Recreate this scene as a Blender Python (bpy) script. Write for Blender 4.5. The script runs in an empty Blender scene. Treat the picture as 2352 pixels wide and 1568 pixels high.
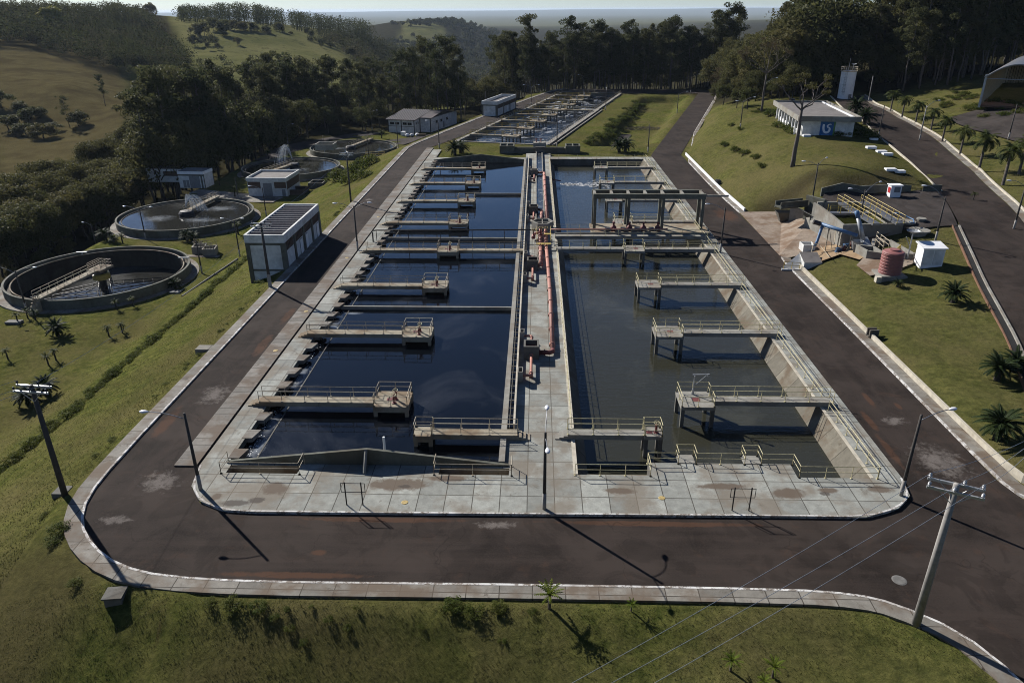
import bpy, math, random
import numpy as np
from mathutils import Vector, Matrix
from mathutils.geometry import tessellate_polygon
R = math.radians
sc = bpy.context.scene
col = sc.collection
rnd = random.Random(7)

# ------------------------------------------------------------------ camera
H = 30.5                       # height of the drone above the service road
F, CX, CY = 1685.6, 1176.0, 784.0
PITCH, YAW, ROLL = R(24.302), R(-1.908), 0.006
fw = Vector((math.sin(YAW)*math.cos(PITCH), math.cos(YAW)*math.cos(PITCH), -math.sin(PITCH)))
rt0 = Vector((math.cos(YAW), -math.sin(YAW), 0)); up0 = rt0.cross(fw)
rt = rt0*math.cos(ROLL) - up0*math.sin(ROLL)
up = rt0*math.sin(ROLL) + up0*math.cos(ROLL)
cd = bpy.data.cameras.new('camera'); cam = bpy.data.objects.new('camera', cd); col.objects.link(cam)
cam.matrix_world = Matrix(((rt.x, up.x, -fw.x, 0), (rt.y, up.y, -fw.y, 0), (rt.z, up.z, -fw.z, H), (0, 0, 0, 1)))
cd.sensor_width = 36; cd.lens = F/2352*36
cd.clip_start = 0.5; cd.clip_end = 80000
sc.camera = cam
def U(x, y, z=0.0):
    """survey: photo point -> place on the level z"""
    d = fw + rt*((x-CX)/F) - up*((y-CY)/F)
    t = (z-H)/d.z
    return Vector((d.x*t, d.y*t, z))

# ------------------------------------------------------------------ light
SUN_AZ = (-0.715, 0.70); SUN_EL = R(32.5)
w = bpy.data.worlds.new('World'); sc.world = w; w.use_nodes = True
nt = w.node_tree; bg = nt.nodes['Background']
sky = nt.nodes.new('ShaderNodeTexSky'); sky.sky_type = 'NISHITA'; sky.sun_disc = False
sky.sun_elevation = SUN_EL; sky.sun_rotation = math.atan2(SUN_AZ[0], SUN_AZ[1])
sky.altitude = 600; sky.air_density = 0.8; sky.dust_density = 0.2; sky.ozone_density = 2.6
tint = nt.nodes.new('ShaderNodeMix'); tint.data_type = 'RGBA'; tint.blend_type = 'MULTIPLY'; tint.inputs[0].default_value = 1; tint.inputs[7].default_value = (.90, .985, 1.13, 1)
nt.links.new(sky.outputs[0], tint.inputs[6]); nt.links.new(tint.outputs[2], bg.inputs[0]); bg.inputs[1].default_value = 0.05
sd = bpy.data.lights.new('sun', 'SUN'); sd.energy = 5.0; sd.angle = R(0.5); sd.color = (1.0, 0.96, 0.90)
so = bpy.data.objects.new('sun', sd); col.objects.link(so)
sv = Vector((SUN_AZ[0]*math.cos(SUN_EL), SUN_AZ[1]*math.cos(SUN_EL), math.sin(SUN_EL)))
so.rotation_euler = sv.to_track_quat('Z', 'Y').to_euler(); so.location = (-60, 60, 120)
sc.view_settings.view_transform = 'Standard'; sc.view_settings.look = 'None'
sc.view_settings.exposure = 0.68; sc.view_settings.gamma = 1.0
sc.cycles.use_denoising = True; sc.cycles.denoiser = 'OPENIMAGEDENOISE'; sc.cycles.denoising_input_passes = 'RGB_ALBEDO_NORMAL'; sc.cycles.denoising_prefilter = 'NONE'
sc.cycles.pixel_filter_type = 'BLACKMAN_HARRIS'; sc.cycles.filter_width = 1.0
sc.cycles.max_bounces = 6; sc.cycles.transparent_max_bounces = 8
sc.cycles.volume_bounces = 0

# ------------------------------------------------------------------ helpers
class MB:
    def __init__(s): s.v = []; s.f = []
    def quad(s, *p):
        n = len(s.v); s.v += [tuple(q) for q in p]; s.f.append(tuple(range(n, n+len(p)))); return s
    def box(s, x0, x1, y0, y1, z0, z1, M=None):
        P = [(x0,y0,z0),(x1,y0,z0),(x1,y1,z0),(x0,y1,z0),(x0,y0,z1),(x1,y0,z1),(x1,y1,z1),(x0,y1,z1)]
        if M is not None: P = [tuple(M @ Vector(p)) for p in P]
        n = len(s.v); s.v += P
        s.f += [tuple(n+i for i in q) for q in ((0,3,2,1),(4,5,6,7),(0,1,5,4),(1,2,6,5),(2,3,7,6),(3,0,4,7))]
        return s
    def tube(s, p0, p1, r0, r1=None, n=8, cap=True):
        r1 = r0 if r1 is None else r1
        p0 = Vector(p0); p1 = Vector(p1); d = (p1-p0)
        if d.length < 1e-6: return s
        d.normalize()
        a = d.cross(Vector((0,0,1)) if abs(d.z) < .9 else Vector((1,0,0))).normalized(); b = d.cross(a)
        k = len(s.v)
        for c, r in ((p0, r0), (p1, r1)):
            for i in range(n):
                t = 2*math.pi*i/n; s.v.append(tuple(c + a*(r*math.cos(t)) + b*(r*math.sin(t))))
        for i in range(n):
            j = (i+1) % n; s.f.append((k+i, k+n+i, k+n+j, k+j))
        if cap: s.f.append(tuple(k+i for i in range(n))); s.f.append(tuple(k+n+i for i in reversed(range(n))))
        return s
    def path(s, pts, r, n=8):
        pts = [Vector(p) for p in pts]; k = len(s.v); ring = []
        for i, p in enumerate(pts):
            d = (pts[min(i+1, len(pts)-1)] - pts[max(i-1, 0)]).normalized()
            a = d.cross(Vector((0,0,1)) if abs(d.z) < .95 else Vector((1,0,0))).normalized(); b = d.cross(a)
            rr = r[i] if isinstance(r, (list, tuple)) else r
            for q in range(n):
                t = 2*math.pi*q/n; s.v.append(tuple(p + a*(rr*math.cos(t)) + b*(rr*math.sin(t))))
        for i in range(len(pts)-1):
            for q in range(n):
                j = (q+1) % n
                s.f.append((k+i*n+q, k+(i+1)*n+q, k+(i+1)*n+j, k+i*n+j))
        m = len(pts)-1
        s.f.append(tuple(k+q for q in range(n))); s.f.append(tuple(k+m*n+q for q in reversed(range(n))))
        return s
    def lathe(s, prof, c=(0,0,0), n=24, close=False):
        k = len(s.v); m = len(prof)
        for i in range(n):
            t = 2*math.pi*i/n
            for r, z in prof: s.v.append((c[0]+r*math.cos(t), c[1]+r*math.sin(t), c[2]+z))
        for i in range(n):
            j = (i+1) % n
            for q in range(m if close else m-1):
                q2 = (q+1) % m
                s.f.append((k+i*m+q, k+j*m+q, k+j*m+q2, k+i*m+q2))
        return s
    def disc(s, c, r, n=32):
        k = len(s.v)
        for i in range(n):
            t = 2*math.pi*i/n; s.v.append((c[0]+r*math.cos(t), c[1]+r*math.sin(t), c[2]))
        s.f.append(tuple(range(k, k+n))); return s
    def prism(s, poly, z0, z1):
        n = len(poly); k = len(s.v)
        s.v += [(p[0], p[1], z0) for p in poly] + [(p[0], p[1], z1) for p in poly]
        for i in range(n):
            j = (i+1) % n; s.f.append((k+i, k+j, k+n+j, k+n+i))
        s.f.append(tuple(k+n+i for i in range(n))); s.f.append(tuple(k+i for i in reversed(range(n)))); return s
    def sheet(s, loops, z):
        L = [[Vector((p[0], p[1], 0)) for p in l] for l in loops]
        flat = [q for l in L for q in l]
        k = len(s.v)
        s.v += [(q.x, q.y, z(q.x, q.y) if callable(z) else z) for q in flat]
        for t in tessellate_polygon(L):
            a, b, c = (flat[i] for i in t)
            cr = (b.x-a.x)*(c.y-a.y)-(b.y-a.y)*(c.x-a.x)
            s.f.append(tuple(k+i for i in (t if cr > 0 else (t[0], t[2], t[1]))))
        return s
    def skirt(s, loop, z0, z1, closed=True):
        n = len(loop); k = len(s.v)
        s.v += [(p[0], p[1], z0) for p in loop] + [(p[0], p[1], z1) for p in loop]
        for i in range(n if closed else n-1):
            j = (i+1) % n; s.f.append((k+i, k+j, k+n+j, k+n+i))
        return s
    def rail(s, pts, h=.95, gap=1.9, r=.028, mid=True):
        for a, b in zip(pts[:-1], pts[1:]):
            a = Vector(a); b = Vector(b); L = (b-a).length; n = max(1, round(L/gap))
            for i in range(n+1):
                p = a.lerp(b, i/n); s.tube(p, p+Vector((0,0,h)), r, n=5)
                s.box(p.x-.07, p.x+.07, p.y-.07, p.y+.07, p.z-.01, p.z+.04)
            u = Vector((0,0,h)); s.tube(a+u, b+u, r, n=5)
            if mid: s.tube(a+u*.52, b+u*.52, r*.85, n=5)
        return s
    def build(s, name, mat, parent=None, smooth=False, world=True):
        me = bpy.data.meshes.new(name)
        if parent is not None and world:
            root = parent
            while root.parent: root = root.parent
            o = Vector(root.location); rz = root.rotation_euler.z
            Mi = Matrix.Rotation(-rz, 3, 'Z')
            vs = [tuple(Mi @ (Vector(v)-o)) for v in s.v]
        else: vs = s.v
        me.from_pydata(vs, [], s.f); me.materials.append(mat)
        if smooth: me.polygons.foreach_set('use_smooth', [True]*len(me.polygons))
        ob = bpy.data.objects.new(name, me); col.objects.link(ob)
        if parent is not None: ob.parent = parent
        return ob
def tag(o, label, cat, group=None):
    o['label'] = label; o['category'] = cat
    if group: o['group'] = group
    return o
def thing(name, label, cat, loc=(0,0,0), rz=0.0, group=None):
    o = bpy.data.objects.new(name, None); col.objects.link(o)
    o.location = loc; o.rotation_euler = (0,0,rz); o.empty_display_size = .3
    return tag(o, label, cat, group)
def struct(o, kind='structure'): o['kind'] = kind; return o
def copy_tree(o, parent=None):
    c = o.copy(); col.objects.link(c); c.parent = parent
    for ch in [q for q in list(o.children)]: copy_tree(ch, c)
    return c
def frame(o, u, rz=None):
    """local frame -> world matrix: origin o, x axis u"""
    a = math.atan2(u[1], u[0]); return Matrix.Translation(Vector(o)) @ Matrix.Rotation(a, 4, 'Z')

# ------------------------------------------------------------------ materials
class NT:
    def __init__(s, name):
        s.m = bpy.data.materials.new(name); s.m.use_nodes = True; s.t = s.m.node_tree; s.n = s.t.nodes; s.l = s.t.links
        s.b = s.n['Principled BSDF']; s.out = s.n['Material Output']
        s.co = s.n.new('ShaderNodeTexCoord').outputs['Object']
    def world(s):
        g = s.n.new('ShaderNodeNewGeometry'); s.co = g.outputs['Position']; return s
    def scaled(s, v):
        m = s.n.new('ShaderNodeMapping'); m.inputs['Scale'].default_value = v; s.l.new(s.co, m.inputs[0]); return m.outputs[0]
    def noise(s, scale, detail=4, rough=.55, co=None, dist=0):
        n = s.n.new('ShaderNodeTexNoise'); n.inputs['Scale'].default_value = scale; n.inputs['Detail'].default_value = detail
        n.inputs['Roughness'].default_value = rough; n.inputs['Distortion'].default_value = dist
        s.l.new(co or s.co, n.inputs['Vector']); return n.outputs['Fac']
    def ramp(s, f, stops, interp='LINEAR'):
        r = s.n.new('ShaderNodeValToRGB'); e = r.color_ramp.elements; r.color_ramp.interpolation = interp
        while len(e) > len(stops): e.remove(e[-1])
        while len(e) < len(stops): e.new(.5)
        for k, (p, c) in zip(e, stops): k.position = p; k.color = (c[0], c[1], c[2], 1) if isinstance(c, (tuple, list)) else (c, c, c, 1)
        s.l.new(f, r.inputs[0]); return r.outputs[0]
    def mix(s, f, a, b, mode='MIX'):
        m = s.n.new('ShaderNodeMix'); m.data_type = 'RGBA'; m.blend_type = mode
        for i, v in ((0, f), (6, a), (7, b)):
            if hasattr(v, 'is_linked') or hasattr(v, 'links'): s.l.new(v, m.inputs[i])
            elif isinstance(v, (tuple, list)): m.inputs[i].default_value = (*v[:3], 1)
            else: m.inputs[i].default_value = v
        return m.outputs[2]
    def math(s, op, a, b=None):
        m = s.n.new('ShaderNodeMath'); m.operation = op
        for i, v in ((0, a), (1, b)):
            if v is None: continue
            if hasattr(v, 'links'): s.l.new(v, m.inputs[i])
            else: m.inputs[i].default_value = v
        return m.outputs[0]
    def spot(s, pts):
        """sum of soft round masks: (x, y, rx, ry)"""
        out = None
        for x, y, rx, ry in pts:
            mp = s.n.new('ShaderNodeMapping'); mp.inputs['Location'].default_value = (-x/rx, -y/ry, 0); mp.inputs['Scale'].default_value = (1/rx, 1/ry, 0); s.l.new(s.co, mp.inputs[0])
            le = s.n.new('ShaderNodeVectorMath'); le.operation = 'LENGTH'; s.l.new(mp.outputs[0], le.inputs[0])
            k = s.math('SUBTRACT', 1.0, le.outputs['Value']); out = k if out is None else s.math('MAXIMUM', out, k)
        return out
    def blot(s, pts, scale=1.2, amp=1.6, lo=.15, hi=.45):
        n = s.noise(scale, 8, .72, dist=.4); return s.ramp(s.math('ADD', s.spot(pts), s.math('MULTIPLY', s.math('SUBTRACT', n, .5), amp)), [(lo, 0.), (hi, 1.)])
    def col(s, c):
        if hasattr(c, 'links'): s.l.new(c, s.b.inputs['Base Color'])
        else: s.b.inputs['Base Color'].default_value = (*c, 1)
        return s
    def rough(s, r, spec=.3):
        if hasattr(r, 'links'): s.l.new(r, s.b.inputs['Roughness'])
        else: s.b.inputs['Roughness'].default_value = r
        s.b.inputs['Specular IOR Level'].default_value = spec; return s
    def bump(s, h, strength=.3, dist=.02):
        b = s.n.new('ShaderNodeBump'); b.inputs['Strength'].default_value = strength; b.inputs['Distance'].default_value = dist
        s.l.new(h, b.inputs['Height']); s.l.new(b.outputs[0], s.b.inputs['Normal']); return s

def m_plain(name, c, rough=.7, var=.35, scale=3.0, spec=.3, metal=0.0, grime=(.05,.045,.04)):
    t = NT(name).world(); f = t.noise(scale, 6, .65); g = t.noise(scale*.31, 4, .6)
    a = t.mix(t.ramp(f, [(.3, 0.), (.75, 1.)]), tuple(x*(1-var) for x in c), tuple(min(1, x*(1+var*.5)) for x in c))
    a = t.mix(t.math('MULTIPLY', t.ramp(g, [(.5, 0.), (.75, 1.)]), .35), a, grime)
    t.col(a).rough(rough, spec); t.b.inputs['Metallic'].default_value = metal; t.bump(f, .15, .01); return t.m

def m_concrete(name, c, joints=None, stain=.5, joint_off=(0,0), brown=(), black=()):
    t = NT(name).world()
    f1 = t.noise(.35, 5, .6); f2 = t.noise(1.7, 7, .7); f3 = t.noise(14, 4, .7)
    a = t.mix(t.ramp(f2, [(.3, 0.), (.7, 1.)]), tuple(x*.72 for x in c), tuple(x*1.15 for x in c))
    if joints:
        br = t.n.new('ShaderNodeTexBrick'); mp = t.n.new('ShaderNodeMapping'); mp.inputs['Location'].default_value = (*joint_off, 0)
        t.l.new(t.co, mp.inputs[0]); t.l.new(mp.outputs[0], br.inputs['Vector'])
        br.offset = 0; br.inputs['Scale'].default_value = 1; br.inputs['Brick Width'].default_value = joints[0]; br.inputs['Row Height'].default_value = joints[1]
        br.inputs['Mortar Size'].default_value = .034; br.inputs['Mortar Smooth'].default_value = .1; br.inputs['Bias'].default_value = 0
        br.inputs['Color1'].default_value = (.72,.72,.71,1); br.inputs['Color2'].default_value = (1.15,1.15,1.13,1); br.inputs['Mortar'].default_value = (.22,.2,.18,1)
        a = t.mix(1.0, a, br.outputs['Color'], 'MULTIPLY')
    a = t.mix(t.math('MULTIPLY', t.ramp(f1, [(.46, 0.), (.60, 1.)]), stain), a, (c[0]*.55, c[1]*.43, c[2]*.34))
    a = t.mix(t.math('MULTIPLY', t.ramp(t.noise(.9, 8, .75, dist=.6), [(.58, 0.), (.68, 1.)]), stain*.9), a, (c[0]*.3, c[1]*.25, c[2]*.2))
    a = t.mix(t.math('MULTIPLY', t.ramp(f3, [(.35, 0.), (.75, 1.)]), .35), a, tuple(x*.5 for x in c))
    if brown: a = t.mix(t.math('MULTIPLY', t.blot(brown, 1.3, 1.3), .9), a, (.10, .075, .055))
    if black: a = t.mix(t.math('MULTIPLY', t.blot(black, 1.6, 1.5), .8), a, (.055, .045, .038))
    t.col(a).rough(.88, .2); t.bump(t.noise(9, 5, .7), .2, .02); return t.m

def m_asphalt(name, c=(.0225,.0176,.0150), red=.55, dust=(), mud=()):
    t = NT(name).world()
    sx = t.n.new('ShaderNodeSeparateXYZ'); t.l.new(t.co, sx.inputs[0]); front = t.ramp(t.math('DIVIDE', sx.outputs[1], 100.0), [(.375, 1.), (.425, 0.)])
    st = t.mix(front, t.noise(.9, 6, .65, t.scaled((1, .06, 1))), t.noise(.9, 6, .65, t.scaled((.06, 1, 1)))); big = t.noise(.16, 5, .6); fine = t.noise(9, 6, .85)
    a = t.mix(t.ramp(big, [(.38, 0.), (.62, 1.)]), tuple(x*.78 for x in c), tuple(x*1.75 for x in c))
    a = t.mix(t.math('MULTIPLY', t.ramp(st, [(.44, 0.), (.68, 1.)]), .55), a, (c[0]*2.1, c[1]*2.0, c[2]*1.95))
    a = t.mix(t.math('MULTIPLY', t.ramp(t.noise(.45, 7, .7, dist=.5), [(.57, 0.), (.70, 1.)]), red), a, (.058, .034, .023))
    a = t.mix(t.math('MULTIPLY', t.ramp(t.noise(.075, 8, .72, dist=1.0), [(.70, 0.), (.74, 1.)]), .4), a, (.10, .085, .075))
    if mud: a = t.mix(t.math('MULTIPLY', t.blot(mud, 1.0, 1.2), .7), a, (.085, .042, .024))
    if dust: a = t.mix(t.math('MULTIPLY', t.blot(dust, 1.5, 3.2, .15, .75), .75), a, (.17, .15, .135))
    vo = t.n.new('ShaderNodeTexVoronoi'); vo.feature = 'DISTANCE_TO_EDGE'; vo.inputs['Scale'].default_value = .11
    dn = t.n.new('ShaderNodeTexNoise'); dn.inputs['Scale'].default_value = .5; t.l.new(t.co, dn.inputs['Vector'])
    ad = t.n.new('ShaderNodeVectorMath'); ad.operation = 'MULTIPLY_ADD'; t.l.new(dn.outputs['Color'], ad.inputs[0]); ad.inputs[1].default_value = (5,5,0); t.l.new(t.co, ad.inputs[2])
    t.l.new(ad.outputs[0], vo.inputs['Vector'])
    a = t.mix(t.math('MULTIPLY', t.ramp(vo.outputs['Distance'], [(0., 1.), (.006, 0.)]), .5), a, tuple(x*.45 for x in c))
    a = t.mix(t.math('MULTIPLY', t.ramp(fine, [(.42, 0.), (.66, 1.)]), .55), a, tuple(x*2.0 for x in c))
    a = t.mix(t.math('MULTIPLY', t.ramp(t.noise(.28, 5, .6, dist=1.2), [(.50, 0.), (.56, 1.)]), .45), a, t.mix(1.0, a, (.55,.55,.55), 'MULTIPLY'))
    t.col(a).rough(.92, .08); t.bump(fine, .4, .015); return t.m

def m_water(name, base, rip=.05, scale=.8, foam=0.0, foam_scale=.25, stretch=(1,1,1), rough=.05, film_sheen=0.0, scum_sheen=()):  # pale surface patches; on the clarifiers they also paint sky sheen
    t = NT(name).world(); a = base
    if film_sheen:
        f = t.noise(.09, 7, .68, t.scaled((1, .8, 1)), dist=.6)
        a = t.mix(t.math('MULTIPLY', t.ramp(f, [(.52, 0.), (.68, 1.)]), film_sheen), base, tuple(min(1, x*2.6+.022) for x in base))
    if foam:
        f = t.noise(foam_scale, 8, .72, dist=1.4); g = t.noise(foam_scale*.23, 3, .5)
        k = t.math('MULTIPLY', t.ramp(f, [(.50, 0.), (.62, 1.)]), t.ramp(g, [(.40, .1), (.62, 1.)]))
        k = t.math('MULTIPLY', k, foam)
        a = t.mix(k, a, (.52, .54, .56)); t.rough(t.ramp(k, [(0., rough), (.6, .6)]), .5)
    else: t.rough(rough, .5)
    t.col(a); t.b.inputs['IOR'].default_value = 1.33
    if scum_sheen:
        a = t.mix(t.math('MULTIPLY', t.blot(scum_sheen, .9, 1.6, .2, .9), .8), a, (.20, .215, .23)); t.col(a)
    h = t.noise(scale, 4, .6, t.scaled(stretch)); t.bump(h, rip, .25); return t.m

def m_leaf(name, c0, c1, trans=.25, c2=None, spec=.05):
    t = NT(name); oi = t.n.new('ShaderNodeObjectInfo'); geo = t.n.new('ShaderNodeNewGeometry')
    a = t.mix(oi.outputs['Random'], c0, c1)
    if c2: a = t.mix(t.ramp(geo.outputs['Random Per Island'], [(.6, 0.), (1., .8)]), a, c2)
    f = t.math('ADD', t.math('MULTIPLY', geo.outputs['Random Per Island'], .9), .5)
    a = t.mix(1.0, a, t.ramp(f, [(0., 0.), (1., 1.)]), 'MULTIPLY') if False else t.mix(t.math('MULTIPLY', geo.outputs['Random Per Island'], .40), a, tuple(x*.45 for x in c0))
    t.col(a).rough(.6, spec)
    tr = t.n.new('ShaderNodeBsdfTranslucent'); t.l.new(a, tr.inputs[0]); mx = t.n.new('ShaderNodeMixShader'); mx.inputs[0].default_value = trans
    t.l.new(t.b.outputs[0], mx.inputs[1]); t.l.new(tr.outputs[0], mx.inputs[2]); t.l.new(mx.outputs[0], t.out.inputs[0]); return t.m

def m_ground():
    t = NT('grass').world()
    at = t.n.new('ShaderNodeAttribute'); at.attribute_name = 'cover'
    sp = t.n.new('ShaderNodeSeparateColor'); t.l.new(at.outputs['Color'], sp.inputs[0])
    n1 = t.noise(.12, 6, .65); n2 = t.noise(1.1, 6, .7); n3 = t.noise(3.2, 7, .8); n4 = t.noise(.035, 4, .6)
    lawn = t.mix(t.ramp(n2, [(.38, 0.), (.62, 1.)]), (.050, .063, .015), (.132, .133, .038))
    lawn = t.mix(t.math('MULTIPLY', t.ramp(n1, [(.42, 0.), (.62, 1.)]), .75), lawn, (.128, .110, .046))
    lawn = t.mix(t.math('MULTIPLY', t.ramp(t.noise(.5, 7, .75, dist=.7), [(.58, 0.), (.70, 1.)]), .5), lawn, (.075, .050, .028))
    lawn = t.mix(t.math('MULTIPLY', t.ramp(t.noise(.22, 5, .7, t.scaled((1, .35, 1)), .8), [(.52, 0.), (.68, 1.)]), .45), lawn, (.048, .060, .016))
    dry = t.mix(t.ramp(n1, [(.3, 0.), (.7, 1.)]), (.072, .058, .028), (.112, .093, .045))
    dry = t.mix(t.math('MULTIPLY', t.ramp(n4, [(.5, 0.), (.62, 1.)]), .6), dry, (.045, .035, .02))
    past = t.mix(t.ramp(t.noise(.02, 7, .65), [(.35, 0.), (.65, 1.)]), (.100, .104, .040), (.165, .155, .068))
    past = t.mix(t.math('MULTIPLY', t.ramp(t.noise(.09, 6, .75), [(.54, 0.), (.64, 1.)]), .7), past, (.045, .048, .022))
    past = t.mix(t.math('MULTIPLY', t.ramp(t.noise(.3, 4, .8), [(.60, 0.), (.66, 1.)]), .7), past, (.025, .03, .014))
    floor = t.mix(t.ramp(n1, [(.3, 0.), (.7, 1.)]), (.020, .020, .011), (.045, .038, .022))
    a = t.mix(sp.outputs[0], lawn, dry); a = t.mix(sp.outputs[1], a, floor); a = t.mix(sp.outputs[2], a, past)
    a = t.mix(t.math('MULTIPLY', t.ramp(n3, [(.42, 0.), (.62, 1.)]), .62), a, t.mix(.62, a, (.012, .014, .006)))
    t.col(a).rough(.95, .0)
    n5 = t.noise(24, 3, .8); a = t.mix(t.math('MULTIPLY', t.ramp(n5, [(.4, 0.), (.62, 1.)]), .4), a, t.mix(.55, a, (.01, .012, .004)))
    t.col(a)
    h = t.math('ADD', t.math('ADD', t.math('MULTIPLY', n3, .5), n2), t.math('MULTIPLY', n5, .25)); t.bump(h, 1.0, .12); return t.m

M = {}
M['ground'] = m_ground()
M['asphalt'] = m_asphalt('asphalt', dust=[(-26.6,42.8,1.7,1.5),(-28.0,55.8,1.3,2.2),(-2.4,38.6,1.6,.5),(30,46.6,2.2,2.6),(29.2,52.5,1.2,.9),(-27.5,38.5,1.2,.6),(-29.5,128,.9,1.2)],
    mud=[(-29.9,51,.7,3.2),(-27.2,66,.7,3.5),(-27.1,74,.6,3),(28.6,56,.35,1.6),(30.6,55,.3,.8),(-13.2,35.6,.7,.35),(-10,38.9,7,.35),(8,38.9,9,.35),(26.9,48,.4,3),(27.2,52.5,.4,2),(-14.2,33.6,6,.35),(31,118,2.2,5)])
M['asphalt2'] = m_asphalt('worn asphalt', (.027,.023,.021), .3)
M['pave'] = m_concrete('pavement concrete', (.285,.29,.265), (1.86, 2.1), .7, (.4, .55), brown=[(-9.4,42.6,2.9,1.0),(-18.0,41.9,1.2,.9),(-21.7,40.9,.5,.5),(13.2,42.9,2.6,.5),(17.5,42.2,1.6,.8),(20.4,42.6,1.0,.4),(24,42.8,1.2,.6),(-6,43.4,1.8,.5),(6,42.2,1.4,.5)], black=[(-20.2,40.2,1.3,.5),(-18.8,40.6,.7,.5),(-9,42.4,.6,.3),(20,42.2,.5,.3)])
M['side'] = m_concrete('footpath concrete', (.22,.205,.18), (1.9, 1.9), .9)
M['strip'] = m_concrete('slab concrete', (.20,.185,.165), (30, .95), .9)
M['conc'] = m_concrete('concrete', (.26,.25,.22), None, .5)
M['concd'] = m_concrete('dark concrete', (.13,.125,.11), None, .6)
M['concg'] = m_concrete('green grey concrete', (.125,.128,.105), None, .6)
M['slope'] = m_concrete('lining concrete', (.165,.15,.12), (30, 2.85), .9)
M['rust'] = m_concrete('rusty concrete', (.30,.265,.20), None, .9)
M['white'] = m_plain('white render', (.60,.60,.58), .8, .3, 1.3, .2, 0, (.14,.13,.11))
M['whitep'] = m_plain('white paint', (.74,.74,.74), .5, .08, 2, .4, 0, (.4,.39,.37))
def m_kerb():
    t = NT('kerb paint').world(); a = t.mix(t.ramp(t.noise(2.2, 8, .8), [(.44, 0.), (.52, 1.)]), (.17,.145,.12), (.56,.55,.53)); a = t.mix(t.math('MULTIPLY', t.ramp(t.noise(.35, 4, .6), [(.45, 0.), (.62, 1.)]), .65), a, (.2,.165,.135)); t.col(a).rough(.85, .15); return t.m
M['kerb'] = m_kerb()
M['cream'] = m_plain('cream wall', (.46,.42,.34), .85, .3, 1.5, .2, 0, (.2,.15,.09))
M['rail'] = m_plain('railing paint', (.52,.47,.28), .6, .5, 6, .3, 0, (.2,.09,.04))
M['railr'] = m_plain('rusty railing paint', (.42,.36,.26), .7, .5, 6, .3, 0, (.16,.07,.03))
M['yrail'] = m_plain('yellow railing paint', (.42,.31,.07), .5, .3, 6, .4)
M['pipe'] = m_plain('red pipe paint', (.36,.165,.125), .6, .3, 3, .3, 0, (.2,.11,.08))
M['pipedark'] = m_plain('dark red iron', (.16,.045,.04), .6, .4, 6, .3)
M['iron'] = m_plain('dark iron', (.045,.040,.038), .55, .4, 6, .4, .3)
M['galv'] = m_plain('galvanised steel', (.38,.39,.40), .45, .2, 5, .5, .5)
M['steel'] = m_plain('steel sheet', (.23,.235,.25), .4, .25, 2, .5, .6)
M['pole'] = m_plain('weathered pole concrete', (.065,.058,.052), .9, .35, 5)
M['polel'] = m_plain('pale pole concrete', (.27,.255,.235), .9, .2, 5)
M['lamp'] = m_plain('lamp housing', (.62,.63,.66), .3, .06, 4, .5)
M['blue'] = m_plain('blue paint', (.07,.15,.28), .5, .2, 4, .4)
M['tank'] = m_plain('red tank', (.26,.105,.095), .5, .18, 1.6, .35, 0, (.22,.10,.09))
M['brick'] = m_plain('brown vent block', (.11,.072,.052), .9, .5, 9)
M['roof'] = m_plain('grey roof', (.17,.155,.145), .85, .3, .8)
M['algae'] = m_concrete('wet algae concrete', (.06,.052,.038), None, .6)
M['roofd'] = m_plain('dark roof sheet', (.055,.045,.05), .7, .3, .8)
M['beam'] = m_plain('roof beam', (.17,.16,.165), .8, .3, 3)
M['dark'] = m_plain('dark interior', (.012,.012,.012), .9, .2, 3)
M['glass'] = m_plain('dark glass', (.02,.022,.026), .15, .2, 3, .5)
M['door'] = m_plain('grey door', (.19,.195,.20), .6, .2, 3)
M['red'] = m_plain('bright red paint', (.42,.03,.035), .4, .2, 4, .5)
M['signb'] = m_plain('blue sign board', (.012,.10,.28), .5, .05, 3)
M['signg'] = m_plain('green sign stripe', (.07,.19,.05), .5, .05, 3)
M['signw'] = m_plain('white sign lettering', (.68,.70,.74), .5, .03, 3)
M['signl'] = m_plain('pale blue sign lettering', (.10,.26,.45), .5, .03, 3)
M['wood'] = m_plain('tan boards', (.44,.32,.19), .8, .4, 3)
M['soil'] = m_plain('red soil', (.16,.085,.05), .95, .4, 1.5)
M['apron'] = m_concrete('stained apron concrete', (.25,.20,.155), None, .9)
M['sand'] = m_concrete('sandy soil', (.30,.215,.13), None, .5)
M['bark'] = m_plain('grey bark', (.12,.10,.085), .9, .4, 2)
M['barkd'] = m_plain('dark bark', (.05,.042,.035), .9, .4, 4)
M['tile'] = m_plain('grey stone', (.15,.145,.135), .9, .3, 3)
M['manhole'] = m_plain('yellow manhole lid', (.42,.31,.12), .7, .4, 8)
M['euc'] = m_leaf('eucalyptus leaves', (.050,.061,.026), (.080,.080,.034), .45, (.10,.095,.04))
M['broad'] = m_leaf('broad leaves', (.052,.062,.021), (.100,.088,.034), .45, (.14,.13,.05))
M['brown'] = m_leaf('dry brown leaves', (.075,.058,.030), (.10,.078,.040), .3)
M['lime'] = m_leaf('yellow green leaves', (.16,.16,.03), (.20,.19,.04), .3)
M['fardry'] = m_leaf('distant pale leaves', (.070,.058,.036), (.085,.080,.040), .3, (.11,.10,.05), 0.0)
M['shrub'] = m_leaf('shrub leaves', (.055,.078,.015), (.095,.105,.024), .4, (.14,.15,.035))
M['far'] = m_leaf('distant leaves', (.042,.050,.020), (.064,.066,.028), .4, (.065,.060,.028), 0.0)
M['cyc'] = m_leaf('cycad fronds', (.018,.030,.010), (.028,.040,.014), .15)
M['palm'] = m_leaf('palm fronds', (.040,.055,.016), (.070,.080,.022), .3)
M['palml'] = m_leaf('bright palm fronds', (.11,.15,.02), (.14,.17,.025), .35)
M['tuft'] = m_leaf('grass blades', (.075,.080,.026), (.10,.098,.040), .45, (.14,.115,.055))
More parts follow.
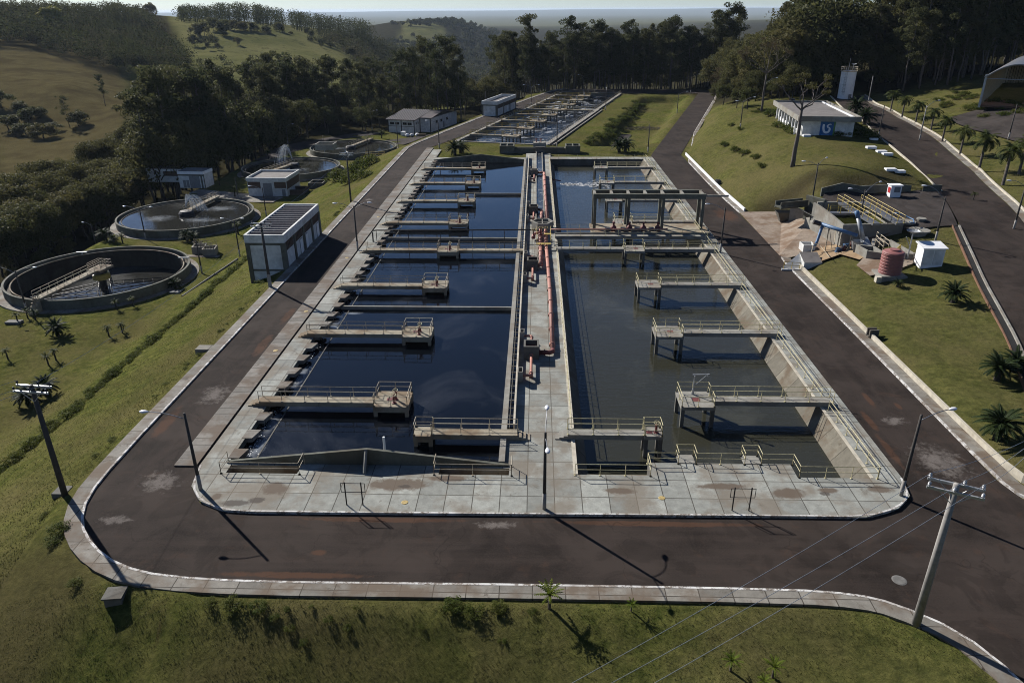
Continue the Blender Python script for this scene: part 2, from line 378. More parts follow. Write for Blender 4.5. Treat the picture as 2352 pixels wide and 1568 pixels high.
M['w_left'] = m_water('settling water', (.0030,.0040,.0060), .03, .9, film_sheen=.8, scum_sheen=[(-21.4,47.6,.8,2.8),(-21.5,52,.6,2.6),(-21.6,60,.5,4),(-21.5,72,.7,4),(-20.4,75.6,1.6,.5),(-14,98.9,8,.3)])
M['w_right'] = m_water('grey water', (.028,.028,.020), .13, 1.4, stretch=(.45,1.4,1), film_sheen=.3)
M['w_aer'] = m_water('aerated water', (.012,.014,.016), .5, .8, foam=.95, foam_scale=.22, rough=.12)
M['w_clar'] = m_water('clarifier water', (.022,.022,.020), .06, .9, film_sheen=.9, scum_sheen=[(-66,149,5,3),(-75,141,4,3.5),(-66,140,5,2.5),(-63,103,4.5,2.5),(-68,100.5,5,2),(-60,222,4,3),(-62,190,5,3)])  # pale patches paint silvery sky reflection, with some foam, into the water
M['w_chan'] = m_water('channel water', (.03,.035,.04), .4, 1.5, foam=.5, foam_scale=.8)
M['w_green'] = m_water('green water', (.02,.022,.004), .05, 1)
M['foam'] = m_plain('white foam', (.55,.56,.57), .7, .2, 5)
def m_spray():
    t = NT('water spray'); t.col((.8,.83,.86)).rough(.4, .3); t.b.inputs['Alpha'].default_value = .16; return t.m
M['spray'] = m_spray()
# ------------------------------------------------------------------ terrain
EU = Vector((.969, -.247)); EV = Vector((.247, .969)); EO = Vector((-19.8, 191.7))     # frame of the aeration basin
def A(u, v, z=0.0):
    p = EO + EU*u + EV*v; return Vector((p.x, p.y, z))
KERB = [(-30.9,181.3),(-30.9,150),(-30.9,120),(-30.9,90),(-30.9,60),(-30.95,45),(-30.66,40.8),(-29.5,38.0),(-27.5,35.8),(-24.9,34.1),(-21.8,33.25),(-16.2,32.95),(-6,33.05),(0,33.1),(14.8,33.1),(18.4,32.8),(20.3,32.15),(22.9,30.2),(24.35,27.1),(25,22)]
FAR_L = [(-30.9,181.3),(-29.4,190),(-8.0,269.8),(1,300),(7.5,319.9),(12,326)]
def offset(line, d):
    out = []
    for i, p in enumerate(line):
        a = Vector(line[max(i-1,0)]); b = Vector(line[min(i+1,len(line)-1)])
        t = (b-a).normalized(); n = Vector((-t.y, t.x)); out.append((p[0]+n.x*d, p[1]+n.y*d))
    return out
SIDE = offset(KERB, -1.15)
PLAT = offset(FAR_L, 1.6)[::-1][:-1] + SIDE + [(52,22),(56,41),(47,43.2),(38.4,45.0),(36.2,43.0),(34.2,46),(34.0,92),(34.0,98),(34.4,120),(34.0,140),(34.0,172.3),(44,208),(57,255),(70.5,301.5),(74,322),(60,327)]
PLATn = np.array(PLAT)
def inside(px, py, poly):
    r = np.zeros(px.shape, bool); n = len(poly)
    for i in range(n):
        x0, y0 = poly[i]; x1, y1 = poly[(i+1) % n]
        c = ((y0 > py) != (y1 > py))
        with np.errstate(divide='ignore', invalid='ignore'):
            r ^= c & (px < (x1-x0)*(py-y0)/((y1-y0) if y1 != y0 else 1e-9)+x0)
    return r
def dist(px, py, poly, closed=True):
    d = np.full(px.shape, 1e9); n = len(poly)
    for i in range(n if closed else n-1):
        ax, ay = poly[i]; bx, by = poly[(i+1) % n]; ex, ey = bx-ax, by-ay
        t = np.clip(((px-ax)*ex+(py-ay)*ey)/(ex*ex+ey*ey+1e-12), 0, 1)
        d = np.minimum(d, np.hypot(px-ax-t*ex, py-ay-t*ey))
    return d
def sstep(x): x = np.clip(x, 0, 1); return x*x*(3-2*x)
def tps(pts, vals, smooth=1e-3):
    P = np.array(pts, float); n = len(P)
    def k(r2): return np.where(r2 > 0, r2*np.log(r2+1e-12), 0)
    D = ((P[:,None]-P[None])**2).sum(-1); L = np.zeros((n+3, n+3)); L[:n,:n] = k(D)+smooth*np.eye(n)
    L[:n,n] = 1; L[:n,n+1:] = P; L[n,:n] = 1; L[n+1:,:n] = P.T
    w_ = np.linalg.solve(L, np.r_[vals, 0, 0, 0])
    def f(x, y):
        s = w_[n]+w_[n+1]*x+w_[n+2]*y
        for i in range(n): s = s+w_[i]*k((x-P[i,0])**2+(y-P[i,1])**2)
        return s
    return f
UR_L = [(38.5,45,.25),(45.2,62.8,1.4),(48.4,73,2.1),(52.1,84.7,3.1),(56.1,96.4,4.0),(62.5,114.2,4.7),(64.7,126.4,5.4),(66.3,138.5,6.4),(67.8,149,7.1),(69.8,161.5,7.8),(71.5,172,8.3),(75,192,8.5),(80,212,8.6)]
UR_R = [(46.5,42.5,.25),(52.5,60.5,1.4),(57.5,76,2.6),(61.5,88,3.6),(64.9,97.2,4.2),(69.1,111.5,4.8),(72.8,126.6,5.6),(75.7,140.2,6.5),(77.8,150,7.1),(79.1,158,7.4),(79.9,171,8.1),(82.5,192,8.5),(88,212,8.6)]
rp = [(34.2,45,.4),(34.2,60,.5),(34.2,75,.5),(34.1,90,.5),(34,98,0),(38,100,.1),(40.5,119,.2),(34.2,120,.1),(38,110,.1),(40,105,.6),
      (33.8,130,.3),(33.8,150,.3),(33.8,170,.3),(49,130,6.3),(42,150,4.0),(49,149,7.0),(43,165,4.6),(50,165,7.2),(54,148,7.5),(61,148,7.5),(55,160,7.5),(62,165,7.5),(55,178,7.5),(66,180,7.7),
      (44.5,114.2,4.15),(50.5,114.9,4.2),(55.7,116.1,4.2),(58.3,115.2,4.25),(63.2,116.0,4.7),(44.2,116.5,4.7),(50.5,117.4,5.0),(56,118.4,5.1),(59,119.5,5.1),(44,123,5.2),(50,123.5,6.6),(56,124,6.9),(58.5,125,6.7),(40,127,3.0),(44,136,5.3),(51,138,6.9),(56,97.5,4.1),(52,97,3.9),(47,108,3.9),(41,178,3.4),(46,200,4.5),(60,205,7.7),(72,215,8.2),(42.5,200,.3),(52,236,.3),(61,268,.3),(70,300,.3),(60,236,4),(70,240,7.5),(72,275,4),(82,296,5),
      (41,80,1.3),(44,92,2.6),(49,104,4.0),(56,108,4.2),(42,62,.9),(40,52,.5),
      (80,100,7),(88,125,8.5),(92,150,10.5),(96,180,11.5),(102,220,12),(72,62,4),(95,80,9),(112,110,11.5),(122,150,12),(132,200,13),(112,250,12.5),(140,300,14),(95,300,9.5),(50,42,.2),(60,40,1),(90,45,5),(130,60,11),(80,330,2),(100,345,8),(122,219,13),(111,212,12),(80,215,8.2)]
rp += UR_L + UR_R
fR = tps([p[:2] for p in rp], [p[2] for p in rp], .5)
# far land : survey points (photo x, photo y, level)
fp = [(20,300,-13),(150,285,-12),(290,262,-12),(0,205,-5),(150,195,-3),(300,200,-8),(60,330,-14),(330,330,-14),
      (980,44,9),(1060,47,4),(930,60,0),(1000,80,-15),(1100,62,-10),(1140,90,-45),(1120,130,-60),(1000,130,-50),(930,140,-45),(900,180,-30),(1150,60,-60),(1250,90,-55),(1500,100,-50),(1350,140,-40),(1600,120,-30),
      (1300,50,-75),(1000,40,-75),(1700,45,-70),(2000,60,-20),(1900,45,-40),(1250,38,-80),(1600,36,-80)]
# (photo x, distance, level)
fd = [(0,468,8),(285,375,-2),(150,430,4),(200,600,9),(300,520,2.3),(0,640,18.5),(100,640,18.5),(-60,700,23),(0,720,24),(200,750,24.5),(350,800,24.5),(420,850,23.5),(480,900,22.5),(560,900,21),(640,900,19),(720,950,14),(800,1000,6),(860,1050,-2),
      (600,750,16),(700,750,8.8),(520,720,14),(620,640,2.5),(600,560,-3.7),(560,480,-7),(430,460,-5.7),(420,560,-.3),(400,680,9),(460,800,19.5),(820,640,-9),(760,520,-12),(850,560,-15),(860,800,-10),(900,760,-22),
      (0,1500,2),(300,1500,2),(600,1500,-6),(800,1500,-20),(300,2500,-40),(700,2500,-60),(-60,2500,-40)]
fw_pts = []
for x, y, z in fp:
    p = U(x, y, z); fw_pts.append((p.x, p.y, z))
for x, r_, z in fd:
    d = fw+rt*((x-CX)/F)-up*((200-CY)/F); q = Vector((d.x, d.y)).normalized()*r_; fw_pts.append((q.x, q.y, z))
for x, y, z in [(-110,60,-10),(-120,120,-12),(-125,180,-13),(-110,240,-11),(-90,300,-12),(-60,330,-11),(-30,340,-9),(0,345,-4),(30,345,-3),(60,345,-3),(100,350,8),(140,330,14),(170,300,15.5),(180,200,14.5),(150,120,14),(150,60,12),(180,400,17),(120,420,9),(60,420,-12),(0,420,-18),(-60,420,-22),(250,500,20),(300,350,20),(200,700,5),(20,600,-35),(-150,80,-14),(-180,200,-16),(-90,0,-9),(0,-40,-5),(100,0,4),(150,0,8)]:
    fw_pts.append((x, y, z))
for ang in (-70,-40,-20,0,20,45,70):
    for rr, z in ((6000,-80),(14000,-75)):
        fw_pts.append((rr*math.sin(R(ang)), rr*math.cos(R(ang)), z))
def warp(x, y):
    r = np.hypot(x, y+30)+1; return np.arctan2(x, y+30)*3.0, np.log(r)
fx = np.array([warp(p[0], p[1]) for p in fw_pts]); fF = tps(fx, [p[2] for p in fw_pts], .02)
def ridge(x, y):
    r = np.hypot(x, y); a = np.arctan2(x, y)
    return sstep((r-15000)/9000)*(84+14*np.sin(a*9+1)+7*np.sin(a*31)+ (a>0.0)*38*sstep(a/.35))
def field_dist(x, y):
    return dist(x, y, FIELD), inside(x, y, FIELD)
FIELD = [(12.5,184),(24,183),(31,190),(58.5,296),(50,300),(39.5,297)]
def smooth_noise(x, y, s, seed=0):
    return (np.sin(x/s+seed)*np.cos(y/s*1.3-seed*2)+np.sin((x+y)/s*.7+seed*3)*.7+np.sin((x*.6-y)/s*1.9+seed)*.4)/2.1
def height(x, y, sheet=False):
    x = np.asarray(x, float); y = np.asarray(y, float)
    zf = fF(*warp(x, y)) + ridge(x, y)
    ins = inside(x, y, PLAT); d = dist(x, y, PLAT)
    left = np.minimum(1, d/20.5)*-8
    k = 1-sstep((x+8)/20); front = -np.minimum(8, np.maximum(0, d-.9)*(.10+.32*k)+.02)
    wl = sstep((y-34)/10)*(x < -20)
    bank = np.where(x < -20, left*wl+(1-wl)*(front*.5+left*.5)*1.05, front)
    low = np.where(x < -80, -8-.10*np.maximum(0, -94-x), 0)
    bank = np.where((x < -60), np.minimum(bank, -8)+low+8*0, bank)
    zr = fR(x, y); right = zr*sstep(d/2.5)
    back = -.12*d
    wr = (x > 30) & (y < 322-0.0*x)
    z = np.where(wr, right, bank+.15*(1-sstep((d-.6)/2.2)))
    bk = (y > 300) & (x < 75) & (d > 0) & (x > -5)
    z = np.where(bk, back, z)
    # near / far weight
    m = np.minimum.reduce([(x+128)/25, (128-x)/25, (345-y)/25, (y-2)/15]); wn = sstep(m)
    z = z*wn+zf*(1-wn)
    fd, fi = field_dist(x, y)
    rough = sstep((x-36)/6)*sstep((y-118)/8)*(1-sstep((y-300)/20)); z = z+np.where(~ins & wr & (x < 74), rough*(smooth_noise(x, y, 4.5, 7)*.28+smooth_noise(x, y, 10, 3)*.35), 0)
    z = np.where(ins, np.where(fi, -2.4*sstep(fd/4.5), 0.0), z)
    return z
def hit(px, py):
    """first ground point seen at photo points (arrays)"""
    px = np.asarray(px, float); py = np.asarray(py, float)
    D = np.array(fw)[None]+np.array(rt)[None]*((px-CX)/F)[:,None]-np.array(up)[None]*((py-CY)/F)[:,None]; D /= np.hypot(D[:,0], D[:,1])[:,None]
    out = np.full(len(px), 5000.0); done = np.zeros(len(px), bool); prev = 40.0
    for t in np.geomspace(40, 4000, 150):
        z = height(D[:,0]*t, D[:,1]*t); h = (H+D[:,2]*t < z) & ~done; out[h] = (t+prev)/2; done |= h; prev = t
    return D[:,0]*out, D[:,1]*out, out, D
def hz(x, y): return float(height(np.array([float(x)]), np.array([float(y)]))[0])

def ground_mesh(name, X, Y, Z, faces, kindcol):
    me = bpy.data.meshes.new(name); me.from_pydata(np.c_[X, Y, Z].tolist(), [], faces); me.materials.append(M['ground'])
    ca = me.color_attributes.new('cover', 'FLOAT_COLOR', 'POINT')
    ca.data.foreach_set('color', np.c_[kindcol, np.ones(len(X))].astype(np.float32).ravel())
    me.polygons.foreach_set('use_smooth', [True]*len(me.polygons))
    o = bpy.data.objects.new(name, me); col.objects.link(o); return struct(o)
LEFT_POLY = [(-400,20),(-97,60),(-95,119),(-95,170),(-88,215),(-72,246),(-52,266),(-35,292),(-8,300),(8,328),(80,330),(110,420),(-200,500)]
BROWN_PX = [(-60,330),(0,107),(60,112),(150,140),(290,178),(300,240),(290,262),(150,290),(40,300)]
BROWN = [tuple(U(x, y, -4)[:2]) for x, y in BROWN_PX]
PAST_PX = [(352,36),(420,33),(470,44),(560,58),(700,70),(740,95),(800,115),(848,140),(846,170),(700,190),(430,165),(445,150),(400,110),(380,80),(350,60)]
PAST = [tuple(U(x, y, -2)[:2]) for x, y in PAST_PX]
PAST2_PX = [(905,80),(940,62),(1010,66),(1080,78),(1050,90),(960,98),(910,95)]
PAST2 = [tuple(U(x, y, -8)[:2]) for x, y in PAST2_PX]
FOREST_R = [(60,232),(73,236),(86,222),(97,205),(108,218),(128,222),(200,215),(300,200),(300,700),(60,700),(60,330)]
def cover(x, y):
    c = np.zeros((len(x), 3)); n = smooth_noise(x, y, 6, 1)*2
    fl = sstep((inside(x, y, LEFT_POLY)*2-1)*dist(x, y, LEFT_POLY)/4+.5)
    fl = np.maximum(fl, sstep((inside(x, y, FOREST_R)*2-1)*dist(x, y, FOREST_R)/5+.5+n*.1))
    far = (np.hypot(x, y) > 560); fl = np.where(far, 1, fl)
    for poly, ch in ((BROWN, 0), (PAST, 2), (PAST2, 2)):
        k = sstep((inside(x, y, poly)*2-1)*(dist(x, y, poly)+n)/10+.5)
        fl *= 1-k
        c[:, ch] = np.maximum(c[:, ch], k)
    r = np.hypot(x, y); k = sstep((r-3000)/3000); c[:, 2] = np.maximum(c[:, 2], k*.6); fl = np.where(r > 3000, fl*(1-.5*k), fl)
    # dry patches of the mown banks; shaded slopes darkened in colour
    k = sstep((-24-x)/4)*sstep((40-y)/6); c[:, 0] = np.maximum(c[:, 0], .75*k)
    k = sstep((x-30)/3)*.30; c[:, 0] = np.maximum(c[:, 0], k*(y < 240))
    k = sstep((x-78)/8)*sstep((150-y)/30)*.6; c[:, 0] = np.maximum(c[:, 0], k)
    k = sstep((x-35)/3)*sstep((63-x)/3)*sstep((y-115.5)/1.5)*sstep((125.5-y)/4)*sstep(.75+smooth_noise(x, y, 2.6, 9)*.6); c[:, 0] = np.maximum(c[:, 0], k); c[:, 1] = np.maximum(c[:, 1], k*.45)  # brown patch, darkened too for the shade on this slope
    k = sstep(1-np.hypot((x-39)/6, (y-136)/9))*sstep(.5+smooth_noise(x, y, 3, 2)); c[:, 0] = np.maximum(c[:, 0], k*.7)
    k = sstep(1-np.abs(smooth_noise(x, y, 9, 4)-.2)*3)*.35; c[:, 0] = np.maximum(c[:, 0], k*(y < 330)*(r < 330))
    k = sstep((32.5-y)/3)*(1-sstep((x-2)/14))*.12; c[:, 1] = np.maximum(c[:, 1], k)  # shade of the front bank, sloping away from the sun, painted in
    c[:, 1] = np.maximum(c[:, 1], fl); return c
def near_ground():
    xs = np.r_[np.arange(-150, -90, 2.0), np.arange(-90, 64, 1.0), np.arange(64, 150.1, 2.0)]
    ys = np.r_[np.arange(6, 240, 1.0), np.arange(240, 352.1, 1.5)]
    X, Y = np.meshgrid(xs, ys); nx, ny = len(xs), len(ys); x = X.ravel(); y = Y.ravel()
    z = height(x, y)
    ins = inside(x, y, PLAT)
    grass = ~ins
    z = z-.06+np.where(grass, smooth_noise(x, y, 2.3, 2)*.10+smooth_noise(x, y, 7, 5)*.12, 0)*sstep(dist(x, y, PLAT)/3)
    HOLES = [(-22.6,-1.0,43,167.6), (1.6,25.5,43,167.6)]
    def hole(cx, cy):
        for a, b, c, d in HOLES:
            if a < cx < b and c < cy < d: return True
        u = (cx-EO.x)*EU.x+(cy-EO.y)*EU.y; v = (cx-EO.x)*EV.x+(cy-EO.y)*EV.y
        if -.2 < u < 24.5 and .5 < v < 124: return True
        for c, r in CLAR:
            if math.hypot(cx-c[0], cy-c[1]) < r-.05: return True
        return False
    fs = []
    for j in range(ny-1):
        for i in range(nx-1):
            if hole((xs[i]+xs[i+1])/2, (ys[j]+ys[j+1])/2): continue
            k = j*nx+i; fs.append((k, k+1, k+nx+1, k+nx))
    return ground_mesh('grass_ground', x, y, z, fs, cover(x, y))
CLAR = [((-68.4,107.8), 13.2), ((-70.4,143.6), 13.0), ((-64.2,193.0), 12.6), ((-54.6,223.0), 12.8)]
near_ground()
def far_ground():
    az = np.radians(np.linspace(-62, 62, 300)); rr = np.geomspace(60, 30000, 230)
    Az, Rr = np.meshgrid(az, rr); x = (Rr*np.sin(Az)).ravel(); y = (Rr*np.cos(Az)).ravel()
    z = height(x, y)
    inr = (x > -149) & (x < 149) & (y > 7) & (y < 351)
    r_ = np.hypot(x, y)
    z = np.where(inr, z-1.2, z)+sstep((r_-350)/300)*(smooth_noise(x, y, 60, 3)*3)
    na = len(az); keep = ~((x > -142) & (x < 142) & (y > 14) & (y < 344)); fs = []
    for j in range(len(rr)-1):
        for i in range(na-1):
            k = j*na+i
            if keep[k] or keep[k+1] or keep[k+na] or keep[k+na+1]: fs.append((k, k+1, k+na+1, k+na))
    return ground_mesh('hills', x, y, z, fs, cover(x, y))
far_ground()
# ------------------------------------------------------------------ roads and paving
def road_poly():
    outer = KERB + [(52,22),(56,40.5),(47,43.0),(38.6,45.2),(37.2,42.2),(36.5,40.8),(34.3,41.4),(33.3,42.1),(32.8,44.3),(32.8,92.5),(33.3,97.5),(33.3,119.8),(32.9,135),(33.3,172.4),(27.4,175.3),(26.3,171)]
    inner = [(26.2,166),(26.1,44.2),(25.7,42.1),(24.3,40.7),(21.8,39.7),(16.8,39.7),(0,39.5),(-18.4,39.3),(-20.7,39.45),(-22.7,40.4),(-24,42.1),(-24.5,44.7),(-24.5,178),(-26,181.3)]
    return outer + inner
mb = MB(); mb.sheet([road_poly()], .0)
mb.sheet([[(-30.9,181.3),(-26,181.3),(-22.6,190.5),(-.9,262),(8.5,300),(13,313),(34.5,306.5),(64,306.4),(70,301.6),(74,312),(66,322),(40,324),(14,327),(7.5,320),(1,300),(-8,269.8),(-29.4,190)]], .004)
mb.sheet([[(27.4,175.3),(33.3,172.4),(70,301.6),(64,306.6)]], .008)
struct(mb.build('service_road', M['asphalt']))
def smooth_line(l, it=2):
    for _ in range(it):
        o = [l[0]]
        for a, b in zip(l[:-1], l[1:]): o += [(a[0]*.75+b[0]*.25, a[1]*.75+b[1]*.25), (a[0]*.25+b[0]*.75, a[1]*.25+b[1]*.75)]
        l = o+[l[-1]]
    return l
def drape(name, L, Rr, mat, lift=.06, n=6):
    """a strip laid on the ground between two edge lines"""
    def res(l):
        out = []
        for a, b in zip(l[:-1], l[1:]):
            d = math.hypot(b[0]-a[0], b[1]-a[1]); k = max(1, int(d/2.5))
            out += [(a[0]+(b[0]-a[0])*i/k, a[1]+(b[1]-a[1])*i/k) for i in range(k)]
        return out+[tuple(l[-1][:2])]
    def even(l, m):
        l = res(l); s = [0]
        for a, b in zip(l[:-1], l[1:]): s.append(s[-1]+math.hypot(b[0]-a[0], b[1]-a[1]))
        t = np.linspace(0, s[-1], m); return np.c_[np.interp(t, s, [p[0] for p in l]), np.interp(t, s, [p[1] for p in l])]
    m = max(len(res(L)), len(res(Rr))); a = even(L, m); b = even(Rr, m)
    f = np.linspace(0, 1, n+1)
    P = a[:,None]*(1-f)[None,:,None]+b[:,None]*f[None,:,None]
    Z = np.maximum.reduce([height(P[...,0].ravel()+dx, P[...,1].ravel()+dy) for dx, dy in ((0,0),(.7,0),(-.7,0),(0,.7),(0,-.7))]).reshape(m, n+1)+lift
    mb = MB(); mb.v = [(float(P[i,j,0]), float(P[i,j,1]), float(Z[i,j])) for i in range(m) for j in range(n+1)]
    w_ = n+1; mb.f = [(i*w_+j, i*w_+j+1, (i+1)*w_+j+1, (i+1)*w_+j) for i in range(m-1) for j in range(n)]
    return mb, P, Z
mb, P_, Z_ = drape('', smooth_line([p[:2] for p in UR_L],2), smooth_line([p[:2] for p in UR_R],2), None, .05, 8); struct(mb.build('upper_road', M['asphalt'], None, True))
YP2, YP3, YP0 = U(2080,514,4.5), U(1992,462,4.7), U(1872,461,4.7)
mb, _, _ = drape('', [YP2[:2], YP3[:2], (50.8,114.6)], [(56.0,96.8),(58.9,104.5),(62.4,114.4),(63.2,116.2)], None, .065, 14); struct(mb.build('parking_yard', M['asphalt2'], None, True))
mb, _, _ = drape('', [YP0[:2], YP3[:2]], [(44.6,114.1),(50.8,114.6)], None, .045, 6); struct(mb.build('parking_yard', M['asphalt2'], None, True))
LR_O = [(-93,60),(-92.8,119),(-92.8,147),(-92.3,176),(-88,216),(-75,241),(-60,262)]; LR_I = [(-87,60),(-87,125),(-86,146),(-81.5,186),(-67.5,242),(-58,252),(-52,258.5)]
mb, _, _ = drape('', LR_O, LR_I, None, .06, 6); struct(mb.build('lower_road', M['asphalt2'], None, True))
mb, _, _ = drape('', [(-52,240),(-33,256),(-27.5,290)], [(-36.5,232),(-24,252),(-20,288)], None, .07, 6); struct(mb.build('house_yard', M['asphalt2'], None, True))
mb, _, _ = drape('', [(-82,160.5),(-58,158.5)], [(-80,171.5),(-57,163.5)], None, .07, 6); struct(mb.build('lower_yard', M['side'], None, True))
HY = [[tuple(U(x, y, 11.6)[:2]) for x, y in l] for l in (((2189,244),(2246,242),(2380,245)),((2189,247),(2236,262),(2380,292)))]
mb, _, _ = drape('', HY[1], HY[0], None, .08, 14); struct(mb.build('hangar_yard', M['asphalt2'], None, True))
# outer kerb and footpath
def ribbon(mb, l0, l1, z0, z1=None):
    k = len(mb.v); z1 = z0 if z1 is None else z1
    for a, b in zip(l0, l1): mb.v += [(a[0], a[1], z0), (b[0], b[1], z1)]
    for i in range(len(l0)-1): mb.f.append((k+2*i, k+2*i+1, k+2*i+3, k+2*i+2))
def dense(l, d=1.2):
    out = []
    for a, b in zip(l[:-1], l[1:]):
        n = max(1, int(math.hypot(b[0]-a[0], b[1]-a[1])/d)); out += [(a[0]+(b[0]-a[0])*i/n, a[1]+(b[1]-a[1])*i/n) for i in range(n)]
    return out+[l[-1]]
def kerb(name, line, wd, path_w, pmat, zk=.13):
    k0 = dense(smooth_line(line, 1)); k1 = offset(k0, wd); k2 = offset(k0, wd+path_w) if path_w else None
    mb = MB(); ribbon(mb, k0, k1, zk); ribbon(mb, k0, k0, -.05, zk); struct(mb.build(name, M['kerb']))
    if path_w:
        mb = MB(); ribbon(mb, k1, k2, zk-.012); ribbon(mb, k2, k2, zk-.012, -.35); struct(mb.build('footpath', pmat))
kerb('kerb', KERB, -.16, -1.0, M['side'])
kerb('kerb', FAR_L[:], .16, .9, M['side'])
RK = [(36.3,40.9),(34.3,41.5),(33.3,42.2),(32.8,44.4),(32.8,70),(32.7,92.5),(33.0,95.5)]
kerb('kerb', RK[::-1], .16, 1.0, M['side'])
kerb('kerb', [(33.4,119.2),(32.9,135),(33.3,172.4),(70,301.6)][::-1], .16, .8, M['side'])
mb = MB(); mb.sheet([[(-26.45,44.7),(-24.78,44.7),(-24.78,181),(-26.45,181)]], .11); mb.skirt([(-26.45,44.7),(-24.78,44.7),(-24.78,181),(-26.45,181)], -.02, .11)
struct(mb.build('slab_strip', M['strip']))
mb = MB(); mb.sheet([[(33.0,96.2),(33.6,95),(40,96),(43,101),(42.5,110),(40.3,119.3),(33.4,119.6)]], lambda x, y: max(.03, hz(x, y)+.09)); struct(mb.build('concrete_apron', M['apron']))
# plaza with the two basins cut out
PLAZA = [(26.2,168.5),(26.2,166),(26.1,44.2),(25.7,42.1),(24.3,40.7),(21.8,39.7),(16.8,39.7),(0,39.5),(-18.4,39.3),(-20.7,39.45),(-22.7,40.4),(-24,42.1),(-24.5,44.7),(-24.5,178),(-22.5,178),(-22.5,167.8),(-2.2,167.8),(-2.2,173),(3.4,173),(3.4,168.5)]
LB = [(-22.5,45.25),(-2.1,45.25),(-2.1,164.6),(-22.5,164.6)]
RB = [(2.95,44.1),(8.4,44.1),(8.4,45.75),(9.7,45.75),(18.75,45.75),(18.75,44.1),(24.0,44.1),(24.0,166),(2.95,166)]
PITS = [[(-22.2,43.75),(-17.0,43.75),(-17.0,44.75),(-22.2,44.75)],[(-6.8,43.9),(-1.75,43.9),(-1.75,44.75),(-6.8,44.75)]]
ZP = .17
mb = MB(); mb.sheet([PLAZA, LB, RB]+PITS, ZP); struct(mb.build('plaza_pavement', M['pave']))
edge = PLAZA[2:13]; edge = smooth_line(edge, 1)
mb = MB(); e1 = offset(edge, -.14); ribbon(mb, edge, e1, ZP+.012); ribbon(mb, edge, edge, -.05, ZP+.012); struct(mb.build('kerb', M['kerb']))
mb = MB(); mb.skirt([(-24.5,178),(-24.5,44.7)], -.1, ZP, False); mb.build('drain_edge', M['concd'])['kind'] = 'structure'
for i, pt in enumerate(PITS):
    t = thing('sludge_pit', ['open rusty sludge pit in the pavement at the left foot of the gable wall','open rusty sludge pit in the pavement at the right foot of the gable wall'][i], 'pit', ((pt[0][0]+pt[1][0])/2, 44.2, 0), 0, 'sludge pits at the gable wall')
    mb = MB(); mb.skirt(pt[::-1], -1.2, ZP+.0); mb.sheet([pt], -1.1); mb.build('pit_wall', M['rust'], t)
    mb = MB(); y0, x0, x1 = pt[0][1]-.1, pt[0][0]-.3, pt[1][0]+.2
    mb.rail([(x0,45.1,ZP),(x0,y0,ZP),(x1,y0,ZP),(x1,45.0,ZP)], .95, 2.7); mb.build('railing', M['railr'], t)

# ------------------------------------------------------------------ left basin
zl, zr = -.35, -1.3
t = thing('settling_basin', 'long left settling basin of dark still water with stepped overflow slabs', 'basin', (-12,45,0))
mb = MB(); mb.skirt([LB[0],LB[3],LB[2],LB[1]][::-1][::-1], -3, ZP); mb.build('basin_wall', M['concg'], t)
mb = MB(); mb.box(-2.55,-2.1,45.3,164.5,-2,.42); mb.box(-2.1,-2.06,45.3,164.5,-.2,.30); mb.build('inner_wall', M['conc'], t)
# gable walls at both ends
def gable(y, base):
    b = MB(); pts = [(-22.6,.30),(-12.1,1.5),(-1.85,.30)]
    for (x0, h0), (x1, h1) in zip(pts[:-1], pts[1:]):
        P = [(x0,y,-1.5),(x1,y,-1.5),(x1,y+.22,-1.5),(x0,y+.22,-1.5),(x0,y,h0),(x1,y,h1),(x1,y+.22,h1),(x0,y+.22,h0)]
        k = len(b.v); b.v += P; b.f += [tuple(k+i for i in q) for q in ((4,5,6,7),(0,1,5,4),(1,2,6,5),(2,3,7,6),(3,0,4,7))]
    return b
gable(44.98, 0).build('gable_wall', M['concg'], t); gable(164.3, 0).build('gable_wall', M['concg'], t)
mb = MB(); mb.quad((-12.3,44.97,1.45),(-12.05,44.97,1.45),(-12.05,43.75,.12),(-12.3,43.75,.12)); mb.quad((-12.3,44.97,.1),(-12.3,43.75,.12),(-12.3,43.75,.1),(-12.3,44.97,1.45)) 
mb.box(-12.3,-12.05,43.75,44.97,.1,.2); mb.tube((-12.17,44.9,1.35),(-12.17,43.85,.2),.13,.13,4); mb.build('buttress', M['conc'], t)
mb = MB(); mb.tube((-11.0,45.9,-1),(-11.0,45.9,2.0),.09,.09,10); mb.build('white_pipe', M['whitep'], t)
y = 45.6; k = 0
while y < 163.5:
    b = MB(); P = [(-22.75,y),(-21.95,y),(-21.65,y+1.3),(-22.75,y+1.3)]; b.prism(P, -.16, ZP+.03)
    b.build('overflow_slab', M['strip'], t); y += 2.78
for yb, xa in ((76.8,-21.9),(104.3,-21.9),(132.9,-11.0),):
    b = MB(); b.box(xa,-2.6,yb-.13,yb+.13,-2,.05); b.build('baffle_wall', M['conc'], t)
b = MB(); b.box(-21.0,-20.9,46,164,-1,-.325); b.build('scum_board', M['concd'], t)
struct((lambda m: m.build('settling_water', M['w_left']))(MB().sheet([[(-22.55,44.9),(-2.3,44.9),(-2.3,164.4),(-22.55,164.4)]], zl)))
# effluent trough beside the walkway
t = thing('effluent_trough', 'narrow concrete effluent trough along the left edge of the centre walkway', 'trough', (-1.8,50,0))
mb = MB(); mb.box(-1.62,-1.46,49.9,167,.0,.80); mb.build('trough_wall', M['cream'], t)
mb = MB(); mb.box(-1.95,-1.9,49.9,167,.05,.52); 
for yy in np.arange(50.5,166,1.3): mb.box(-2.1,-1.62,yy,yy+.08,.40,.48)
mb.build('weir_plate', M['concd'], t)
struct(MB().sheet([[(-2.06,49.9),(-1.62,49.9),(-1.62,167),(-2.06,167)]], .25).build('trough_water', M['w_left']))

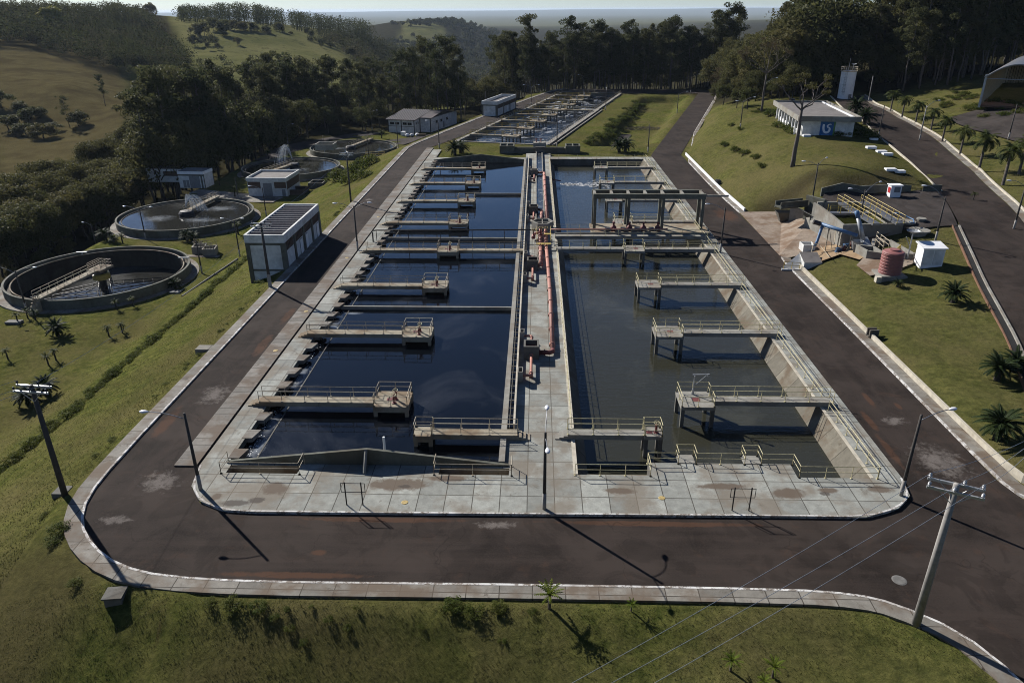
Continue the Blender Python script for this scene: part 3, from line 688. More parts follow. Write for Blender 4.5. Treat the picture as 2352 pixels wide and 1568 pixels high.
# ------------------------------------------------------------------ right basin
t = thing('aeration_basin', 'long right basin of murky grey water with sloping concrete lining', 'basin', (13,44,0))
ins_ = 1.05
RBi = [(2.95+ins_,44.5),(8.3,44.5),(8.3,45.9),(18.85,45.9),(18.85,44.5),(24-ins_,44.5),(24-ins_,165.7),(2.95+ins_,165.7)]
mb = MB(); mb.quad((24,44.1,ZP),(24,166,ZP),(22.0,166,-2.4),(22.0,44.1,-2.4)); mb.quad((2.95,166,ZP),(2.95,44.1,ZP),(4.95,44.1,-2.4),(4.95,166,-2.4))
mb.build('sloping_lining', M['slope'], t)
mb = MB(); mb.skirt([(2.95,44.1),(8.4,44.1),(8.4,45.75),(18.75,45.75),(18.75,44.1),(24,44.1)], -3, ZP, False); mb.build('end_wall', M['concd'], t); MB().skirt([(24,166),(2.95,166)], -3, ZP, False).build('end_wall', M['concd'], t)
mb = MB(); mb.box(2.9,3.2,44.1,166,ZP,.22); mb.box(23.85,24.1,44.1,166,ZP+.0,.20); mb.build('rim', M['cream'], t)
mb = MB(); mb.box(3.5,8.3,44.11,45.0,-.5,-.42); mb.build('scum_shelf', M['rust'], t)
struct(MB().sheet([[(3.2,44.05),(23.8,44.05),(23.8,166.05),(3.2,166.05)]], zr).build('basin_water', M['w_right']))
for nm, pts, lab in (('basin_railing', [(2.98,44.0,ZP),(8.35,44.0,ZP),(8.35,45.5,ZP)], 'pale yellow railing round the front left corner of the right basin'),
                     ('basin_railing', [(8.35,45.6,ZP),(10.6,45.6,ZP),(10.6,46.7,.2),(11.9,46.7,.2),(11.9,45.6,ZP),(15.4,45.6,ZP),(15.4,46.7,.2),(16.6,46.7,.2),(16.6,45.6,ZP),(18.85,45.6,ZP),(18.85,44.05,ZP),(24.3,44.05,ZP)], 'pale yellow railing with two small bays along the front edge of the right basin'),
                     ('basin_railing', [(24.35,44.05,ZP),(24.35,53.8,ZP)], 'pale yellow railing on the right deck from the corner to the first walkway')):
    o = MB().rail(pts, .95, 1.9).build(nm, M['rail']); tag(o, lab, 'railing', 'railings round the right basin')
for i in range(8):
    o = MB().rail([(24.35,55.5+14.27*i,ZP),(24.35,min(68.1+14.27*i,166),ZP)], .95, 2.1).build('basin_railing', M['rail'])
    tag(o, 'pale yellow railing on the right deck just past the %s walkway from the plaza' % ['nearest','second','third','fourth','fifth','sixth','seventh','farthest'][i], 'railing', 'railings round the right basin')
for x in (10.65,15.45):
    o = MB().box(x,x+1.2,45.72,46.8,.0,.2).build('gate_ledge', M['conc']); tag(o, 'small concrete ledge over the water in the %s railing bay of the front edge' % ('left' if x < 12 else 'right'), 'ledge', 'ledges at the front edge')
o = MB().rail([(2.98,50.6,ZP),(2.98,95.2,ZP)], .95, 2.1).build('basin_railing', M['rail']); tag(o, 'pale railing on the near half of the walkway along the right basin', 'railing', 'railings round the right basin')
o = MB().rail([(2.98,112,ZP),(2.98,166,ZP)], .95, 2.1).build('basin_railing', M['rail']); tag(o, 'pale railing on the far half of the walkway along the right basin', 'railing', 'railings round the right basin')
o = MB().rail([(3,166.3,ZP),(24,166.3,ZP)], .95, 2.1).build('basin_railing', M['rail']); tag(o, 'thin railing across the far end wall of the right basin', 'railing', 'railings round the right basin')

# ------------------------------------------------------------------ valve platforms and their walkways
def handwheel(mb, x, y, z, r=.2):
    for i in range(14):
        a, b = 2*math.pi*i/14, 2*math.pi*(i+1)/14; mb.tube((x+r*math.cos(a), y+r*math.sin(a)*.9, z+r*.3*math.sin(a)), (x+r*math.cos(b), y+r*math.sin(b)*.9, z+r*.3*math.sin(b)), .028, n=5)
    for a in (0, 2.1, 4.2): mb.tube((x,y,z), (x+r*math.cos(a), y+r*math.sin(a)*.9, z+r*.3*math.sin(a)), .02, n=4)
ZD = .62
def platform(name, label, group, px, py, bx, by, steps, legs, rmat, cmat, valve=True, crane=False, through=None, zb=-2.0, skirt=.55):
    """px,py: platform extents; bx,by: walkway extents; steps: x direction of the steps (-1/1/0)"""
    t = thing(name, label, 'platform', (px[0], py[0], 0), 0, group)
    b = MB().box(px[0],px[1],py[0],py[1],ZD-(.28 if legs else .2),ZD)
    if not legs:
        b.box(px[0],px[1],py[0],py[0]+.2,ZD-skirt,ZD-.2); b.box(px[0],px[1],py[1]-.2,py[1],ZD-skirt,ZD-.2)
        b.box(px[0],px[0]+.2,py[0]+.2,py[1]-.2,ZD-skirt,ZD-.2); b.box(px[1]-.2,px[1],py[0]+.2,py[1]-.2,ZD-skirt,ZD-.2)
    b.build('platform_slab', cmat, t)
    b = MB().box(bx[0],bx[1],by[0],by[1],ZD-.42,ZD-.005)
    if through: b.box(through[0],through[1],by[0],by[1],ZD-.42,ZD-.005)
    b.build('walkway_slab', cmat, t)
    for x in (px[0]+.02, px[1]-.32):
        for y in (py[0]+.02, py[1]-.32):
            MB().box(x,x+.3,y,y+.3,-3.2,ZD-(.28 if legs else skirt)).build('leg', M['concd'] if legs else cmat, t)
    if steps:
        b = MB(); e = bx[0] if steps < 0 else bx[1]
        for i in range(3):
            x0 = e+steps*.33*i; b.box(min(x0,x0+steps*.33), max(x0,x0+steps*.33), by[0],by[1], ZP-.02, ZD-.125*(i+1))
        b.build('steps', cmat, t)
    b = MB(); h = .95; side = -1 if bx[0] < px[0] else 1
    xa = px[0] if side < 0 else px[1]; xe = bx[0] if side < 0 else bx[1]
    for y in (by[0]+.06, by[1]-.06): b.rail([(xe,y,ZD),(xa,y,ZD)], h, 2.0)
    xo = px[1]-.08 if side < 0 else px[0]+.08
    xi = xa+(.08 if side < 0 else -.08)
    if through:
        b.rail([(px[0]+.08,by[0],ZD),(px[0]+.08,py[0]+.08,ZD),(px[1]-.08,py[0]+.08,ZD),(px[1]-.08,by[0],ZD)], h, 1.4); b.rail([(px[0]+.08,by[1],ZD),(px[0]+.08,py[1]-.08,ZD),(px[1]-.08,py[1]-.08,ZD),(px[1]-.08,by[1],ZD)], h, 1.4)
        for y in (by[0]+.06, by[1]-.06): b.rail([(through[0],y,ZD),(through[1],y,ZD)], h, 2.0)
    else: b.rail([(xi,by[0],ZD),(xi,py[0]+.08,ZD),(xo,py[0]+.08,ZD),(xo,py[1]-.08,ZD),(xi,py[1]-.08,ZD),(xi,by[1],ZD)], h, 1.4)
    b.build('railing', rmat, t)
    cx, cy = (px[0]+px[1])/2+.25, (py[0]+py[1])/2-.1
    if valve:
        v = MB(); v.lathe([(.2,0),(.2,.05),(.1,.08),(.09,.55),(.13,.58),(.13,.72),(.05,.74),(.05,.9)], (cx,cy,ZD), 10); v.box(cx-.75,cx-.3,cy-.2,cy+.25,ZD+.0,ZD+.03)
        v = v.build('valve', M['pipedark'], t); hw = MB(); handwheel(hw, cx, cy, ZD+.9); hw.build('handwheel', M['rail'], v)
        if px[1]-px[0] > 2.2 and not legs:
            v = MB().lathe([(.2,0),(.2,.05),(.09,.08),(.09,.6),(.12,.62),(.05,.66),(.05,.8)], (cx-.05,cy-.62,ZD), 10).build('valve', M['pipedark'], t); hw = MB(); handwheel(hw, cx-.05, cy-.62, ZD+.8); hw.build('handwheel', M['rail'], v)
    elif legs and not crane:
        MB().box(cx-.3,cx+.3,cy-.25,cy+.25,ZD,ZD+.02).build('hatch', M['pipedark'], t)
    if crane:
        v = MB(); X, Y = px[0]+1.35, py[1]-.5; v.tube((X,Y,ZD),(X,Y,ZD+.5),.12,.09,8); v.tube((X,Y,ZD+.5),(X+.03,Y,ZD+1.75),.055,.05,8); v.tube((X-.15,Y,ZD+1.85),(X+1.0,Y-.5,ZD+2.15),.045,.035,6); v.tube((X+.15,Y-.05,ZD+.95),(X+.95,Y-.48,ZD+2.1),.03,.03,6); v.box(X+.95,X+1.1,Y-.6,Y-.45,ZD+1.95,ZD+2.2); v.build('hoist', M['galv'], t)
        MB().box(cx-.5,cx+.1,cy-.3,cy+.3,ZD,ZD+.02).build('hatch', M['pipedark'], t)
    return t
ordl = ['nearest to the plaza','second from the plaza','third from the plaza','','just past the pipe bridge','second past the pipe bridge','third past the pipe bridge','farthest, by the far gable wall']
for k in range(8):
    y = 14.23*k; th = (-10.4,-1.2) if k == 3 else None
    lab = 'concrete valve platform with rusty railing on the left basin, '+ordl[k] if k != 3 else 'concrete valve platform on the walkway crossing the whole left basin'
    platform('valve_platform', lab, 'valve platforms of the left basin', (-13.35,-10.4), (52.8+y,55.55+y), (-23.1,-13.35), (53.45+y,54.5+y), -1, False, M['railr'], M['rust'], True, False, th)
    lab = 'concrete platform on four legs in the right basin, '+ordl[k] if k != 3 else 'concrete platform on four legs on the walkway crossing the whole right basin'
    if k == 0: lab = 'concrete platform on four legs with a small hoist in the right basin'
    if k == 7: lab = 'concrete platform on four legs in the right basin, farthest, by the end wall'
    th = (2.9,12.15) if k == 3 else None
    platform('aerator_platform', lab, 'platforms of the right basin', (12.15,14.95), (53.25+y*1.003,56.05+y*1.003), (14.95,24.9), (54.3+y*1.003,55.3+y*1.003), 0, True, M['rail'], M['conc'], False, k == 0, th)
platform('valve_platform', 'small concrete platform at the end of the walkway near the gable wall', 'valve platforms beside the centre walkway', (-9.3,-7.8), (48.3,49.7), (-7.8,-1.25), (48.55,49.5), 1, False, M['railr'], M['rust'], False)
platform('valve_platform', 'small concrete platform with a handwheel at the front of the right basin', 'valve platforms beside the centre walkway', (8.5,9.95), (48.6,50.05), (2.65,8.5), (48.75,49.7), -1, True, M['rail'], M['conc'], True)

# ------------------------------------------------------------------ centre walkway: channel, boxes, red pipes
t = thing('open_channel', 'narrow open channel of running water on the far half of the centre walkway', 'channel', (.8,118,0))
mb = MB(); mb.box(.02,.2,112,172.8,ZP-.02,.62); mb.box(1.35,1.53,112,172.8,ZP-.02,.62); mb.box(.2,1.35,112,112.2,ZP-.02,.62); mb.build('channel_wall', M['conc'], t)
struct(MB().sheet([[(.2,112.2),(1.35,112.2),(1.35,172.8),(.2,172.8)]], .36).build('channel_water', M['w_chan']))
where = ['nearest to the plaza','just before the pipe bridge','just past the pipe bridge','farthest along the walkway']
for k, yb in enumerate((62.9, 89.0, 117.0, 146.5)):
    t = thing('valve_chamber', 'tall open concrete chamber on the centre walkway, '+where[k], 'chamber', (-.3,yb,0), 0, 'concrete chambers on the centre walkway')
    h = 1.55; b = MB().box(-1.0,.45,yb,yb+.18,ZP,h).box(-1.0,.45,yb+1.5,yb+1.68,ZP,h).box(-1.0,-.82,yb+.18,yb+1.5,ZP,h).box(.27,.45,yb+.18,yb+1.5,ZP,h); b.build('chamber_wall', M['concd'], t)
    MB().box(-.82,.27,yb+.18,yb+1.5,h-.5,h-.45).build('inner_grating', M['pipedark'], t)
    for s, y0, y1, w_ in ((-1, yb, yb-4.3, 'in front of'), (1, yb+1.68, yb+4.4, 'behind')):
        o = MB(); o.path([(-.27,y0,.72),(-.27,y1-.25*s,.72),(-.33,y1-.05*s,.72),(-.5,y1,.72),(-1.35,y1,.72)], .13, 10)
        for yy in (y0+s*.12, y1-s*.4): o.tube((-.27,yy-.04,.72),(-.27,yy+.04,.72),.2,.2,10)
        o.box(-.45,-.1,y1-s*.7-.15,y1-s*.7+.15,ZP,.6)
        o = o.build('branch_pipe', M['pipe'], None, True); tag(o, 'red branch pipe with an elbow %s the chamber %s' % (w_, where[k]), 'pipe', 'red branch pipes of the chambers')
        g = MB().box(-1.46,-1.38,y1-.5,y1+.5,.3,1.3).box(-1.38,-1.0,y1-.5,y1-.42,.3,1.3).box(-1.38,-1.0,y1+.42,y1+.5,.3,1.3).box(-1.06,-1.0,y1-.42,y1+.42,.3,1.3).build('outlet_box', M['conc']); tag(g, 'small concrete outlet box %s the chamber %s' % (w_, where[k]), 'box', 'outlet boxes on the trough')
def flanged(pts, r, gap=4.5):
    o = MB().path(pts, r, 12)
    for a, b in zip(pts[:-1], pts[1:]):
        a = Vector(a); b = Vector(b); L = (b-a).length; n = int(L/gap)
        for i in range(n+1):
            p = a.lerp(b, (i+.3)/(n+1)); d = (b-a).normalized()*.04; o.tube(p-d, p+d, r*1.32, n=12)
            if L > 6: o.box(p.x-.3,p.x+.3,p.y+.4,p.y+.7,ZP,p.z-.1)
    return o
t = thing('main_pipe', 'long red flanged main pipe along the right side of the centre walkway', 'pipe', (1.6,64,0))
flanged([(1.78,64.4,.55),(1.8,80,.55),(1.55,99.5,.55)], .22).build('pipe_run', M['pipe'], t, True)
mb = MB().path([(1.78,64.4,.55),(1.75,64.0,.55),(1.5,63.8,.55),(.45,63.8,.55)], .22, 12); mb.tube((.95,63.8,.55),(1.05,63.8,.55),.32,n=12).tube((.5,63.8,.55),(.58,63.8,.55),.32,n=12); mb.build('elbow', M['pipedark'], t, True)
t = thing('main_pipe', 'long red flanged main pipe beside the open channel beyond the pipe bridge', 'pipe', (1.3,112,0))
flanged([(1.9,111.5,.75),(1.75,130,.75),(1.7,147.6,.75)], .24).build('pipe_run', M['pipe'], t, True)
MB().path([(1.7,147.6,.75),(1.65,147.95,.75),(1.4,148.1,.75),(.45,148.1,.75)], .24, 12).build('elbow', M['pipedark'], t, True)
o = flanged([(.75,90.1,.6),(.75,99.5,.6)], .22, 3); o.path([(.75,90.4,.6),(.7,90.0,.6),(.45,89.8,.6)], .22); tag(o.build('short_pipe', M['pipe'], None, True), 'short red pipe beside the main pipe just before the pipe bridge', 'pipe')
o = flanged([(1.0,111.6,.75),(1.0,118,.75)], .22, 3); o.path([(1.0,117.8,.75),(.9,118.1,.75),(.45,118.2,.75)], .22); tag(o.build('short_pipe', M['pipe'], None, True), 'short red pipe over the channel just past the pipe bridge', 'pipe')
# hexagonal splitter box
t = thing('splitter_box', 'raised concrete splitter box with pointed open compartments in the middle of the centre walkway', 'box', (.9,106,0))
hexo = [(-.55,108.8),(.35,107.3),(1.85,107.3),(2.75,108.8),(2.0,110.5),(.15,110.5)]; hexi = [(-.3,108.8),(.48,107.55),(1.72,107.55),(2.5,108.8),(1.88,110.25),(.28,110.25)]
b = MB(); b.skirt(hexo, ZP, 1.35); b.skirt(hexi[::-1], .5, 1.35); n = 6
for i in range(n):
    j = (i+1) % n; b.quad((*hexo[i],1.35),(*hexo[j],1.35),(*hexi[j],1.35),(*hexi[i],1.35))
b.box(-.3,2.5,108.7,108.85,.5,1.28).box(1.0,1.15,107.56,110.2,.5,1.27); b.build('box_wall', M['conc'], t)
MB().sheet([hexi], .7).build('inner_floor', M['iron'], t)
t = thing('valve_manifold', 'cluster of red valves and yellow platforms where the main pipes meet the splitter box', 'valves', (1,102,0))
b = MB()
for x in (.75,1.55):
    b.tube((x,99.5,.62),(x,106.6,.62),.2,n=12)
    for y in (99.8,101,102.4,103.6,105): b.tube((x,y-.05,.62),(x,y+.05,.62),.33,n=12)
b.path([(-.35,102.4,.6),(-.3,103.2,.7),(.1,104.2,.8),(.75,104.6,.7)], .2, 10)
b.build('pipe_run', M['pipe'], t, True)
for x, y in ((.75,103),(1.55,103.0),(-.2,102)):
    v = MB().lathe([(.22,.2),(.25,.6),(.12,.7),(.07,1.5)], (x,y,.4), 10).build('valve', M['pipedark'], t); hw = MB(); handwheel(hw, x, y, 1.95, .3); hw.build('handwheel', M['yrail'], v)
MB().box(.2,2.2,98.0,98.6,.9,1.0).box(1.3,2.3,101.2,101.8,1.4,1.48).rail([(.25,98,1.0),(.25,104,1.0)], .9, 2).rail([(2.2,98,1.0),(2.2,104,1.0)], .9, 2).build('access_platform', M['yrail'], t)
b = MB(); 
for x in (-.1,.3): b.tube((x,95.2,ZP),(x,98,1.4),.03)
for i in range(7): b.tube((-.1,95.4+.4*i,ZP+.18*i),(.3,95.4+.4*i,ZP+.18*i),.02)
tag(b.build('ladder', M['railr']), 'small rusty ladder leaning at the valve cluster', 'ladder')
# pipe bridge over both basins
t = thing('pipe_bridge', 'raised rust coloured pipe on thin posts across the left basin', 'pipe', (-12,101.8,0))
b = MB().path([(-23.3,101.6,ZP),(-23.3,101.6,1.55),(-23.1,101.65,1.8),(-22.8,101.7,1.85),(-12,101.9,1.85),(-1.2,102.2,1.85),(.6,102.3,1.7)], .10, 8); b.build('pipe_run', M['iron'], t, True)
for x in (-22.8,-18.2,-13.6,-9,-4.4): MB().tube((x,101.8,-1),(x,101.8,1.8),.05).build('post', M['iron'], t)
t = thing('beam_walkway', 'concrete walkway with a red header pipe crossing the right basin beside the frame', 'walkway', (13,103.6,0))
MB().box(2.9,24.8,103.35,104.15,.2,.62).box(2.9,24.8,104.9,105.2,-.3,.6).build('walkway_slab', M['conc'], t)
b = MB().rail([(2.9,103.4,.62),(24.8,103.4,.62)], .95, 1.85).rail([(2.9,106.2,.62),(8.4,106.2,.62)], .95, 1.8); b.build('railing', M['rail'], t)
for x in (3,8.6,13.8,19,24): MB().box(x,x+.35,103.5,104.0,-3,.2).build('leg', M['concd'], t)
MB().path([(2.2,105.3,1.0),(4,105.3,1.05),(19,105.5,1.05),(19.4,105.7,1.05)], .13, 10).build('header_pipe', M['pipe'], t, True)
t = thing('pump_slab', 'concrete slab carrying the red pumps over the right basin', 'slab', (16,107.5,0))
MB().box(8.3,25.6,105.4,110.4,.2,.60).build('platform_slab', M['rust'], t)
for x in (8.5,14,19.5,24): 
    for y in (105.6,110): MB().box(x,x+.35,y-.1,y+.25,-3,.2).build('leg', M['concd'], t)
def pump(x, lab):
    t = thing('pump', lab, 'pump', (x,106.2,.6), 0, 'red pumps under the concrete frame')
    b = MB().lathe([(0,0),(.4,0),(.46,.25),(.42,.55),(.28,.72),(.16,.8),(.14,1.15),(.2,1.18),(.2,1.3),(0,1.32)], (x,106.4,.6), 14); b.build('pump_body', M['pipedark'], t, True)
    MB().path([(x,106.4,.9),(x,105.9,.95),(x,105.4,1.05)], .15, 8).build('outlet', M['pipedark'], t, True)
    MB().box(x-1.25,x-.55,106.2,107.0,.6,1.0).build('motor_block', M['iron'], t)
for x, l in ((11.6,'red pump under the left end of the concrete frame'),(13.95,'red pump right beside the second pair of frame columns'),(16.0,'red pump between the second and third pairs of frame columns'),(18.1,'red pump right beside the third pair of frame columns')): pump(x, l)
t = thing('hoist_frame', 'tall grey concrete frame of beams and columns over the right basin', 'frame', (16,107.5,0))
for x in (8.6,13.55,18.6,24.4):
    for y in (107.1,109.9): MB().box(x,x+.42,y,y+.42,.6,5.15).build('column', M['concg'], t)
for y in (107.06,109.86): MB().box(8.5,24.9,y,y+.5,5.15,5.85).build('beam', M['concg'], t)
for x in (8.6,11.1,13.6,16.1,18.65,21.5,24.4): MB().box(x,x+.36,107.56,109.86,5.3,5.8).build('cross_beam', M['conc'], t)
MB().box(24.9,28.2,107.2,107.42,5.45,5.7).build('hoist_rail', M['conc'], t)
o = MB().path([(3.0,147.3,.0),(3.6,147,-.45),(5.0,146.6,-.6)], .12, 8).build('inlet_pipe', M['pipedark'], None, True); tag(o, 'short dark pipe spilling white water into the right basin', 'pipe')
mbf = MB(); rr = random.Random(3)
for i in range(260):
    x = 5+rr.random()**1.1*9.5; y = 146.8+rr.gauss(0,.25+.14*(x-4)); r = rr.uniform(.03,.2); mbf.quad(*[(x+r*2.2*math.cos(a)*rr.uniform(.7,1.2), y+r*math.sin(a)*rr.uniform(.6,1.2), zr+.012) for a in np.linspace(0,6.28,9)[:-1]])
struct(mbf.build('foam', M['foam']), 'stuff')
mbf = MB()
for i in range(260):
    y = 45.3+rr.random()**2*40; x = -22.2+abs(rr.gauss(0,.5)); r = rr.uniform(.015,.06); mbf.quad(*[(x+r*math.cos(a), y+r*1.6*math.sin(a), zl+.010) for a in np.linspace(0,6.28,8)[:-1]])
for i in range(60):
    y = 46.2+rr.gauss(0,.5); x = -18+rr.gauss(0,2); r = rr.uniform(.02,.07); mbf.quad(*[(x+r*math.cos(a), y+r*1.6*math.sin(a), zl+.010) for a in np.linspace(0,6.28,8)[:-1]])
struct(mbf.build('foam', M['foam']), 'stuff')
# small things on the plaza
for x, l in ((-12.8,'thin dark empty sign frame on the pavement below the gable wall'),(12.95,'thin dark empty sign frame on the pavement in front of the right basin')):
    o = MB().tube((x+.25,40.2,ZP),(x+.25,40.2,2.0),.045,n=6).tube((x+1.35,40.2,ZP),(x+1.35,40.2,2.0),.045,n=6)
    for a, b in (((x,1.25),(x+1.6,1.25)),((x,1.95),(x+1.6,1.95)),((x,1.25),(x,1.95)),((x+1.6,1.25),(x+1.6,1.95))): o.tube((a[0],40.15,a[1]),(b[0],40.15,b[1]),.025,n=5)
    tag(o.build('sign_frame', M['iron']), l, 'sign frame', 'empty sign frames on the plaza')
for x, y, l, m, z in ((-8.68,40.56,'yellow round manhole lid on the pavement left of the walkway','manhole',ZP),(8.77,41.45,'yellow round manhole lid on the pavement right of the walkway','manhole',ZP),(21.44,34.05,'pale patched manhole ring in the road at the lower right','tile',.004),)+tuple((*U(x,y,.11)[:2],l,'manhole',.11) for x, y, l in ((633,805,'yellow manhole lid in the slab strip, nearest to the plaza corner'),(703,715,'yellow manhole lid in the slab strip, second from the plaza corner'),(797,592,'yellow manhole lid in the slab strip near the double armed lamp post'),(869,498,'yellow manhole lid in the slab strip past the double armed lamp post'))):
    o = MB().lathe([(0,.022),(.20 if m=='manhole' else .34,.022),(.24 if m=='manhole' else .42,.0)], (x,y,z+.004), 20).build('manhole_cover', M[m]); tag(o, l, 'manhole', 'manhole covers')
t = thing('distribution_box', 'long concrete distribution box with open ends on the grass before the far basin', 'box', (0,174,0))
def openbox(x0,x1,y0,y1,h,mid=False):
    b = MB().box(x0,x1,y0,y0+.25,0,h).box(x0,x1,y1-.25,y1,0,h).box(x0,x0+.25,y0+.25,y1-.25,0,h).box(x1-.25,x1,y0+.25,y1-.25,0,h)
    if mid: b.box((x0+x1)/2-.12,(x0+x1)/2+.12,y0+.25,y1-.25,0,h)
    return b
openbox(-8.4,-5.0,173.6,177,1.75,True).build('end_box', M['concg'], t); openbox(6.9,10.3,173.6,177,1.75,True).build('end_box', M['concg'], t)
openbox(-5.0,6.9,174.2,176,1.15).build('middle_trough', M['concg'], t)
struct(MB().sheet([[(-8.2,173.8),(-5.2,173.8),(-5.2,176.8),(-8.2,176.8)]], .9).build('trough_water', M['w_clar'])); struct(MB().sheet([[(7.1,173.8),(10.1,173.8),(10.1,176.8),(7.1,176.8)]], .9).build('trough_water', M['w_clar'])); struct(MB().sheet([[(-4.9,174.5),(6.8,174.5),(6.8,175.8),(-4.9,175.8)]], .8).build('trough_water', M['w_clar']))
MB().box(-.1,2.2,172.7,173.3,0,1.7).build('outlet_pier', M['concd'], t)
o = MB().box(-.6,2.4,176.2,178.4,0,2.0).rail([(-.5,176.3,2.0),(2.3,176.3,2.0)],.9,1.4).build('gate_platform', M['conc']); tag(o, 'small concrete gate platform behind the distribution box', 'platform')
b = MB()
for x in (.1,1.2): b.lathe([(.2,0),(.12,.1),(.1,.7),(.3,.8),(.3,.9)], (x,177.3,2.0), 8)
tag(b.build('gate_valve', M['pipe']), 'pair of red gate valve stands behind the distribution box', 'valve')

# ------------------------------------------------------------------ far aeration basin (turned 14 degrees)
FM = frame((EO.x, EO.y, 0), EU)
def fbox(b, u0,u1,v0,v1,z0,z1): return b.box(u0,u1,v0,v1,z0,z1,FM)
t = thing('aeration_basin', 'wide far aeration basin of foaming white and blue water behind the distribution box', 'basin', (EO.x,EO.y,0))
b = MB(); fbox(b,-.9,.0,-.8,126,-3,.12); fbox(b,22.6,23.6,-.8,126,-3,.12); fbox(b,0,22.6,-.8,0,-3,.12); fbox(b,0,22.6,125,126,-3,.12); b.build('basin_wall', M['conc'], t)
b = MB(); q = lambda u,v,z: tuple(A(u,v,z)); b.quad(q(0,0,.1),q(2.0,0,-2),q(2.0,125,-2),q(0,125,.1)); b.quad(q(22.6,0,.1),q(22.6,125,.1),q(20.6,125,-2),q(20.6,0,-2)); b.build('sloping_lining', M['slope'], t)
struct(MB().sheet([[A(0,0)[:2],A(22.6,0)[:2],A(22.6,125)[:2],A(0,125)[:2]]], -1.1).build('foaming_water', M['w_aer']))
b = MB(); fbox(b,23.6,24.1,-.8,70,0,.3); fbox(b,25.0,25.3,-.8,70,0,.3); b.build('side_trench', M['conc'], t)
b = MB(); fbox(b,24.1,25.0,-.8,70,0,.02); b.build('trench_floor', M['dark'], t)
for pts, l in (([A(-.4,-.4,.12),A(-.4,125,.12)],'yellowed railing along the left edge of the far aeration basin'),([A(23.1,-.4,.12),A(23.1,125,.12)],'yellowed railing along the right edge of the far aeration basin'),([A(0,-.4,.12),A(22.6,-.4,.12)],'yellowed railing along the near end of the far aeration basin'),([A(0,125.5,.12),A(22.6,125.5,.12)],'yellowed railing along the far end of the far aeration basin')):
    tag(MB().rail(pts, 1.0, 2.4, .032).build('basin_railing', M['railr']), l, 'railing', 'railings round the far aeration basin')
whr = ['nearest','second','third','fourth','','sixth','seventh','farthest']
for k in range(8):
    v = 8.2+14.3*k
    lab = 'yellow railed aerator walkway in the far foaming basin, %s of the row' % whr[k] if k != 4 else 'yellow railed walkway crossing the whole width of the far foaming basin'
    t = thing('aerator_walkway', lab, 'walkway', A(1,v), 0, 'aerator walkways of the far basin')
    ue = 22.6 if k == 4 else 13.8
    b = MB(); fbox(b,.2,ue,v,v+1.0,.1,.55); fbox(b,9.4,13.8,v-1.6,v+2.6,.25,.6); b.build('walkway_slab', M['rust'], t)
    for u in (9.5,11.4,13.4):
        for dv in (-1.5,2.2): b = MB(); fbox(b,u,u+.3,v+dv,v+dv+.3,-3,.25); b.build('leg', M['concd'], t)
    b = MB()
    for dv in (.06,.94): b.rail([A(.2,v+dv,.55),A(9.4,v+dv,.55)], 1.0, 2.2, .035)
    b.rail([A(9.5,v,.6),A(9.5,v-1.5,.6),A(13.7,v-1.5,.6),A(13.7,v+2.5,.6),A(9.5,v+2.5,.6),A(9.5,v+1,.6)], 1.0, 2.0, .035)
    if k == 4: b.rail([A(13.8,v+.06,.55),A(22.6,v+.06,.55)], 1.0, 2.2, .035)
    b.build('railing', M['yrail'], t)
    c = A(11.6,v+.5,.6); MB().lathe([(.5,0),(.5,.3),(.3,.4),(.3,1.2),(0,1.25)], c, 12).build('aerator_motor', M['galv'], t)
for i, (u, v) in enumerate(((8,1.5),(15.5,31),(16.5,46),(16,60),(19,75),(16,92),(17,106))):
    c = A(u, v, -1.1); b = MB()
    for a in (0,2.1,4.2): b.box(c.x+1.0*math.cos(a)-.5,c.x+1.0*math.cos(a)+.5,c.y+1.0*math.sin(a)-.5,c.y+1.0*math.sin(a)+.5,c.z-.1,c.z+.35)
    b.lathe([(0,.2),(.4,.2),(.4,.7),(0,.8)], c, 10)
    tag(b.build('floating_aerator', M['galv']), 'small floating surface aerator in the foaming far basin, %s from the near end' % ['first','second','third','fourth','fifth','sixth','seventh'][i], 'aerator', 'floating aerators of the far basin')
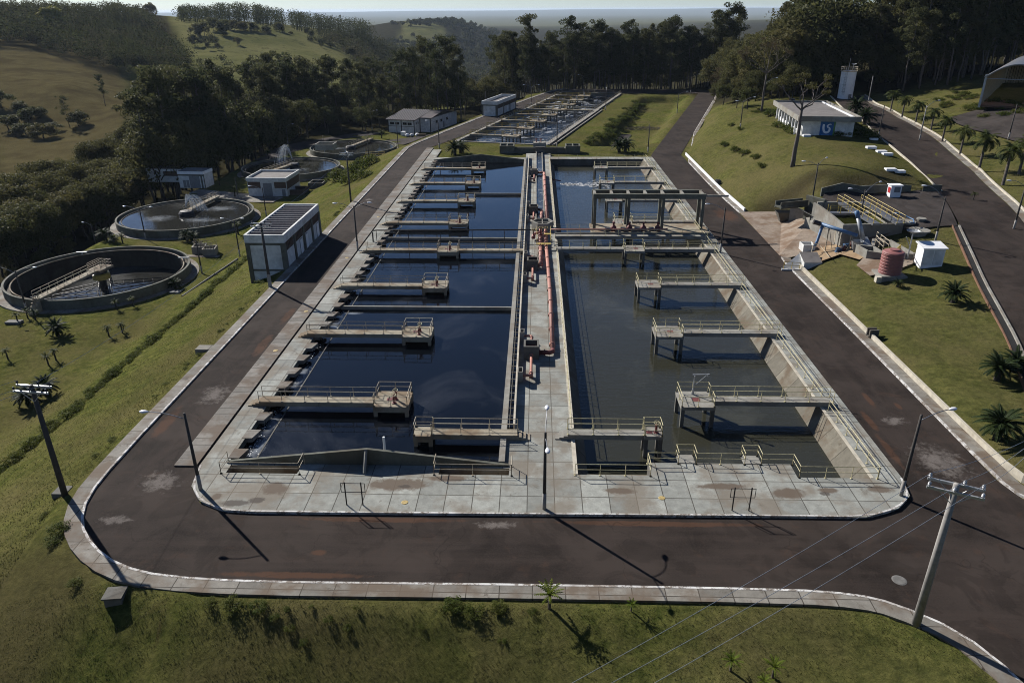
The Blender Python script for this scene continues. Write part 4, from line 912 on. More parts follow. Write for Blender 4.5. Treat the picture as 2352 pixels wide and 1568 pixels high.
# ------------------------------------------------------------------ round clarifiers
def clarifier(i, c, r, label, ang, deep, span, spray):
    t = thing('clarifier', label, 'clarifier', (c[0],c[1],-8), 0, 'round clarifiers on the lower level')
    zt = -6.5; cz = (c[0], c[1], 0)
    MB().lathe([(r,-9),(r,zt),(r-.32,zt),(r-.32,-11.5 if deep else -8.5)], cz, 96).build('tank_wall', M['concg'], t, True if False else False)
    MB().lathe([(r-.32,zt-.75),(r-.95,zt-.75),(r-.95,zt-.38),(r-1.1,zt-.38),(r-1.1,-11.5 if deep else -8.5)], cz, 96).build('launder', M['algae'], t)
    MB().lathe([(r-.93,zt-.36),(r-1.0,zt-.30),(r-1.12,zt-.36)], cz, 96).build('weir_plate', M['rust'] if deep else M['concd'], t)
    MB().lathe([(r-.02,-7.93),(r+1.15,-7.95),(r+1.15,-8.3)], cz, 72).build('apron', M['side'], t)
    zw = zt-3.3 if deep else zt-.45
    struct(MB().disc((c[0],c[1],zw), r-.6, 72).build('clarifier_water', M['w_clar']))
    d = Vector((math.cos(ang), math.sin(ang), 0)); n = Vector((-d.y, d.x, 0)); C0 = Vector((c[0],c[1],0))
    def bridge(a, b, w_, z, th, mat):
        m = MB(); A0 = C0+d*a; B0 = C0+d*b
        P = [A0-n*w_, B0-n*w_, B0+n*w_, A0+n*w_]; m.prism([(p.x,p.y) for p in P], z-th, z); return m
    br = bridge(-1.6 if deep else span[0], r+.5 if deep else span[1], .55, zt+.45, .35, None).build('bridge', M['rust'] if deep else M['rust'], t)
    m = MB()
    for s in (-1, 1): m.rail([C0+d*(span[0])+n*.5*s+Vector((0,0,zt+.45)), C0+d*(r+.3)+n*.5*s+Vector((0,0,zt+.45))], 1.0, 1.7, .04)
    m.build('railing', M['railr'], t)
    if deep:
        m = MB(); A0 = C0-d*1.5+Vector((0,0,zt+.45)); m.rail([A0+n*1.1+d*2.6, A0+n*1.1, A0-n*1.1, A0-n*1.1+d*2.6], 1.0, 1.2, .04); m.build('centre_railing', M['railr'], t)
        P = [C0-d*1.7-n*1.2, C0+d*1.4-n*1.2, C0+d*1.4+n*1.2, C0-d*1.7+n*1.2]; MB().prism([(p.x,p.y) for p in P], zt+.1, zt+.44).build('centre_platform', M['rust'], t)
        MB().lathe([(.55,-12),(.55,zt-.6),(.95,zt-.6),(.95,zt+.1)], cz, 16).build('centre_column', M['iron'], t)
        MB().lathe([(1.3,zt-1.3),(1.3,zt-.5),(.9,zt-.4)], cz, 16).build('drive_ring', M['yrail'], t)
        m = MB()
        for a in np.linspace(0, 2*math.pi, 5)[:-1]:
            e = Vector((math.cos(a+.5), math.sin(a+.5), 0)); f = Vector((-e.y, e.x, 0))
            for s in (-.9, .9):
                p0 = C0+f*s+e*1+Vector((0,0,zt-2.2)); p1 = C0+f*s*.6+e*(r-2.5)+Vector((0,0,zw+.35)); m.tube(p0, p1, .06, n=5); q0 = C0+f*s+e*1+Vector((0,0,zw+.2)); q1 = C0+f*s*.6+e*(r-2.5)+Vector((0,0,zw+.15)); m.tube(q0, q1, .06, n=5)
                for k in range(6): m.tube(p0.lerp(p1,k/6), q0.lerp(q1,(k+1)/6), .04, n=4)
            for k in range(7):
                g = C0+e*(1.5+1.4*k)+Vector((0,0,zt-2.2+.16*k*-1)); m.tube(g-f*.9, g+f*.9, .04, n=4)
        m.build('scraper_arm', M['iron'], t)
        m = MB(); e = C0+d*(r+.5); 
        for k in range(5): P = e+d*(.3*k); m.box(P.x-.5,P.x+.5,P.y-.15,P.y+.15,-8,zt+.3-.38*k)
        m.rail([e+n*.5+Vector((0,0,zt+.4)), e+d*1.5+n*.5+Vector((0,0,-8))], 1, 1.2, .04); m.build('steps', M['rust'], t)
        for a in (2.3, .55): 
            e = C0+Vector((math.cos(a),math.sin(a),0))*(r-.9); MB().box(e.x-.9,e.x+.9,e.y-.12,e.y+.12,zt+.05,zt+.14).box(e.x-.1,e.x+.1,e.y-.1,e.y+.1,zt-1.2,zt+.05).build('skimmer_bracket', M['galv'], t)
    else:
        MB().lathe([(0,zw-.2),(1.5,zw-.2),(1.5,zw+.5),(1.2,zw+.9),(0,zw+1.0)], (C0.x+d.x*span[0],C0.y+d.y*span[0],0), 14).build('centre_pier', M['iron'], t)
        m = MB(); s0 = C0+d*2+n*.7; m.tube(s0+Vector((0,0,zw+.1)), C0+d*(r-1)+n*.9+Vector((0,0,zw+.1)), .18, n=6); m.build('scum_trough', M['galv'], t)
    if spray:
        m = MB(); o = C0+d*span[0]+Vector((0,0,zt+1.0)); rg = random.Random(5); 
        for k in range(34):
            a = rg.uniform(spray[0], spray[0]+spray[1]); v = rg.uniform(.75,1.0); L = spray[2]*v*rg.uniform(.6,1.1); hh = spray[3]*v
            pts = [o+Vector((math.cos(a)*L*s, math.sin(a)*L*s, hh*4*s*(1-s)*1.1-(.9*s))) for s in np.linspace(0,1,9)]
            m.path(pts, [.015+.06*s for s in np.linspace(0,1,9)], 4)
        o = m.build('water_spray', M['spray']); tag(o, spray[4], 'water spray', 'water sprays over the clarifiers')
clarifier(1, *CLAR[0], 'nearest round clarifier, drained low, with a rusty bridge and scraper arms', -1.69, True, (-1.6, 0), None)
clarifier(2, *CLAR[1], 'round clarifier beside the near lower lawn, full, with a spray over its bridge', 1.49, False, (0, 13.2), (.2, 1.5, 4.4, 2.7, 'fan of white water sprayed over the second clarifier'))
clarifier(3, *CLAR[2], 'round clarifier behind the flat roofed brown building, with a tall fountain', -1.835, False, (-1, 12.8), (2.5, .9, 5.0, 4.2, 'tall white fountain over the clarifier behind the brown building'))
clarifier(4, *CLAR[3], 'farthest round clarifier, just before the white house', 1.345, False, (-2, 13), None)

# ------------------------------------------------------------------ pump houses on the bank
def pumphouse(t, Mx, W, L, bays, ztop, zbot, open_roof, doors):
    """local x across (0..W, road side at W), y along"""
    def lb(b, *a): return b.box(*a, Mx)
    b = MB(); lb(b,.0,W,.0,.2,zbot,ztop-1.05); lb(b,0,W,L-.2,L,zbot,ztop-1.05); lb(b,0,.2,.2,L-.2,zbot,ztop-1.05); lb(b,W-.2,W,.2,L-.2,zbot,ztop-1.05); b.build('wall', M['white'], t)
    b = MB(); lb(b,-.12,W+.12,-.12,.15,ztop-1.05,ztop); lb(b,-.12,W+.12,L-.15,L+.12,ztop-1.05,ztop); lb(b,-.12,.15,.15,L-.15,ztop-1.05,ztop); lb(b,W-.15,W+.12,.15,L-.15,ztop-1.05,ztop); b.build('parapet', M['white'], t)
    b = MB(); lb(b,.15,W-.15,.15,L-.15,ztop-1.0,ztop-.8); b.build('roof_slab', M['dark'] if open_roof else M['roof'], t)
    if open_roof:
        n = 15
        for k in range(n):
            y = .5+(L-1)*k/(n-1); b = MB(); lb(b,.15,W-.15,y-.10,y+.10,ztop-.6,ztop-.12); b.build('roof_beam', M['beam'], t)
    s = L/bays
    for k in range(bays+1):
        y = min(L-.12, max(.12, s*k)); b = MB(); lb(b,W,W+.16,y-.28,y+.28,zbot,ztop-1.05); b.build('pilaster', M['concg'], t)
    for x in (.0, W-.45): b = MB(); lb(b,x,x+.45,-.14,.0,zbot,ztop-1.05); b.build('pilaster', M['concg'], t)
    b = MB(); lb(b,-.1,.0,-.1,.4,zbot,ztop-1.05); b.build('pilaster', M['concg'], t)
    b = MB(); lb(b,.45,W-.45,-.06,.0,ztop-1.4,ztop-1.06); b.build('band', M['concg'], t)
    b = MB(); lb(b,.45,W-.45,-.05,.0,-.25,.0); b.build('band', M['concg'], t)
    for k in range(bays):
        y0, y1 = s*k+.4, s*(k+1)-.4
        b = MB(); lb(b,W+.0,W+.03,y0,y1,ztop-2.3,ztop-1.15); wv = b.build('vent_panel', M['brick'], t)
        b = MB()
        for q in range(int((y1-y0)/.55)+1):
            yy = y0+.55*q; lb(b,W+.03,W+.07,yy,yy+.1,ztop-2.3,ztop-1.15)
        b.build('vent_rib', M['iron'], wv)
        if doors[k]:
            ya = y0+(y1-y0)*(.55 if doors[k] > 0 else .1); b = MB(); lb(b,W,W+.05,ya,ya+1.05,.02,2.15); d = b.build('door', M['door'], t)
            b = MB(); lb(b,W+.05,W+.08,ya+.06,ya+.5,.1,2.05); lb(b,W+.05,W+.08,ya+.56,ya+1.0,.1,2.05); b.build('door_leaf', M['whitep'], d)
t = thing('pump_house', 'white pump house with an open ribbed roof standing on the bank beside the near road', 'building', (-37,89.6,0))
pumphouse(t, Matrix.Translation((-37.0,89.7,0)), 4.9, 16.2, 4, 4.6, -3.4, True, (0,1,-1,1))
o = MB().box(-32.1,-31.0,89.7,106,-.3,.13).build('footpath', M['side']); struct(o)
o = MB().box(-37.2,-37.05,88.9,89.6,-3.2,-2.5).build('footing', M['cream']); tag(o, 'small pale footing at the lower corner of the ribbed pump house', 'footing')
t = thing('pump_house', 'white flat roofed pump house on the far bank next to the far basin road', 'building', (-16.7,240.2,0))
pumphouse(t, frame((-17.0,240.4,0), EU), 4.9, 21.5, 3, 4.5, -3.4, False, (0,1,0))

# ------------------------------------------------------------------ lower level buildings
def mbox(Mx, *a): return MB().box(*a, Mx)
Mx = frame((-65.4,164.6,-8), (1,-.02))
t = thing('plant_building', 'flat roofed building with brown vent bands and a grey double door', 'building', (-61,169,-8))
b = MB(); b.box(0,9,0,.2,0,3.5,Mx).box(0,9,9,9.2,0,3.5,Mx).box(0,.2,.2,9,0,3.5,Mx).box(8.8,9,.2,9,0,3.5,Mx); b.build('wall', M['white'], t)
b = MB(); b.box(-.15,9.15,-.15,.1,3.5,4.25,Mx).box(-.15,9.15,9.1,9.35,3.5,4.25,Mx).box(-.15,.1,.1,9.1,3.5,4.25,Mx).box(8.9,9.15,.1,9.1,3.5,4.25,Mx); b.build('parapet', M['white'], t)
mbox(Mx,.1,8.9,.1,9.1,3.55,3.8).build('roof', M['roof'], t)
mbox(Mx,.1,3.0,-.04,0,1.9,3.3).build('vent_panel', M['brick'], t); mbox(Mx,6.2,8.9,-.04,0,1.9,3.3).build('vent_panel', M['brick'], t); mbox(Mx,9,9.04,.2,9,1.6,3.3).build('vent_panel', M['brick'], t)
mbox(Mx,3.6,5.6,-.05,0,0,3.0).build('door', M['door'], t); mbox(Mx,7.8,8.6,-.05,0,0,1.7).build('door', M['door'], t)
b = MB(); b.box(9.04,12.2,1.5,1.7,0,1.2,Mx).box(9.04,12.2,5.5,5.7,0,1.2,Mx).box(12.0,12.2,1.7,5.5,0,1.2,Mx); tag(b.build('low_wall_pen', M['brick']), 'low brown walled pen beside the flat roofed brown building', 'wall')
Mx = frame((-57.2,176,-8), (1,.1)); b = openbox(-53,-48.5,178,182,1.4); tag(b.build('concrete_chamber', M['conc']), 'low concrete chamber with pipes right of the brown flat roofed building', 'chamber')
b = openbox(-54,-50.5,172.5,176.5,1.3); 
for i in range(len(b.v)): b.v[i] = (b.v[i][0], b.v[i][1], b.v[i][2]-8)
tag(b.build('concrete_chamber', M['concd']), 'low dark concrete chamber between the brown building and the bank', 'chamber')
Mx = frame((-85.2,173.2,-8), (1,-.09))
t = thing('garage', 'small white garage with a big grey shutter beside the lower road', 'building', (-82,175,-8))
b = MB(); b.box(0,6.3,0,.2,0,3.3,Mx).box(0,6.3,4.3,4.5,0,3.3,Mx).box(0,.2,.2,4.3,0,3.3,Mx).box(6.1,6.3,.2,4.3,0,3.3,Mx); b.build('wall', M['white'], t)
b = MB(); b.box(-.1,6.4,-.1,4.6,3.3,3.95,Mx); b.build('parapet', M['whitep'], t); mbox(Mx,.05,6.25,.05,4.45,3.95,3.98).build('roof', M['roof'], t)
mbox(Mx,-.02,6.32,-.03,0,2.9,3.3).build('band', M['concg'], t); mbox(Mx,2.7,5.3,-.06,0,0,2.85).build('shutter', M['door'], t); mbox(Mx,1.0,1.7,-.05,0,.1,1.9).build('door', M['door'], t); mbox(Mx,1.85,2.5,-.05,0,.1,1.9).build('door', M['door'], t); mbox(Mx,6.3,6.36,-.0,.35,0,3.3).build('pilaster', M['concg'], t); mbox(Mx,5.6,6.0,-.06,0,0,3.3).build('pilaster', M['concg'], t)
Mx = frame((-96.2,180.0,-8), (1,-.05))
t = thing('shed', 'low flat white shed at the edge of the wood beside the garage', 'building', (-92,181,-8))
b = MB(); b.box(0,8.5,0,4.5,0,2.7,Mx); b.build('wall', M['white'], t); mbox(Mx,-.15,8.7,-.15,4.7,2.7,3.2).build('roof_slab', M['whitep'], t); mbox(Mx,.1,8.4,.1,4.4,3.2,3.23).build('roof', M['roof'], t); mbox(Mx,2.2,2.35,-.08,0,0,2.7).build('drainpipe', M['iron'], t); mbox(Mx,4.2,8.4,-.05,0,1.5,2.6).build('vent_panel', M['brick'], t)
# white house with striped roof
Mx = frame((-51.2,260.8,-8), (.957,-.29))
t = thing('white_house', 'white house with a dark striped corrugated roof and dark pilasters', 'house', (-46,262,-8))
b = MB(); b.box(0,10.2,0,.2,0,4.4,Mx).box(10,10.2,.2,4,0,4.4,Mx).box(10.2,14.5,4,4.2,0,4.4,Mx).box(14.3,14.5,4.2,27,0,4.6,Mx).box(0,.2,.2,27,0,4.4,Mx).box(.2,14.3,26.8,27,0,4.4,Mx); b.build('wall', M['white'], t)
def slab4(a, b, c, d, th, Mx):
    m = MB(); P = [tuple(Mx @ Vector(p)) for p in (a,b,c,d)]; Q = [(p[0],p[1],p[2]-th) for p in P]; m.quad(*P); m.quad(*Q[::-1])
    for i in range(4): j = (i+1) % 4; m.quad(P[j], P[i], Q[i], Q[j])
    return m
rf = slab4((-.5,-.6,4.4),(10.7,-.6,4.4),(10.7,13.5,6.2),(-.5,13.5,6.2),.18,Mx).build('roof', M['roofd'], t); 
slab4((10.7,3.4,4.85),(15.1,3.4,4.85),(15.1,13.5,6.2),(10.7,13.5,6.2),.18,Mx).build('roof', M['roofd'], t); slab4((-.5,13.5,6.2),(15.1,13.5,6.2),(15.1,27.6,4.4),(-.5,27.6,4.4),.18,Mx).build('roof', M['roofd'], t)
b = MB()
for k in range(13):
    x = -.3+.86*k; P = [tuple(Mx @ Vector(p)) for p in ((x,-.64,4.46),(x+.43,-.64,4.46),(x+.43,13.5,6.26),(x,13.5,6.26))]; b.quad(*P); P2 = [(p[0],p[1],p[2]+.06) for p in P]; b.quad(*P2)
b.build('roof_strip', M['beam'], rf)
for x in (0,5.0,9.85): mbox(Mx,x,x+.3,-.08,0,0,4.3).build('pilaster', M['iron'], t)
for x in (10.2,14.15): mbox(Mx,x,x+.3,3.9,4,0,4.4).build('pilaster', M['iron'], t)
mbox(Mx,.3,9.85,-.06,-.01,2.1,2.25).build('band', M['concg'], t)
for x in (.9,2.9,5.7,7.6): 
    f = mbox(Mx,x,x+1.5,-.05,0,2.75,3.5).build('window', M['glass'], t); b = MB(); b.box(x-.06,x+1.56,-.07,-.05,2.68,2.75,Mx).box(x+.7,x+.78,-.07,-.05,2.75,3.5,Mx); b.build('window_frame', M['concg'], f)
for y in (.9,2.4): mbox(Mx,10.2,10.25,y,y+.6,2.8,3.6).build('window', M['glass'], t)
for y in (8,12,17): mbox(Mx,14.5,14.56,y,y+1.6,2.5,3.4).build('window', M['glass'], t)
mbox(Mx,14.5,14.56,14.2,15.4,.3,2.4).build('door', M['door'], t)
b = MB().box(0,1.4,0,1.4,0,1.3,frame((-45.6,253.2,-8),(1,-.3))); tag(b.build('white_bin', M['whitep']), 'white box bin in front of the white house', 'bin')
rg = random.Random(9)
for i, (x, y, c, l) in enumerate(((-41.5,251.5,'white','crumpled white sack in the rubbish heap before the white house'),(-39.8,252.2,'whitep','grey white sack beside the orange board'),(-38.2,251.6,'wood','orange brown board leaning in the rubbish heap'),(-43.0,251.4,'lamp','pale round bundle at the left end of the rubbish heap'))):
    b = MB(); 
    if c == 'wood': b.box(-1.5,1.5,-.08,.08,0,.9,Matrix.Translation((x,y,hz(x,y)))@Matrix.Rotation(.5,4,'X'))
    else: b.lathe([(0,0),(.7,.05),(.85,.4),(.6,.8),(.2,1.0),(0,1.02)], (x,y,hz(x,y)), 9)
    tag(b.build('rubbish_sack' if c != 'wood' else 'board', M[c]), l, 'rubbish', 'rubbish heap')
# bank chamber with pipes near the second clarifier
for (x, y, l) in ((-56.5,121.2,'small concrete valve chamber with pipes on the lawn below the bank, right one'),(-58.8,122.4,'small concrete valve chamber on the lawn below the bank, left one')):
    z = -8; t = thing('valve_chamber', l, 'chamber', (x,y,z), .2, 'valve chambers on the lower lawn')
    b = MB(); b.box(-1.1,1.1,-1.2,-1.0,0,1.25).box(-1.1,1.1,1.0,1.2,0,1.25).box(-1.1,-.9,-1,1,0,1.25).box(.9,1.1,-1,1,0,1.25).box(-.9,.9,-1,1,0,.6); b.build('chamber_wall', M['conc'], t, False, False)
    b = MB()
    for k in range(4): b.tube((-.7+.45*k,-.8,.5),(-.7+.45*k,-.8,2.1),.06); b.tube((-.85+.45*k,-.8,2.1),(-.55+.45*k,-.8,2.1),.04)
    b.rail([(-1,1,1.25),(1,1,1.25)],.9,1,.04); b.build('valve_stem', M['railr'], t, False, False)
o = MB().box(-60.5,-54.5,119.3,120.4,-8.05,-7.9).build('slab', M['side']); tag(o, 'pale slab in front of the small valve chambers on the lower lawn', 'slab')
t = thing('valve_chamber', 'low concrete chamber with yellowed railings between the two far clarifiers', 'chamber', (-44,203,-8)); 
b = openbox(-47,-41.5,200,204.5,2.0)
b.v = [(p[0],p[1],p[2]-8) for p in b.v]; b.build('chamber_wall', M['concd'], t); MB().rail([(-47,200.1,-6),(-41.5,200.1,-6),(-41.5,204.4,-6),(-47,204.4,-6)],1.0,1.6,.05).build('railing', M['yrail'], t)
o = MB().path([(-51.8,99.5,hz(-51.8,99.5)+.1),(-50.4,106,hz(-50.4,106)+.1),(-48.6,113.5,hz(-48.6,113.5)+.1)], .16, 6).build('gutter', M['tile']); tag(o, 'pale drain gutter at the foot of the left bank', 'gutter')
for (x, y, s, l) in ((33,758-17,1.0,'flat grey inspection lid on the lawn beside the near clarifier'),(404,672,.8,'flat dark inspection lid near the end of the bank gutter')):
    p = U(x, y, -8); o = MB().box(p.x-s,p.x+s,p.y-.5,p.y+.5,-8.05,-7.75).build('inspection_slab', M['tile']); tag(o, l, 'lid', 'inspection lids')
p = U(268,1378,-.35); t = thing('stone_box', 'dark stone service box on the grass at the lower left corner', 'service box', (p.x,p.y,hz(p.x,p.y)), .12)
zb = hz(p.x, p.y); MB().box(-.48,.48,-.42,.42,-.8,.2).build('box_body', M['tile'], t, False, False); MB().box(-.56,.56,-.5,.5,.2,.3).build('lid', M['concd'], t, False, False)
p = U(135,1135,-.4); o = MB().box(p.x-.35,p.x+.65,p.y-.25,p.y+.75,hz(p.x,p.y)-.5,hz(p.x,p.y)+.3).build('stone_block', M['concd']); tag(o, 'dark concrete block beside the foot of the left utility pole', 'block')
o = MB().box(-33.6,-32.1,64.9,66,-.6,.04).build('step_slab', M['side']); tag(o, 'small concrete slab beside the left footpath', 'slab')

# ------------------------------------------------------------------ low walls on the right
def wall_line(name, pts, h, th, mat, lab, group='low walls along the right road', base=-.6, follow=False):
    mb = MB(); l = dense(pts, 3.0); o = offset(l, -th); k = len(mb.v)
    for a, b in zip(l, o):
        z0 = hz(*a) if follow else 0
        mb.v += [(a[0],a[1],z0+base),(a[0],a[1],z0+h),(b[0],b[1],z0+h),(b[0],b[1],z0+base)]
    for i in range(len(l)-1):
        q = k+4*i; mb.f += [(q,q+4,q+5,q+1),(q+1,q+5,q+6,q+2),(q+2,q+6,q+7,q+3)]
    q = k+4*(len(l)-1); mb.f += [(k,k+1,k+2,k+3),(q+3,q+2,q+1,q)]
    return tag(mb.build(name, mat), lab, 'wall', group)
WL = smooth_line([(36.8,42.0),(35.2,42.8),(34.1,44.6),(33.95,50),(33.95,68.8)], 1)
wall_line('low_wall', WL, .55, .22, M['cream'], 'long low cream wall along the near right road up to the drain outlet')
wall_line('low_wall', [(33.95,69.6),(33.95,91)], .55, .22, M['cream'], 'low cream wall between the drain outlet and the white ramp of the inlet works')
wall_line('low_wall', [(34.35,120.2),(33.95,136),(34.2,171.8)], .55, .22, M['whitep'], 'low white wall along the far right road below the grass slope')
o = MB().box(33.8,34.7,68.8,69.0,0,.95).box(33.8,34.7,69.4,69.6,0,.95).box(33.8,34.7,68.8,69.6,-.2,.2).build('drain_outlet', M['concd']); tag(o, 'small dark drain outlet in the low cream wall', 'drain')
o = MB().box(34.1,35.0,139.8,140.0,0,1.0).box(34.1,35.0,140.6,140.8,0,1.0).build('drain_outlet', M['concd']); tag(o, 'small drain outlet in the low white wall', 'drain')
URs = smooth_line([p[:2] for p in UR_R[1:]], 2); ULs = smooth_line([p[:2] for p in UR_L[5:]], 2); ULl = smooth_line([p[:2] for p in UR_L[:5]], 2)
b, P_, Z_ = drape('', URs, offset(URs, -1.0), None, .13, 1); struct(b.build('footpath', M['side']))
l2 = offset(URs, -1.05)
wall_line('low_wall', l2, .45, .2, M['cream'], 'long low white wall on the uphill side of the upper road', 'walls along the upper road', -.6, True)
wall_line('kerb_wall', ULs, .20, -.16, M['cream'], 'white kerb wall on the downhill side of the upper road below the office', 'walls along the upper road', -.5, True)
wall_line('kerb_wall', ULl, .30, -.22, M['conc'], 'pale kerb wall between the grass triangle and the upper road', 'walls along the upper road', -.5, True)
wall_line('drain_wall', offset(ULl, .95), .22, .12, M['soil'], 'red brown drain edge along the grass triangle', 'walls along the upper road', -.5, True)
b, _, _ = drape('', ULl, offset(ULl, .85), None, .07, 1); struct(b.build('drain', M['dark']))
# retaining wall behind the inlet yard
RW = [tuple(U(x, y, 4.2)[:2]) for x, y in ((1884,446),(1975,444),(2045,440),(2090,443))]; RW2 = [tuple(U(x, y, 4.6)[:2]) for x, y in ((2118,438),(2160,440))]
wall_line('retaining_wall', RW, 1.1, .25, M['concg'], 'dark concrete retaining wall behind the inlet works yard, long left part', 'retaining walls behind the inlet yard', -.8, True)
wall_line('retaining_wall', RW2, 1.0, .25, M['concg'], 'dark concrete retaining wall behind the inlet works yard, short part next to the upper road', 'retaining walls behind the inlet yard', -.8, True)
p = U(2053,446,4.4); z = hz(p.x,p.y); t = thing('control_cabinet', 'narrow white control cabinet with a red panel at the yard wall', 'cabinet', (p.x,p.y,z))
MB().box(p.x-.8,p.x+.8,p.y-.5,p.y+.7,z-.3,z+1.9).build('cabinet_body', M['whitep'], t); MB().box(p.x-.95,p.x+.95,p.y-.65,p.y+.85,z+1.9,z+2.0).build('cabinet_roof', M['whitep'], t); MB().box(p.x-.86,p.x-.8,p.y-.4,p.y+.4,z+.8,z+1.6).build('red_panel', M['red'], t); MB().box(p.x-.3,p.x+.6,p.y-.53,p.y-.5,z+.9,z+1.7).build('window', M['door'], t)

# ------------------------------------------------------------------ office and tower
Mo = frame((52.4,151.6,7.5), (.993,-.115)); 
t = thing('office_building', 'single storey white office with a flat grey roof and a blue emblem panel', 'building', (57,160,7.5))
b = MB(); b.box(.4,10,0,.2,-.6,2.75,Mo).box(.4,.6,.2,26,-.6,2.75,Mo).box(9.8,10,.2,26,-.6,2.75,Mo).box(.6,9.8,25.8,26,-.6,2.75,Mo); b.build('wall', M['white'], t)
b = MB(); b.box(-.9,10.9,-1.0,-.75,2.75,3.75,Mo).box(-.9,10.9,26.6,26.85,2.75,3.75,Mo).box(-.9,-.65,-.75,26.6,2.75,3.75,Mo).box(10.65,10.9,-.75,26.6,2.75,3.75,Mo); b.build('fascia', M['conc'], t)
mbox(Mo,-.65,10.65,-.75,26.6,2.8,3.4).build('roof', M['roof'], t)
mbox(Mo,9.6,9.95,-.7,26.5,3.4,3.62).build('roof_gutter', M['whitep'], t)
for k in range(9): mbox(Mo,-.35,-.05,1.0+2.9*k,1.3+2.9*k,-.6,2.75).build('pillar', M['whitep'], t)
for k in range(8): mbox(Mo,.34,.4,1.8+2.9*k,3.6+2.9*k,.6,2.1).build('window', M['glass'], t)
b = MB(); 
for k in range(8): b.box(.30,.36,1.6+2.9*k,3.8+2.9*k,-.6,.5,Mo)
b.build('window_sill', M['whitep'], t)
sg = mbox(Mo,3.7,6.5,-.08,0,-.35,2.65).build('sign_panel', M['signb'], t); mbox(Mo,6.18,6.5,-.11,-.08,-.35,2.65).build('green_stripe', M['signg'], sg)
def stroke(pts, wds):
    m = MB(); n = len(pts)
    L = []; Rr_ = []
    for i in range(n):
        a = Vector(pts[max(i-1,0)]); b_ = Vector(pts[min(i+1,n-1)]); d = (b_-a).normalized(); q = Vector((-d.y, d.x))*wds[i]
        L.append(Vector(pts[i])+q); Rr_.append(Vector(pts[i])-q)
    for i in range(n-1):
        P = [Mo @ Vector((p.x, -.115, p.y)) for p in (L[i], L[i+1], Rr_[i+1], Rr_[i])]; m.quad(*P)
    return m
em = MB()
def arc(cx, cz, r, a0, a1, n=14): return [(cx+r*math.cos(R(a0+(a1-a0)*i/n)), cz+r*1.05*math.sin(R(a0+(a1-a0)*i/n))) for i in range(n+1)]
def add(m): 
    k = len(em.v); em.v.extend(m.v); em.f.extend([tuple(q+k for q in f) for f in m.f])
add(stroke([(4.30,2.15),(4.28,1.6),(4.35,1.2)]+arc(4.95,1.15,.55,190,360,16)+arc(4.95,1.15,.55,0,50,6), [.20]*3+[.2]*17+[.2,.2,.18,.16,.14,.12,.10]))
add(stroke([(5.75,2.12),(5.45,2.15),(5.15,2.02),(5.0,1.8),(5.1,1.6),(5.35,1.5)], [.05,.1,.14,.16,.15,.1]))
em.build('emblem', M['signw'], sg)
b = MB()
for x in (4.1,4.32,4.54,4.76,4.98,5.2,5.42): b.box(x,x+.15,-.11,-.085,.0,.16,Mo)
b.build('sign_line', M['signl'], sg)
for i, (u, v, l) in enumerate(((1.0,-1.6,'white flat meter box lid on the lawn before the office, leftmost'),(13.8,-1.0,'white low box right of the office'))):
    c = Mo @ Vector((u, v, 0)); z = hz(c.x, c.y); tag(MB().box(c.x-.7,c.x+.7,c.y-.4,c.y+.4,z-.1,z+.3).build('white_box', M['whitep']), l, 'box', 'white boxes round the office lawn')
for i, (x, y, l) in enumerate(((1999,349,'white flat box on the lawn below the office, alone'),(2023,355,'white flat box on the lawn, left one of a pair'),(2037,358,'white flat box on the lawn, right one of a pair'),(2042,405,'white flat box near the yard wall, left one'),(2063,405,'white flat box near the yard wall, right one'))):
    p = U(x, y, 6.4 if i < 3 else 5.2); z = hz(p.x, p.y); tag(MB().box(p.x-.85,p.x+.85,p.y-.5,p.y+.5,z-.1,z+.32).build('white_box', M['whitep']), l, 'box', 'white boxes round the office lawn')
p = U(1939,231,8.2); t = thing('water_tower', 'white cylindrical water tower with a railed top behind the office', 'tower', (p.x,p.y,8))
MB().lathe([(0,7.5),(1.85,7.5),(1.85,-.5)], (p.x,p.y,8), 32).build('tank_shell', M['whitep'], t, False)
b = MB(); b.lathe([(1.88,7.4),(2.08,7.45),(2.08,7.6),(1.83,7.6)], (p.x,p.y,8), 24)
for a in np.linspace(0,6.28,13)[:-1]: c = (p.x+2.0*math.cos(a), p.y+2.0*math.sin(a)); b.tube((*c,15.5),(*c,16.6),.04)
b.lathe([(1.97,8.5),(2.03,8.5),(2.03,8.6),(1.97,8.6)], (p.x,p.y,8), 24, True); b.lathe([(1.97,8.0),(2.03,8.0),(2.03,8.07),(1.97,8.07)], (p.x,p.y,8), 24, True); b.build('railing', M['railr'], t)
b = MB(); a = 4.05; e = Vector((math.cos(a),math.sin(a),0)); f = Vector((-e.y,e.x,0)); c = Vector((p.x,p.y,8))
for s in (-.25,.25): b.tube(c+e*2.0+f*s+Vector((0,0,1.8)), c+e*2.0+f*s+Vector((0,0,8.4)), .035, n=5)
for k in range(18): q = c+e*2.0+Vector((0,0,1.9+.36*k)); b.tube(q-f*.25, q+f*.25, .03, n=4)
for k in range(6): q = Vector((p.x,p.y,10.6+.85*k)); pts = [q+e*1.9+f*.4, q+e*2.4+f*.42, q+e*2.6, q+e*2.4-f*.42, q+e*1.9-f*.4]; b.path(pts, .03, 4)
b.build('ladder', M['galv'], t)
e = Vector((.28,-.96,0)); f = Vector((.96,.28,0)); q = c+e*1.88; b = MB(); b.quad(q-f*.45, q+f*.45, q+f*.45+Vector((0,0,1.9)), q-f*.45+Vector((0,0,1.9))); b.build('door', M['door'], t)
b = MB(); b.tube((p.x+.9,p.y,15.4),(p.x+.9,p.y,17.2),.05); b.lathe([(0,.0),(.45,.12),(.62,.3)], (p.x+.9,p.y-.1,17), 14); b.tube((p.x-.2,p.y,15.4),(p.x-.2,p.y,18.6),.035); b.build('antenna', M['galv'], t)
